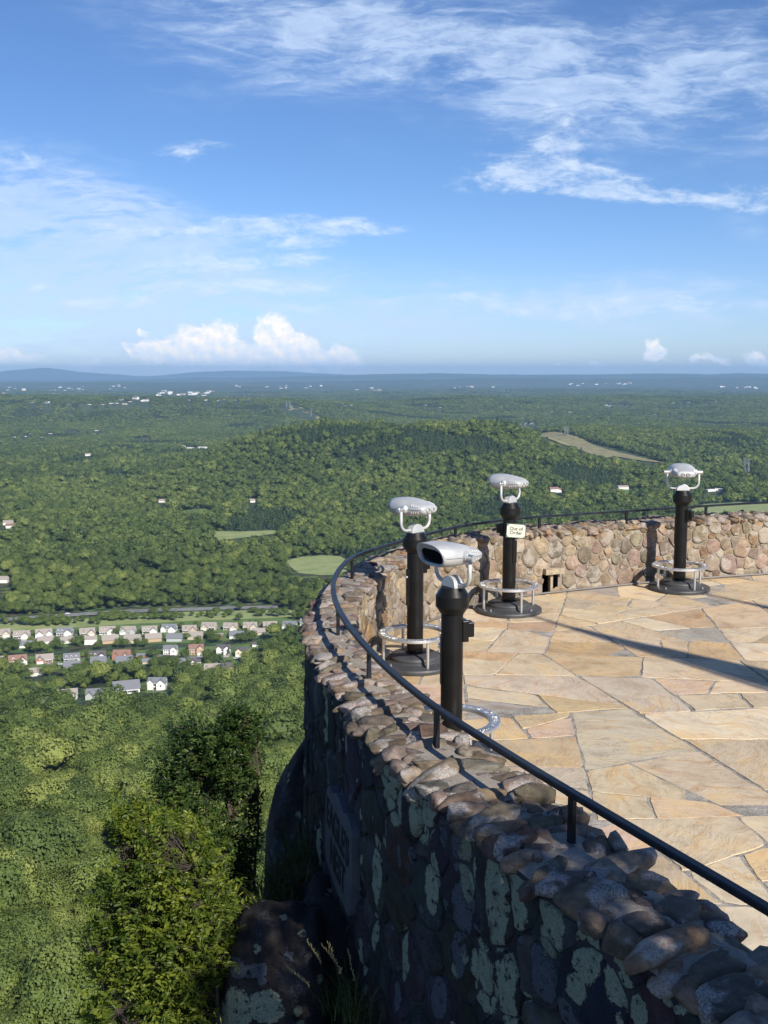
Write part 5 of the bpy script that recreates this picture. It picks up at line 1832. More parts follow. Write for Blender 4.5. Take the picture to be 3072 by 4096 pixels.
    def cobble(c, dims, axis, col, tilt=0.0, squareness=2.6, seed=0):
        p = np.sign(sv) * np.abs(sv) ** (2.0 / squareness)
        L = np.linalg.norm(p, axis=1)[:, None]
        p = p / np.maximum(np.max(np.abs(p)), 1e-6)
        nz = fbm(sv[:, 0] * 1.3 + seed, sv[:, 1] * 1.3 + sv[:, 2] * 1.7 + seed * 0.37, 2, 4)
        nz2 = fbm(sv[:, 0] * 4.3 + seed, sv[:, 1] * 4.1 - sv[:, 2] * 3.7, 6, 3)
        p = p * (1 + 0.42 * nz[:, None] + 0.16 * nz2[:, None])
        for _ in range(7):                       # broken faces
            nv = rg.normal(size=3); nv /= np.linalg.norm(nv)
            ex = np.maximum(0, p @ nv - rg.uniform(0.60, 0.88))
            p = p - ex[:, None] * nv * 0.85
        p = p + 0.035 * fbm(sv[:, 0] * 9 + seed, sv[:, 1] * 9 + sv[:, 2] * 8, 9, 3)[:, None] * sv
        p = p * np.array(dims) * 0.60
        ct, st = math.cos(tilt), math.sin(tilt)
        p = np.column_stack([p[:, 0] * ct + p[:, 2] * st, p[:, 1], -p[:, 0] * st + p[:, 2] * ct])
        ca, sa = math.cos(axis), math.sin(axis)
        q = np.column_stack([p[:, 0] * ca - p[:, 1] * sa, p[:, 0] * sa + p[:, 1] * ca, p[:, 2]]) + np.array(c)
        P.add(q, sf, np.tile(np.append(np.array(col), 1.0), (len(q), 1)), 0)

    s = 0.02
    end = CI.near(10.5, 15.9)
    while s < end:
        pi1 = CI.at(np.array([s]))[0]
        near = pi1[1] < 6.8
        far = pi1[1] > 11.6
        w = rg.uniform(0.085, 0.165) if pi1[1] < 4.3 else rg.uniform(0.065, 0.15)
        sc_ = s + w / 2
        a = CI.at(np.array([sc_]))[0]
        b = CO.at(np.array([CO.near(*a)]))[0]
        ax = b - a; T = np.linalg.norm(ax); ax = ax / T
        ang = math.atan2(ax[1], ax[0])
        z = float(top_z(a[1]))
        flat = 6.9 < a[1] < 11.4
        # across the thickness: two or three stones of unequal length
        cuts = sorted([0.0] + [rg.uniform(0.3, 0.7)] + [rg.uniform(0.12, 0.88)] + ([rg.uniform(0.15, 0.85)] if rg.random() < 0.45 else []) + [1.0])
        for q in range(len(cuts) - 1):
            l0, l1 = cuts[q] * (T + 0.06) - 0.03, cuts[q + 1] * (T + 0.06) - 0.03
            L = l1 - l0
            if L < 0.07: continue
            cc = a + ax * (l0 + l1) / 2
            hgt = (rg.uniform(0.085, 0.13) if pi1[1] < 4.3 else rg.uniform(0.075, 0.125)) * (0.66 if flat else (0.85 if far else 0.92))
            colr = np.array(pick(CAP_COLS if not far else WALL_IN_COLS, rg, 0.45, 0.92)) * (1.35 if flat else 1.0)
            cobble((cc[0], cc[1], z + hgt * 0.18 + rg.uniform(-0.018, 0.025)), (L * 1.10, w * 1.12, hgt), ang + rg.normal(0, 0.18), colr,
                   tilt=rg.normal(0, 0.10) + (0.10 if q == len(cuts) - 2 else 0), squareness=rg.uniform(2.4, 4.2), seed=rg.uniform(0, 90))
        s += w * 0.97
    # small chips pressed between the cobbles
    for k in range(260):
        sc_ = rg.uniform(0.1, end); a = CI.at(np.array([sc_]))[0]; b = CO.at(np.array([CO.near(*a)]))[0]
        cc = a + (b - a) * rg.uniform(0.05, 0.95)
        d = rg.uniform(0.03, 0.08)
        cobble((cc[0], cc[1], float(top_z(a[1])) + rg.uniform(0.0, 0.05)), (d * 1.5, d, d * 0.8), rg.uniform(0, 6), pick(CAP_COLS, rg), squareness=2.5, seed=rg.uniform(0, 90))
    P.build('cap_stones', [mt_cap], root)
    tag(root, 'curved fieldstone parapet wall around the edge of the paved terrace', 'wall')
    return root


def on_outer(X, Y):
    """face coordinates of a point of the outer wall, seen at (X, Y) of the photograph"""
    d = ray_px(X, Y)
    s = np.linspace(0, CO.near(-0.6, 10.2), 900)
    p = CO.at(s)
    # ray in plan: angle match
    cr = p[:, 0] * d[1] - p[:, 1] * d[0]
    idx = np.where(np.sign(cr[:-1]) != np.sign(cr[1:]))[0]
    best = None
    for i in idx:
        f = cr[i] / (cr[i] - cr[i + 1])
        q = p[i] + (p[i + 1] - p[i]) * f
        t = q[1] / d[1]
        z = CAM_H + d[2] * t
        if best is None or t < best[2]: best = (s[i] + (s[i + 1] - s[i]) * f, z, t)
    return best


# lichens (place seen, half width along the wall, half height, lean, pale?)
LICHENS = []
for (X, Y, ru, rv, rot, pale) in [
    (843, 1660, .10, .16, .3, 0), (858, 1720, .09, .15, .35, 0), (895, 1668, .10, .13, .2, 0), (918, 1745, .09, .17, .5, 0), (935, 1690, .07, .16, .4, 0), (822, 1880, .05, .20, .1, 0),
    (872, 1850, .02, .05, 0, 1), (900, 1855, .02, .05, 0, 1), (943, 1905, .05, .15, .15, 0), (1015, 1872, .06, .16, .35, 0), (1000, 1840, .07, .10, .3, 1), (1080, 1940, .08, .22, .1, 0), (1130, 1965, .05, .08, 0, 0),
    (1120, 1900, .05, .07, .3, 0), (1195, 1990, .07, .15, .2, 0), (1055, 2110, .10, .15, 0, 0), (1110, 2120, .06, .12, .5, 0), (1275, 2055, .06, .12, .2, 0), (1310, 1945, .06, .08, .4, 0), (1465, 2150, .05, .06, .3, 0), (1110, 2170, .06, .10, .3, 0),
    (1260, 2130, .05, .06, .2, 0), (1010, 1960, .07, .14, .1, 1), (1000, 2060, .05, .10, .1, 1), (1185, 2090, .08, .12, 0, 1), (710, 1540, .06, .20, 0, 0), (752, 1570, .05, .16, 0, 0), (700, 1820, .05, .16, 0, 0), (820, 2010, .04, .11, 0, 0), (797, 2075, .04, .08, 0, 0),
    (740, 1860, .04, .14, 0, 0), (885, 2060, .04, .14, .1, 0), (690, 1640, .02, .08, 0, 1), (780, 1560, .05, .16, 0, 1), (688, 1500, .05, .2, 0, 1), (720, 1650, .03, .1, 0, 1), (745, 1730, .02, .10, 0, 1), (760, 1990, .02, .12, 0, 1), (840, 1790, .02, .06, 0, 1), (960, 1800, .03, .06, 0, 1),
    (1340, 2120, .06, .08, .2, 0), (1380, 2180, .05, .06, 0, 0), (1160, 1830, .03, .05, 0, 1), (1040, 1785, .04, .06, .3, 0), (1235, 2190, .06, .06, .2, 1), (870, 2150, .03, .08, 0, 1), (960, 2150, .06, .10, 0, 1)]:
    LICHENS.append((X, Y, ru, rv, rot, bool(pale)))
MAP_OUT = None
build_wall()

# ------------------------------------------------------------------ railing
mt_rail, g, out = material('rail_dark_steel')
pos = g.n('ShaderNodeTexCoord').outputs['Object']
n1 = g.noise(pos, 7, 7, 0.7); n2 = g.noise(pos, 60, 3, 0.7)
c = g.ramp(n1, [(0.35, (0.014, 0.016, 0.020)), (0.62, (0.030, 0.035, 0.045)), (0.75, (0.06, 0.068, 0.082))])
c = g.mix(g.ramp(n2, [(0.66, 0.0), (0.74, 0.6)]), c, (0.10, 0.045, 0.025, 1))
principled(g, out, c, g.n('ShaderNodeMapRange', {0: n1, 1: 0.3, 2: 0.7, 3: 0.32, 4: 0.5}).outputs[0], 0.55, g.bump(n2, 0.15, 0.003))

RAIL = catmull([(2.55, 1.4), (2.05, 2.35), (1.42, 3.6), (0.90, 4.64), (0.60, 5.27), (0.32, 5.90), (0.08, 6.58), (-0.12, 7.28), (-0.30, 8.05), (-0.425, 8.85), (-0.477, 9.6), (-0.445, 10.3), (-0.34, 10.92), (-0.15, 11.38), (0.20, 12.02), (0.62, 12.72),
                (1.16, 13.42), (2.12, 14.1), (3.44, 14.66), (4.75, 15.24), (5.85, 15.66), (7.4, 16.0), (9.2, 16.2), (11.5, 16.2)], 0.06)
CR = Curve(RAIL)
RAIL_Z = 1.035


def build_rail():
    root = empty('handrail', (0, 0, 0))
    n = len(RAIL)
    t = CR.d; nr = np.column_stack([-t[:, 1], t[:, 0]])
    hw, hh = 0.0225, 0.0145
    prof = [(-hw, -hh), (hw, -hh), (hw, hh * 0.6), (hw * 0.75, hh), (-hw * 0.75, hh), (-hw, hh * 0.6)]
    z = RAIL_Z + 0.006 * fbm(CR.s * 0.7, CR.s * 0, 5, 2)
    V = []
    for (a, b) in prof:
        V.append(np.column_stack([RAIL + nr * a, z + b]))
    k = len(prof)
    V = np.stack(V, 1).reshape(-1, 3)
    i = np.arange(n - 1)[:, None] * k; j = np.arange(k)[None, :]
    F = np.stack([i + j, i + (j + 1) % k, i + k + (j + 1) % k, i + k + j], -1).reshape(-1, 4)
    o = np_mesh('rail_bar', V, F[:, ::-1], mt_rail, root)
    # weld collars where lengths meet
    posts = [(1.98, 2.5), (0.90, 4.64), (0.32, 5.90), (-0.12, 7.26), (-0.40, 8.6), (-0.33, 10.92), (0.95, 13.15), (2.16, 14.12), (3.44, 14.66), (4.78, 15.25), (6.3, 15.78), (8.2, 16.1)]
    for (x, y) in posts:
        s = CR.near(x, y)
        p = CR.at(np.array([s]))[0]; tt = CR.tan(np.array([s]))[0]
        ang = math.atan2(tt[1], tt[0])
        zb = float(top_z(p[1])) - 0.03
        h = RAIL_Z - 0.0145 - zb
        m = MB()
        m.box((p[0], p[1], zb + h / 2), (0.037, 0.028, h), ang)
        m.box((p[0], p[1], RAIL_Z - 0.0172), (0.06, 0.040, 0.006), ang)
        m.build('post', mt_rail, root, bevel=0.003)
    tag(root, 'dark steel handrail on short posts following the top of the stone parapet', 'railing')


build_rail()

# thin conduit along the foot of the far wall
cs = np.linspace(CI.near(0.2, 11.6), CI.near(10, 15.9), 120)
cp = CI.at(cs); ct = CI.tan(cs); cn = np.column_stack([ct[:, 1], -ct[:, 0]])
m = MB(); m.tube([(p[0] + n_[0] * 0.085, p[1] + n_[1] * 0.085, 0.022) for p, n_ in zip(cp, cn)], 0.014, 8)
o = m.build('conduit', plain('conduit_grey', (0.20, 0.19, 0.18), 0.5, 0.3)); tag(o, 'thin grey conduit pipe running along the foot of the parapet', 'pipe')
# ------------------------------------------------------------------ tower viewers
def metal(name, col, rough, metallic, nscale=40, nstr=0.1, var=0.15, **ex):
    m, g, out = material(name)
    tc = g.n('ShaderNodeTexCoord').outputs['Object']
    n = g.noise(tc, nscale, 5, 0.65); n0 = g.noise(tc, 5, 5, 0.6)
    lo = tuple(c * (1 - var) for c in col); hi = tuple(min(1, c * (1 + var)) for c in col)
    rr = g.n('ShaderNodeMapRange', {0: n0, 1: 0.3, 2: 0.7, 3: rough * 0.8, 4: min(1, rough * 1.25)}).outputs[0]
    principled(g, out, g.ramp(n0, [(0.3, lo), (0.7, hi)]), rr, metallic, g.bump(n, nstr, 0.001), **ex)
    return m


mt_silver = metal('cast_silver_paint', (0.50, 0.51, 0.505), 0.50, 0.35, 90, 0.15, 0.06)
mt_alu = metal('polished_aluminium', (0.66, 0.66, 0.65), 0.42, 0.9, 60, 0.1, 0.08)
mt_black = metal('black_powder_coat', (0.007, 0.007, 0.007), 0.36, 0.0, 300, 0.05, 0.2, **{'Specular IOR Level': 0.3})
mt_base = metal('dark_grey_cast_base', (0.050, 0.052, 0.056), 0.5, 0.0, 160, 0.12, 0.2)
mt_lens = metal('dark_viewer_glass', (0.006, 0.009, 0.010), 0.06, 0.0, 5, 0.0, 0.1)
mt_eyecup = metal('black_rubber_eyecup', (0.018, 0.018, 0.018), 0.6, 0.0)
mt_bolt = metal('zinc_bolt', (0.6, 0.6, 0.62), 0.3, 0.9)

# body sections along the line of sight: (position, half width, z top, z bottom); eyepieces at -, objective at +
SECT = [(-0.232, 0.096, 0.016, -0.034), (-0.226, 0.112, 0.030, -0.046), (-0.205, 0.124, 0.042, -0.054), (-0.16, 0.137, 0.056, -0.062), (-0.10, 0.151, 0.070, -0.070), (-0.03, 0.163, 0.082, -0.078),
        (0.05, 0.172, 0.092, -0.084), (0.12, 0.176, 0.098, -0.086), (0.18, 0.176, 0.099, -0.084), (0.215, 0.172, 0.096, -0.081)]


def section(y, w, zt, zb, n=40):
    """a flattened superellipse, fuller above than below"""
    pts = []
    for k in range(n):
        a = 2 * math.pi * k / n
        c, s = math.cos(a), math.sin(a)
        e = 2.0 / 2.9
        x = w * math.copysign(abs(c) ** e, c)
        z = (zt if s > 0 else -zb) * math.copysign(abs(s) ** (2.0 / 2.4), s)
        pts.append((x, y, z))
    return pts


def make_viewer(coin_angle, yaw, pitch, knob=False):
    root = empty('tower_viewer')
    # base casting
    m = MB()
    m.lathe([(0.40, 0.0), (0.418, 0.006), (0.42, 0.034), (0.412, 0.048), (0.395, 0.054), (0.30, 0.060), (0.275, 0.066), (0.262, 0.078), (0.262, 0.098), (0.25, 0.116), (0.225, 0.128), (0.16, 0.135), (0.10, 0.142)], 64)
    base = m.build('base', mt_base, root)
    for k in range(4):
        a = R(45 + 90 * k)
        b = MB(); b.lathe([(0.017, 0.054), (0.017, 0.064), (0.011, 0.067), (0.011, 0.078), (0.006, 0.082)], 10, (0.355 * math.cos(a), 0.355 * math.sin(a), 0))
        b.build('bolt', mt_bolt, base)
    # compass ring on four legs
    m = MB()
    m.lathe([(0.292, 0.318), (0.372, 0.318), (0.380, 0.323), (0.380, 0.343), (0.374, 0.349), (0.298, 0.349), (0.292, 0.344), (0.292, 0.318)], 72)
    ring = m.build('ring', mt_alu, root)
    for k in range(4):
        a = R(20 + 90 * k)
        b = MB(); b.lathe([(0.016, 0.054), (0.016, 0.318)], 14, (0.345 * math.cos(a), 0.345 * math.sin(a), 0)); b.build('ring_leg', mt_alu, root)
    # cast letters on the ring: unreadable at this size, modelled as raised strokes
    m = MB(); rr = random.Random(3)
    a = 0.0
    while a < 6.283:
        word = rr.randint(3, 6)
        for q in range(word):
            A = a + q * 0.058
            for st in range(rr.randint(2, 3)):
                r0 = 0.312 + rr.uniform(0, 0.018); ln = rr.choice([0.012, 0.04, 0.04, 0.03])
                aa = A + st * 0.013
                M = Matrix.Rotation(aa, 4, 'Z') @ Matrix.Translation((r0 + ln / 2, 0, 0.3505)) @ Matrix.Rotation(rr.choice([0, 0, 0.5, -0.5]), 4, 'Z')
                m.box((0, 0, 0), (ln, 0.0042, 0.004), 0, M=M)
        a += word * 0.058 + 0.07
    m.build('raised_lettering', mt_alu, ring)
    # post and collar
    m = MB(); m.lathe([(0.098, 0.134), (0.098, 0.150), (0.0845, 0.156), (0.0845, 1.20)], 48); post = m.build('post', mt_black, root)
    m = MB(); m.lathe([(0.080, 1.180), (0.092, 1.186), (0.1275, 1.240), (0.1275, 1.325), (0.092, 1.382), (0.088, 1.389), (0.02, 1.390)], 56, sharp=18)
    m.build('collar', mt_black, root)
    # coin box on the post
    ca = coin_angle
    M = Matrix.Rotation(ca, 4, 'Z') @ Matrix.Translation((0.105, 0, 1.045))
    m = MB(); m.box((-0.012, 0, 0), (0.05, 0.11, 0.165), M=M); m.box((0.035, 0, 0.008), (0.05, 0.092, 0.115), M=M)
    cb = m.build('coin_box', mt_black, root, bevel=0.006)
    m = MB()
    for k in range(4): m.box((0.062, 0.030, 0.045 - 0.022 * k), (0.004, 0.012, 0.008), M=M)
    m.box((0.062, -0.015, -0.03), (0.006, 0.03, 0.006), M=M)
    m.build('coin_slot', mt_bolt, cb)
    # access door outline and lock on the other side
    M2 = Matrix.Rotation(ca + R(165), 4, 'Z') @ Matrix.Translation((0.0838, 0, 0.82))
    m = MB(); m.box((0, 0, 0), (0.012, 0.075, 0.38), M=M2); d = m.build('access_door', mt_black, post, bevel=0.004)
    M3 = Matrix.Rotation(ca + R(165), 4, 'Z') @ Matrix.Translation((0.083, 0, 0.93)) @ Matrix.Rotation(R(90), 4, 'Y')
    m = MB(); m.lathe([(0.016, 0.0), (0.016, 0.018), (0.012, 0.022), (0.012, 0.026)], 16, M=M3); m.build('lock', mt_bolt, post)
    # swivelling saddle and yoke
    Rz = Matrix.Rotation(yaw, 4, 'Z')
    m = MB()
    n = 20
    for y in (-0.036, 0.036):
        pass
    arc = [(0.088 * math.cos(math.pi * k / n), 0.088 * math.sin(math.pi * k / n)) for k in range(n + 1)]
    vs = [Rz @ Vector((x, -0.036 - 0.010 * (1 - z / 0.088), 1.389 + z * 1.0)) for x, z in arc] + [Rz @ Vector((x, 0.036 + 0.010 * (1 - z / 0.088), 1.389 + z * 1.0)) for x, z in arc]
    k = n + 1
    fs = [tuple(range(k)), tuple(reversed(range(k, 2 * k)))] + [(i + 1, i, i + k, i + 1 + k) for i in range(n)] + [(0, n, 2 * k - 1, k)]
    m.add(vs, fs)
    m.build('saddle', mt_silver, root, bevel=0.005)
    m = MB()
    pts = []
    W, zb, zt = 0.212, 1.418, 1.622
    pts.append((-W, 0, zt)); pts.append((-W, 0, zb + 0.085))
    for k in range(1, 8):
        a = math.pi + k * (math.pi / 2) / 8
        pts.append((-W + 0.085 + 0.085 * math.cos(a), 0, zb + 0.085 + 0.085 * math.sin(a)))
    pts.append((-W + 0.085, 0, zb)); pts.append((W - 0.085, 0, zb))
    for k in range(1, 8):
        a = -math.pi / 2 + k * (math.pi / 2) / 8
        pts.append((W - 0.085 + 0.085 * math.cos(a), 0, zb + 0.085 + 0.085 * math.sin(a)))
    pts.append((W, 0, zb + 0.085)); pts.append((W, 0, zt))
    m.tube([Rz @ Vector(p) for p in pts], 0.0155, 16)
    m.build('yoke', mt_silver, root)
    # the head, tipping on its trunnions
    H = Matrix.Translation((0, 0, 1.640)) @ Rz @ Matrix.Rotation(pitch, 4, 'X') @ Matrix.Diagonal((1, 0.86, 1, 1))
    n = 40
    m = MB()
    rings = [section(*s, n=n) for s in SECT]
    # brow over the objective: the top runs farther forward than the chin
    for (dy, sc) in ((0.0, 1.0),):
        front = []
        y, w, zt, zb = SECT[-1]
        for (px_, py_, pz_) in section(0.262, 0.168, 0.093, -0.076, n):
            t = (pz_ + 0.076) / 0.169
            front.append((px_, 0.222 + 0.062 * t ** 1.3, pz_))
        rings.append(front)
        lip = [(p[0] * 0.955, p[1] + 0.003, p[2] * 0.94 + 0.001) for p in front]
        rings.append(lip)
        inn = [(p[0] * 0.93, p[1] - 0.010, p[2] * 0.90 + 0.001) for p in front]
        rings.append(inn)
    vs, fs = [], []
    for r in rings: vs.extend([H @ Vector(p) for p in r])
    for i in range(len(rings) - 1):
        for k in range(n):
            k2 = (k + 1) % n
            fs.append((i * n + k, i * n + k2, (i + 1) * n + k2, (i + 1) * n + k))
    m.add(vs, fs, smooth=True)
    m.add([H @ Vector(p) for p in rings[0]], [tuple(reversed(range(n)))])
    # front plate with a stadium-shaped window
    inn = rings[-1]
    win = []
    for p in inn:
        a = math.atan2(p[2] / 0.08, p[0] / 0.15)
        c, s = math.cos(a), math.sin(a)
        x = 0.138 * math.copysign(min(1.0, abs(c) ** 0.55), c)
        z = 0.056 * math.copysign(min(1.0, abs(s) ** 0.75), s) - 0.004
        t = (z + 0.076) / 0.169
        win.append((x, 0.212 + 0.062 * t ** 1.3 - 0.003, z))
    win2 = [(p[0] * 0.985, p[1] - 0.012, p[2] * 0.97) for p in win]
    b = len(inn)
    vs = [H @ Vector(p) for p in inn] + [H @ Vector(p) for p in win] + [H @ Vector(p) for p in win2]
    fs = [(r * n + k, r * n + (k + 1) % n, (r + 1) * n + (k + 1) % n, (r + 1) * n + k) for r in range(2) for k in range(n)]
    m.add(vs, fs, smooth=False)
    head = m.build('head', mt_silver, root)
    m = MB(); m.add([H @ Vector(p) for p in win2], [tuple(range(n))]); m.build('lens_window', mt_lens, head)
    # parting line between the two castings
    m = MB()
    for s in (-1, 1):
        pts = [H @ Vector((s * (q[1] + 0.0006), q[0], -0.004)) for q in SECT[1:]]
        m.tube(pts, 0.0016, 5)
    m.build('seam', mt_base, head)
    # trunnions
    for s in (-1, 1):
        M = H @ Matrix.Translation((s * 0.145, 0, 0)) @ Matrix.Rotation(R(90) * s, 4, 'Y')
        m = MB(); m.lathe([(0.046, 0.015), (0.040, 0.030), (0.033, 0.040), (0.033, 0.046)], 28, M=M); m.build('boss', mt_silver, head)
        m = MB(); m.lathe([(0.0265, 0.040), (0.0265, 0.112), (0.024, 0.116)], 28, M=M); m.build('trunnion', mt_alu, root)
    # louvres near the eyepieces, above and below the seam
    for s in (-1, 1):
        for up in (1, -1):
            m = MB()
            for k in range(4):
                y = -0.085 - 0.028 * k
                w = np.interp(y, [q[0] for q in SECT], [q[1] for q in SECT]); zt = np.interp(y, [q[0] for q in SECT], [q[2] if up > 0 else -q[3] for q in SECT])
                pts = []
                for a in (0.30, 0.45, 0.60, 0.75, 0.90):
                    c, sn = math.cos(a), math.sin(a)
                    pts.append(H @ Vector((s * (w * c ** (2 / 2.9) + 0.001), y + 0.012 * (a - 0.6), up * (zt * sn ** (2 / 2.4) + 0.001))))
                m.tube(pts, [0.003, 0.0058, 0.0062, 0.0058, 0.003], 8)
            m.build('louvre', mt_silver, head)
    # eyepieces on a small raised face
    for s in (-1, 1):
        M = H @ Matrix.Translation((s * 0.034, -0.228, -0.006)) @ Matrix.Rotation(R(90), 4, 'X')
        m = MB(); m.lathe([(0.031, -0.012), (0.030, 0.012), (0.026, 0.020), (0.0185, 0.022), (0.0165, 0.012)], 28, M=M); e = m.build('eyepiece', mt_silver, head)
        m = MB(); m.lathe([(0.0168, 0.011), (0.013, 0.015), (0.009, 0.009)], 24, M=M); m.build('eyecup', mt_eyecup, e)
    m = MB(); m.tube([H @ Vector((0, -0.17, -0.055)), H @ Vector((0, -0.17, -0.092))], 0.007, 10); m.build('focus_pin', mt_alu, head)
    return root


VIEWERS = [((0.52, 7.72), (-0.84, -0.543), 2, R(15), 'nearest silver tower viewer, its dark window turned towards the camera, behind the handrail'),
           ((0.32, 10.42), (-0.71, 0.70), -1, R(38), 'silver tower viewer left of and behind the nearest one, eyepieces facing right'),
           ((1.58, 12.86), (-0.77, 0.638), 0, R(150), 'silver tower viewer carrying the Out of Order notice, by the far wall'),
           ((4.12, 14.20), (0.10, 0.995), 3, R(-40), 'silver tower viewer farthest right by the far wall, seen from behind')]
for (x, y), (ox, oy), pit, ca, lab in VIEWERS:
    o = make_viewer(ca, math.atan2(-ox, oy), R(pit))
    o.location = (x, y, 0.0)
    tag(o, lab, 'viewer', 'tower viewers on the terrace')

# ------------------------------------------------------------------ lettering helper
def lettering(body, size, depth, mat, name, parent, M, align='CENTER', bold=0.0, space=1.0):
    cu = bpy.data.curves.new(name, 'FONT')
    cu.body = body; cu.size = size; cu.extrude = depth; cu.align_x = align; cu.align_y = 'CENTER'; cu.offset = bold; cu.space_line = space
    tmp = bpy.data.objects.new(name, cu)
    COL.objects.link(tmp)
    dg = bpy.context.evaluated_depsgraph_get()
    me = bpy.data.meshes.new_from_object(tmp.evaluated_get(dg))
    bpy.data.objects.remove(tmp)
    me.materials.clear(); me.materials.append(mat)
    me.transform(M)
    o = bpy.data.objects.new(name, me)
    return link(o, parent)


# Out of Order notice strapped to its post
mt_sign_g = plain('sign_dark_green', (0.030, 0.055, 0.045), 0.45)
mt_sign_w = plain('sign_cream_white', (0.70, 0.69, 0.55), 0.5, var=0.02)
mt_ink = plain('sign_ink', (0.015, 0.015, 0.014), 0.8)
sg = empty('notice_sign', (1.58 + 0.09, 12.86 - 0.115, 1.045))
sg.rotation_euler = (0, R(3), R(-4))
m = MB(); m.box((-0.026, 0, 0), (0.25, 0.012, 0.185)); m.build('board', mt_sign_g, sg, bevel=0.004)
m = MB()
c_ = 0.024; hx, hz_ = 0.114, 0.081
oct_ = [(-hx + c_, -hz_), (hx - c_, -hz_), (hx, -hz_ + c_), (hx, hz_ - c_), (hx - c_, hz_), (-hx + c_, hz_), (-hx, hz_ - c_), (-hx, -hz_ + c_)]
m.add([(-0.026 + x, -0.0085, z) for x, z in oct_] + [(-0.026 + x, -0.005, z) for x, z in oct_], [tuple(range(8))] + [(i, i + 8, (i + 1) % 8 + 8, (i + 1) % 8) for i in range(8)])
m.build('panel', mt_sign_w, sg)
lettering("Out of\nOrder", 0.060, 0.0006, mt_ink, 'lettering', sg, Matrix.Translation((-0.026, -0.0095, 0.0)) @ Matrix.Rotation(R(90), 4, 'X'), space=0.85, bold=0.0007)
for sx in (-1, 1):
    for sz in (-1, 1):
        M = Matrix.Translation((-0.026 + sx * 0.110, -0.006, sz * 0.077)) @ Matrix.Rotation(R(90), 4, 'X')
        m = MB(); m.lathe([(0.007, 0), (0.006, 0.003), (0.002, 0.004)], 10, M=M); m.build('screw', mt_bolt, sg)
m = MB(); m.lathe([(0.0862, -0.02), (0.0875, -0.019), (0.0875, 0.019), (0.0862, 0.02)], 40, (-0.09, 0.115, 0)); m.build('strap', mt_sign_g, sg)
tag(sg, 'cream Out of Order notice with dark green border strapped to a viewer post', 'notice')

# ------------------------------------------------------------------ carved name stone set in the outer face
mt_slate, g, out = material('carved_slate')
pos = g.n('ShaderNodeTexCoord').outputs['Object']
n1 = g.noise(pos, 4, 6, 0.6); n2 = g.noise(pos, 60, 4, 0.7)
principled(g, out, g.ramp(n1, [(0.3, (0.050, 0.056, 0.066)), (0.7, (0.085, 0.093, 0.107))]), 0.75, 0, g.bump(n2, 0.3, 0.004))
mt_letter_shade = plain('raised_letter_shade', (0.008, 0.008, 0.009), 0.9)  # near-black raised letters imitate the shade inside carved ones


def build_plaque():
    a, b = on_outer(727, 1745), on_outer(778, 1875)
    A = [on_outer(*q) for q in ((724, 1716), (745, 1722), (768, 1790), (786, 1815), (783, 1915), (770, 1935), (745, 1880), (725, 1830))]
    pts = [(q[0], q[1]) for q in A]
    uc, vc = on_outer(755, 1822)[:2]
    p = CO.at(np.array([uc]))[0]; t = CO.tan(np.array([uc]))[0]
    n = np.array([-t[1], t[0]])
    print('plaque', pts, uc, vc)
    root = empty('name_stone', (p[0] + n[0] * 0.075, p[1] + n[1] * 0.075, vc))
    # local axes: X along the wall from the left of the picture to the right (towards the camera), Y up, Z out of the wall
    X = Vector((-t[0], -t[1], 0)); Zc = Vector((n[0], n[1], 0.02)).normalized(); Y = Zc.cross(X)
    M = Matrix((X, Y, Zc)).transposed()
    root.rotation_euler = M.to_euler()
    W, Hh = PLQ
    shape = [(-0.52, -0.30), (-0.50, 0.30), (-0.40, 0.44), (-0.22, 0.41), (-0.10, 0.50), (0.12, 0.47), (0.18, 0.42), (0.30, 0.50), (0.47, 0.44), (0.52, 0.30), (0.50, -0.36), (0.44, -0.50), (0.20, -0.46), (0.02, -0.52), (-0.25, -0.46), (-0.46, -0.44)]
    q = chaikin(np.array(shape) * np.array([W, Hh]), 2)
    k = len(q)
    vs = [(x, y, -0.08) for x, y in q] + [(x, y, 0.006) for x, y in q] + [(x * 0.985, y * 0.985, 0.012) for x, y in q]
    m = MB(); m.add(vs, [tuple(2 * k + i for i in range(k))] + [(r * k + i, r * k + (i + 1) % k, (r + 1) * k + (i + 1) % k, (r + 1) * k + i) for r in range(2) for i in range(k)])
    m.build('slab', mt_slate, root)
    lettering("EAGLE'S", 0.27 * W * 0.92, 0.002, mt_letter_shade, 'lettering', root, Matrix.Translation((0, 0.14 * Hh, 0.0145)) @ Matrix.Scale(1.30, 4, (0, 1, 0)), bold=0.004)
    lettering("NEST", 0.27 * W * 0.92, 0.002, mt_letter_shade, 'lettering', root, Matrix.Translation((0.02, -0.22 * Hh, 0.0145)) @ Matrix.Scale(1.30, 4, (0, 1, 0)), bold=0.004)
    tag(root, "grey slate name stone carved EAGLE'S NEST set in the shaded outer face of the parapet", 'name stone')


PLQ = (0.86, 0.68)
build_plaque()
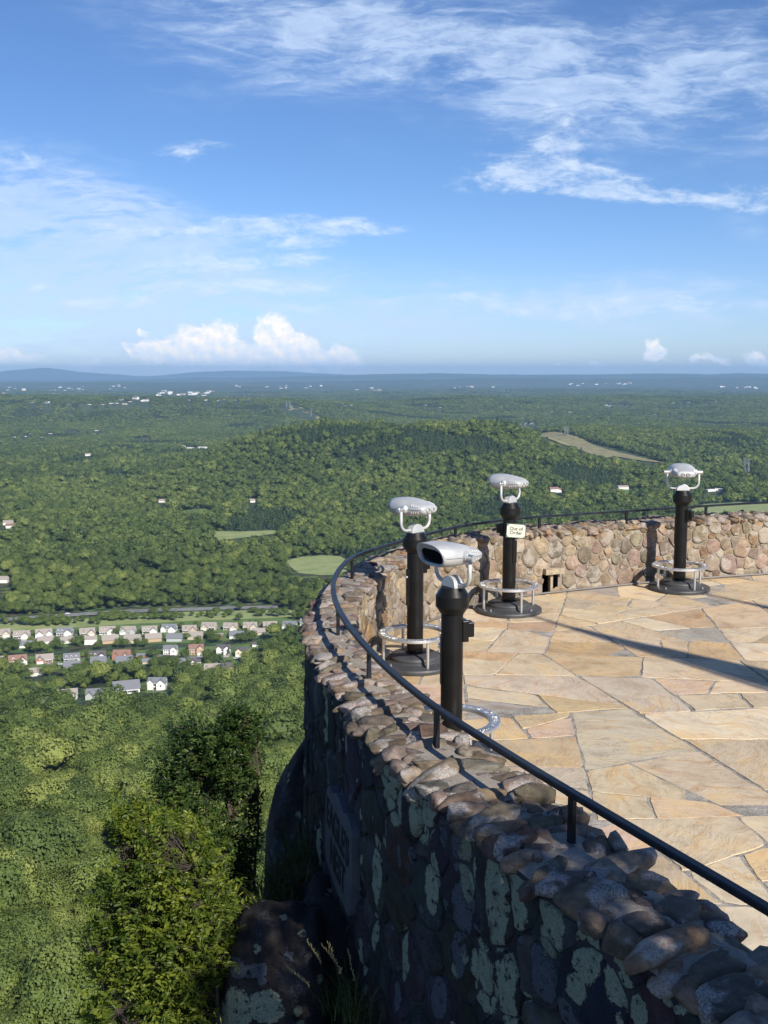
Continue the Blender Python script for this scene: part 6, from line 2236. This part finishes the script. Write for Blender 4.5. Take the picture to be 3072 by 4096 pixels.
# ------------------------------------------------------------------ rocks under the wall
def rock(name, c, rad, seed, spots, label, cat, sub=5, sq=2.6, rough=0.22, lo=-9.0, mat=None, tilt=(0, 0, 0)):
    bm = bmesh.new(); bmesh.ops.create_icosphere(bm, subdivisions=sub, radius=1.0)
    v = np.array([q.co[:] for q in bm.verts]); f = np.array([[q.index for q in k.verts] for k in bm.faces]); bm.free()
    p = np.sign(v) * np.abs(v) ** (2.0 / sq)
    n = (fbm(v[:, 0] * 1.1 + seed, v[:, 1] * 1.1 + v[:, 2] * 0.9, 3, 3) + 0.5 * fbm(v[:, 0] * 2.6 - v[:, 2] * 1.5, v[:, 1] * 2.6 + seed + v[:, 2] * 2.1, 5, 4)
         + 0.16 * fbm(v[:, 0] * 9 + v[:, 2] * 7, v[:, 1] * 9 - v[:, 2] * 5 + seed, 7, 3))
    p = p * (1 + rough * 1.3 * n[:, None])
    E = np.array(Euler(tilt).to_matrix())
    p = (p * np.array(rad)) @ E.T + np.array(c)
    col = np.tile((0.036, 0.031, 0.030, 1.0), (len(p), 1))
    out_spots = []
    view = np.array([0, 0, CAM_H])
    for (XY, ru, rv, pale) in spots:                 # lichens sit where the stone meets the line of sight
        d = ray_px(*XY); d = d / np.linalg.norm(d)
        q = p - view; al = q @ d
        off = np.linalg.norm(q - al[:, None] * d, axis=1)
        c_ = p[np.argmin(off * 6 + al)]
        out_spots.append((c_, 0.0, ru, rv, pale))
    spots = out_spots
    o = np_mesh(name, p, f, mat or outer_material(spots, 'rock_face', scale=4.0), smooth=True, attrs={'Col': col})
    tag(o, label, cat)
    return o


def on_plane(X, Y, yy):
    d = ray_px(X, Y); t = yy / d[1]
    return np.array([d[0] * t, yy, CAM_H + d[2] * t])


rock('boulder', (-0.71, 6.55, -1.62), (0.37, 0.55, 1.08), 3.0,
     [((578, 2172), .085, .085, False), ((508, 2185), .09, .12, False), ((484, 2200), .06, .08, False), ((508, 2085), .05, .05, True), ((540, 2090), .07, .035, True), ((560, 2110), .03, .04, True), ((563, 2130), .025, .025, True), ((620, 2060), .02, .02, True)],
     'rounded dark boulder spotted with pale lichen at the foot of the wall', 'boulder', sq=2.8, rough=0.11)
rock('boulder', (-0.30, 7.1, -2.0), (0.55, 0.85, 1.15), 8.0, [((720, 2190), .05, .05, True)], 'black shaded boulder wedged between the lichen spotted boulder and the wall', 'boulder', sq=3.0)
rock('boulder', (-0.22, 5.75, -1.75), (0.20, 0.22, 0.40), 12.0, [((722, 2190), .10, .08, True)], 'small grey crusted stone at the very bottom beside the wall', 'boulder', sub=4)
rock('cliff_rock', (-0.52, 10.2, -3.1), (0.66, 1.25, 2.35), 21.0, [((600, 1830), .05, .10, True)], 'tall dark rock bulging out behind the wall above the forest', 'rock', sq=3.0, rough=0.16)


def build_cliff():
    s = np.linspace(CO.near(2.42, 0.9), CO.near(3.1, 14.92), 150)
    p = CO.at(s); t = CO.tan(s); n = np.column_stack([-t[:, 1], t[:, 0]])
    rows = [(-2.7, -0.25), (-3.2, 0.10), (-4.5, 0.35), (-7, 0.8), (-12, 1.6), (-20, 2.6), (-32, 4.0), (-50, 6.0), (-85, 12.0)]
    V = []
    zz = np.concatenate([np.linspace(rows[i][0], rows[i + 1][0], 8, endpoint=False) for i in range(len(rows) - 1)] + [[rows[-1][0]]])
    for z in zz:
        off = np.interp(-z, [-r[0] for r in rows], [r[1] for r in rows])
        k = min(1.0, (-z - 2.7) / 3.0)
        d = off + k * (0.9 * fbm(s * 0.5 + 0 * z, s * 0 + z * 0.35, 61, 4) + 0.3 * fbm(s * 2.1, s * 0 + z * 1.7, 63, 3)) - 0.35 * k
        V.append(np.column_stack([p + n * d[:, None], np.full(len(s), z)]))
    m, k = len(zz), len(s)
    V = np.concatenate(V)
    i = np.arange(m - 1)[:, None] * k + np.arange(k - 1)[None, :]
    F = np.stack([i, i + k, i + k + 1, i + 1], -1).reshape(-1, 4)
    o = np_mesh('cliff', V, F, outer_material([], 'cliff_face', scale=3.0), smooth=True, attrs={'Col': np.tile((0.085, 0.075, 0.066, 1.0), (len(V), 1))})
    tag(o, kind='structure')
    # soil on the ledge between the rocks
    m, g, out = material('ledge_soil')
    pos = g.n('ShaderNodeNewGeometry').outputs['Position']
    nn = g.noise(pos, 22, 6, 0.7)
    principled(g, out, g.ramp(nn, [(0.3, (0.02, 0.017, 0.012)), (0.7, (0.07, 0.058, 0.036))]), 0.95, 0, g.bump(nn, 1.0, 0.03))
    gx, gy = np.meshgrid(np.linspace(-1.35, 0.1, 40), np.linspace(5.6, 9.7, 80))
    z = -1.55 - 0.30 * (gy - 7.4) - 0.55 * np.clip(-0.5 - gx, 0, 1) ** 1.3 * 2 + 0.10 * fbm(gx * 3, gy * 3, 5, 4)
    V = np.column_stack([gx.ravel(), gy.ravel(), z.ravel()])
    i = np.arange(79)[:, None] * 40 + np.arange(39)[None, :]
    F = np.stack([i, i + 1, i + 41, i + 40], -1).reshape(-1, 4)
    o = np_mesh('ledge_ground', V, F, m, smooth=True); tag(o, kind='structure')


build_cliff()


# ------------------------------------------------------------------ leafy plants beside the wall
def near_leaf(name, lo, mid, hi, transl):
    m, g, out = material(name)
    base = attr_col(g)
    f = g.n('ShaderNodeSeparateColor', {0: base}).outputs[0]
    col = g.ramp(f, [(0.0, lo), (0.5, mid), (1.0, hi)])
    p = g.n('ShaderNodeBsdfPrincipled', {'Base Color': col, 'Roughness': 0.45, 'Specular IOR Level': 0.35})
    tr = g.n('ShaderNodeBsdfTranslucent', {'Color': g.mix(1.0, col, (1.5, 1.5, 0.5, 1), 'MULTIPLY')})
    mx = g.n('ShaderNodeMixShader', {0: transl, 1: p.outputs[0], 2: tr.outputs[0]})
    g.t.links.new(mx.outputs[0], out.inputs[0])
    return m


mt_leaf_a = near_leaf('sapling_leaf', (0.020, 0.046, 0.012), (0.038, 0.076, 0.016), (0.085, 0.125, 0.024), 0.30)
mt_leaf_b = near_leaf('bush_leaf', (0.040, 0.075, 0.012), (0.100, 0.148, 0.020), (0.235, 0.27, 0.036), 0.42)
mt_stem = plain('sapling_bark', (0.075, 0.058, 0.042), 0.85, scale=25)
mt_stem_dark = plain('bush_bark', (0.05, 0.04, 0.033), 0.9, scale=25)


def leaf_sprays(bases, dirs, lens, leafl, rg, per=9, jit=0.5, droop=0.25):
    """pinnate sprays: pairs of pointed oval leaflets along a curved midrib -> verts, quads, colour"""
    n = len(bases)
    V, C = [], []
    up = np.array([0, 0, 1.0])
    side = np.cross(dirs, up + rg.normal(0, 0.35, (n, 3))); side /= np.linalg.norm(side, axis=1)[:, None] + 1e-9
    shade = rg.random(n)
    for k in range(per):
        t = (k + 1) / per
        sgn = 1 if k % 2 == 0 else -1
        if k == per - 1: sgn = 0
        pos = bases + dirs * (lens * t)[:, None] - up * (droop * lens * t * t)[:, None]
        ld = dirs * 0.55 + side * sgn * 0.85 + rg.normal(0, 0.22 * jit * 2, (n, 3)) - up * 0.12
        ld /= np.linalg.norm(ld, axis=1)[:, None]
        nr = np.cross(ld, np.cross(up + rg.normal(0, 0.45, (n, 3)), ld)); nr /= np.linalg.norm(nr, axis=1)[:, None] + 1e-9
        wd = np.cross(ld, nr)
        L = leafl * rg.uniform(0.65, 1.15, n) * (0.75 + 0.35 * math.sin(math.pi * min(1, t)))
        W = L * rg.uniform(0.20, 0.27, n)
        L_, W_ = L[:, None], W[:, None]
        fold = nr * W_ * 0.35
        q = [pos, pos + ld * L_ * 0.30 + wd * W_ + fold, pos + ld * L_ * 0.68 + wd * W_ * 0.82 + fold - nr * L_ * 0.03, pos + ld * L_ - nr * L_ * 0.12,
             pos + ld * L_ * 0.68 - wd * W_ * 0.82 + fold - nr * L_ * 0.03, pos + ld * L_ * 0.30 - wd * W_ + fold]
        V.append(np.stack(q, 1))
        c = np.clip(shade * 0.75 + rg.uniform(0, 0.3, n), 0, 1)
        C.append(np.repeat(c[:, None], 6, 1))
    V = np.concatenate(V).reshape(-1, 3); C = np.concatenate(C).reshape(-1)
    m = len(V) // 6
    b = np.arange(m)[:, None] * 6
    F = np.concatenate([b + np.array([[0, 1, 2, 3]]), b + np.array([[0, 3, 4, 5]])])
    col = np.column_stack([C, C, C, np.ones(len(C))])
    return V, F, col


def leafy_plant(name, stems, env, count, leafl, sprayl, mats, label, cat, seed, updir=0.5, per=9, twig_every=2):
    """env: list of (z, x centre, y centre, rx, ry) describing the outline"""
    rg = np.random.default_rng(seed)
    root = empty(name, stems[0][0][:3])
    org = np.array(stems[0][0][:3])
    E = np.array(env)[np.argsort([e[0] for e in env])]
    zs = E[:, 0]
    # points through the envelope, denser to the outside, broken into clumps
    m = int(count * 1.30)
    z = rg.uniform(zs.min(), zs.max(), m)
    cx, cy2, rx, ry = (np.interp(z, zs, E[:, k]) for k in (1, 2, 3, 4))
    a = rg.uniform(0, 6.283, m); q = rg.random(m) ** 0.42
    x, y = cx + rx * q * np.cos(a), cy2 + ry * q * np.sin(a)
    dens = fbm(x * 4.2 + seed, y * 4.2 + z * 4.6, 77, 3) + 0.5 * fbm(x * 9 + z * 7, y * 9 + seed - z * 8, 78, 2)
    edge = q
    order = np.argsort(-(dens - 0.25 * (edge > 0.93) * rg.random(m)))
    keep = order[:count]
    P_ = np.column_stack([x, y, z])[keep]; q = q[keep]
    # shoots straying past the outline
    k_ = np.where((q > 0.8) & (rg.random(len(q)) < 0.22))[0]
    P_[k_] += np.column_stack([rg.normal(0, 0.05, len(k_)), rg.normal(0, 0.05, len(k_)), np.abs(rg.normal(0, 0.09, len(k_)))])
    # wood: stems, boughs to clumps of sprays
    W = MB()
    samples = []
    for st in stems:
        pts = np.array([s_[:3] for s_ in st]); rad = [s_[3] for s_ in st]
        k = 14
        tt = np.linspace(0, len(pts) - 1, k)
        fine = np.column_stack([np.interp(tt, np.arange(len(pts)), pts[:, j]) for j in range(3)])
        fine[1:-1] += rg.normal(0, 0.012, (k - 2, 3))
        rr = np.interp(tt, np.arange(len(pts)), rad)
        W.tube([tuple(f - org) for f in fine], list(rr), 8)
        for f in fine[2:]: samples.append(f)
    samples = np.array(samples)
    outw = []
    for i, p in enumerate(P_):
        d = samples - p
        dd = (d ** 2).sum(1) + np.where(samples[:, 2] > p[2] - 0.02, 0.35, 0)
        j = int(np.argmin(dd))
        o = p - samples[j]
        outw.append(o / (np.linalg.norm(o) + 1e-6))
        if i % twig_every == 0:
            mid = samples[j] * 0.45 + p * 0.55 + np.array([0, 0, -0.02]) + rg.normal(0, 0.02, 3)
            W.tube([tuple(samples[j] - org), tuple(mid - org), tuple(p - org)], [0.004, 0.003, 0.0015], 4, caps=False)
    outw = np.array(outw)
    dirs = outw * 0.8 + np.array([0, 0, updir]) + rg.normal(0, 0.35, outw.shape)
    dirs /= np.linalg.norm(dirs, axis=1)[:, None]
    W.build('stem', mats[1], root)
    V, F, col = leaf_sprays(P_ - dirs * sprayl * 0.5, dirs, sprayl * rg.uniform(0.7, 1.25, len(P_)), leafl, rg, per=per)
    np_mesh('foliage', V - org, F, mats[0], root, attrs={'Col': col})
    tag(root, label, cat)
    return root


def outline(yy, rows, ry):
    """crown outline surveyed from the photograph at the plant's own distance"""
    res = []
    for (Y, X0, X1) in rows:
        a, b = on_plane(X0, Y, yy), on_plane(X1, Y, yy)
        res.append((a[2], (a[0] + b[0]) / 2, yy, (b[0] - a[0]) / 2, ry * min(1, (b[0] - a[0]) / 0.8)))
    return res


leafy_plant('sapling', [[(-1.25, 8.15, -3.2, .030), (-1.22, 8.1, -2.0, .026), (-1.24, 8.05, -0.9, .020), (-1.30, 8.0, -0.2, .010), (-1.30, 8.0, 0.25, .004)],
                        [(-1.30, 8.1, -2.6, .018), (-1.5, 8.0, -1.6, .014), (-1.66, 7.95, -0.7, .008), (-1.66, 7.95, -0.3, .004)],
                        [(-1.20, 8.15, -2.4, .018), (-1.08, 8.1, -1.3, .012), (-1.02, 8.05, -0.3, .007), (-1.03, 8.0, 0.2, .003)],
                        [(-1.28, 8.05, -1.4, .012), (-1.42, 8.0, -0.7, .008), (-1.45, 8.0, 0.15, .003)]],
            outline(8.0, [(1528, 440, 560), (1560, 400, 572), (1600, 362, 572), (1680, 324, 560), (1750, 310, 560), (1850, 318, 566), (1950, 345, 556), (2050, 400, 530), (2150, 420, 500)], 0.40),
            3700, 0.040, 0.17, (mt_leaf_a, mt_stem), 'tall dark green sapling with pointed leaves growing in the shade of the wall', 'sapling', 31, updir=0.8, per=11)
leafy_plant('bush', [[(-1.05, 6.5, -3.0, .030), (-1.2, 6.4, -1.8, .024), (-1.42, 6.3, -0.9, .016), (-1.6, 6.25, -0.3, .007)],
                     [(-1.05, 6.5, -3.0, .026), (-1.05, 6.3, -1.5, .018), (-1.12, 6.25, -0.7, .010), (-1.2, 6.2, -0.1, .004)],
                     [(-1.1, 6.5, -2.6, .024), (-1.5, 6.3, -1.7, .016), (-1.75, 6.2, -1.0, .008), (-1.85, 6.2, -0.7, .004)]],
            outline(6.35, [(1745, 248, 300), (1775, 245, 375), (1810, 240, 450), (1850, 225, 480), (1920, 200, 500), (2000, 188, 506), (2100, 182, 492), (2200, 176, 472), (2320, 172, 470)], 0.46),
            2900, 0.041, 0.17, (mt_leaf_b, mt_stem_dark), 'sunlit yellow green bush with oval leaves at the bottom left of the wall', 'bush', 47, updir=0.6, per=11)

# a single bright sprig leaning out from the ledge
sp = empty('leaf_sprig', tuple(on_plane(563, 1990, 6.75)))
rg_ = np.random.default_rng(9)
a_, b_ = on_plane(563, 1990, 6.75), on_plane(516, 1945, 6.6)
m = MB(); m.tube([(0, 0, 0), tuple((b_ - a_) * 0.5 + np.array([0, 0, 0.015])), tuple(b_ - a_)], [.004, .003, .002], 6); m.build('stem', mt_stem, sp)
V, F, col = leaf_sprays(np.array([b_ - a_]), np.array([[-0.2, -0.1, 0.9]]) / 0.93, np.array([0.13]), 0.055, rg_, per=9)
np_mesh('foliage', V, F, mt_leaf_b, sp, attrs={'Col': np.clip(col + 0.4, 0, 1)})
tag(sp, 'single bright sprig with paired leaves leaning out from the rock ledge', 'sprig')

# grasses rooted on the ledge and along the foot of the wall
mt_grass = near_leaf('ledge_grass', (0.030, 0.050, 0.014), (0.055, 0.085, 0.020), (0.13, 0.13, 0.05), 0.3)
mt_straw = plain('grass_seed_head', (0.30, 0.25, 0.12), 0.8)


def grass(name, spots, label, seed):
    rg = np.random.default_rng(seed)
    V, F, C = [], [], []
    off = 0
    for (c, spread, num, h, lean) in spots:
        for k in range(num):
            b = np.array(c) + np.array([rg.normal(0, spread), rg.normal(0, spread), rg.normal(0, 0.03)])
            a = rg.uniform(0, 6.283); L = h * rg.uniform(0.5, 1.2)
            d = np.array([math.cos(a), math.sin(a), 0]) * rg.uniform(0.2, 0.9) * L + np.array(lean) * L
            w = np.array([-math.sin(a), math.cos(a), 0]) * rg.uniform(0.002, 0.0045)
            c0 = rg.random()
            for t in (0, 0.35, 0.7, 1.0):
                p = b + np.array([0, 0, L * (t - 0.35 * t * t)]) + d * t * t
                ww = w * (1 - t ** 2 * 0.95)
                V += [p - ww, p + ww]; C += [c0, c0]
            for q in range(3):
                F.append((off + q * 2, off + q * 2 + 1, off + q * 2 + 3, off + q * 2 + 2))
            off += 8
    C = np.array(C)
    o = np_mesh(name, np.array(V), np.array(F), mt_grass, attrs={'Col': np.column_stack([C, C, C, np.ones(len(C))])})
    tag(o, label, 'grass', kind='stuff')


gs = []
for (X, Y, yy, spread, num, h) in [(600, 1960, 7.4, .10, 160, .28), (560, 1975, 7.1, .08, 120, .22), (640, 1900, 7.8, .12, 200, .36), (660, 1860, 8.1, .10, 180, .40), (620, 1930, 7.6, .10, 160, .32), (590, 2000, 7.0, .05, 60, .2),
                                   (740, 2190, 6.1, .06, 90, .30), (700, 2120, 6.5, .05, 70, .25), (775, 2212, 5.8, .06, 90, .34), (690, 2040, 7.0, .05, 60, .2), (530, 1990, 7.0, .07, 80, .16)]:
    gs.append((on_plane(X, Y, yy), spread, num, h, (-0.15, 0, 0)))
grass('ledge_grass', gs, 'long thin grass growing on the ledge at the foot of the wall', 3)
for k, (X, Y, yy, dx, L) in enumerate([(705, 2150, 5.9, -.12, .36), (745, 2190, 5.7, -.10, .45), (770, 2200, 5.6, -.05, .42), (690, 2190, 5.8, -.20, .30), (755, 2180, 5.6, -.16, .40)]):
    b = on_plane(X, Y, yy)
    t = empty('grass_stalk', tuple(b))
    m = MB(); m.tube([(0, 0, 0), (dx * 0.3, 0, L * 0.6), (dx, 0, L)], [.0022, .0018, .0012], 5); m.build('stem', mt_grass, t)
    m = MB(); rr = random.Random(k)
    for q in range(26):
        s_ = 0.55 + 0.45 * q / 26
        p = Vector((dx * (0.3 + 0.7 * (s_ - .6) / .4 if s_ > .6 else 0.3), 0, L * s_))
        d = Vector((rr.uniform(-1, 1), rr.uniform(-1, 1), 1.6)).normalized()
        m.tube([p, p + d * 0.012, p + d * 0.022], [.0008, .0028, .0006], 5)
    m.build('seed_head', mt_straw, t)
    tag(t, 'thin grass stalk with a straw coloured seed head at the foot of the wall', 'grass stalk', 'seeding grass stalks at the foot of the wall')

# ------------------------------------------------------------------ out of view: flagpoles, and a tree added to shade the wall
mt_flag = plain('flag_cloth', (0.45, 0.10, 0.10), 0.8)
mt_mast = plain('white_mast', (0.7, 0.7, 0.7), 0.4, 0.3)


def flagpole(x, y, h, w, lab):
    root = empty('flagpole', (x, y, 0))
    m = MB(); m.lathe([(0.12, 0), (0.12, 0.03), (0.055, 0.08), (0.045, 0.5), (0.028, h), (0.045, h + 0.04), (0.0, h + 0.09)], 16); m.build('pole', mt_mast, root)
    # limp cloth hanging in folds
    V, F = [], []
    nu, nv = 26, 14
    for i in range(nv + 1):
        t = i / nv
        for j in range(nu + 1):
            s_ = j / nu
            wd = w * (0.12 + 0.88 * min(1.0, t * 1.9) ** 0.9)
            V.append((0.03 + s_ * wd, 0.07 * math.sin(s_ * 15 + t * 2) * (0.3 + t), h - 0.08 - t * (4.6 + 0.4 * s_) - s_ * 0.8))
    for i in range(nv):
        for j in range(nu):
            a = i * (nu + 1) + j
            F.append((a, a + 1, a + nu + 2, a + nu + 1))
    o = np_mesh('flag', np.array(V), np.array(F), mt_flag, root, smooth=True)
    sd = o.modifiers.new('thickness', 'SOLIDIFY'); sd.thickness = 0.004
    tag(root, lab, 'flagpole', 'flagpoles outside the picture on the right')


SH = lambda x, y, h: (x + math.sin(SUN_AZ) * h / math.tan(SUN_EL), y - math.cos(SUN_AZ) * h / math.tan(SUN_EL))
for (x, y, h, w, lab) in [(1.86, 12.55, 8.6, 1.25, 'flagpole whose shadow falls past the notice post'), (4.42, 13.85, 8.6, 1.1, 'flagpole whose shadow falls past the farthest right viewer')]:
    q = SH(x, y, h); flagpole(q[0], q[1], h, w, lab)


def added_shade_tree():
    t = empty('added_shade_tree', (3.2, -2.0, 0.0))
    W = MB(); W.tube([(0, 0, -0.5), (0.1, 0.1, 2.0), (0.3, 0.5, 4.2), (0.5, 0.8, 5.6)], [.17, .14, .10, .04], 10)
    rg = np.random.default_rng(6)
    n = 700
    c = np.array([0.85, 1.0, 4.45])
    d = rg.normal(size=(n, 3)); d /= np.linalg.norm(d, axis=1)[:, None]
    P_ = c + d * (rg.random((n, 1)) ** 0.4) * np.array([0.95, 0.9, 0.85])
    for p in P_[::10]:
        W.tube([(0.3, 0.5, 4.0), tuple((np.array([0.3, 0.5, 4.0]) + p) / 2 + np.array([0, 0, 0.1])), tuple(p)], [.03, .018, .006], 5, caps=False)
    W.build('trunk', mt_stem_dark, t)
    V, F, col = leaf_sprays(P_, d, np.full(n, 0.30), 0.11, rg, per=9)
    np_mesh('crown', V, F, mt_leaf_a, t, attrs={'Col': col})
    tag(t, 'small unseen leafy tree added behind the camera to shade the near end of the wall', 'tree')


added_shade_tree()
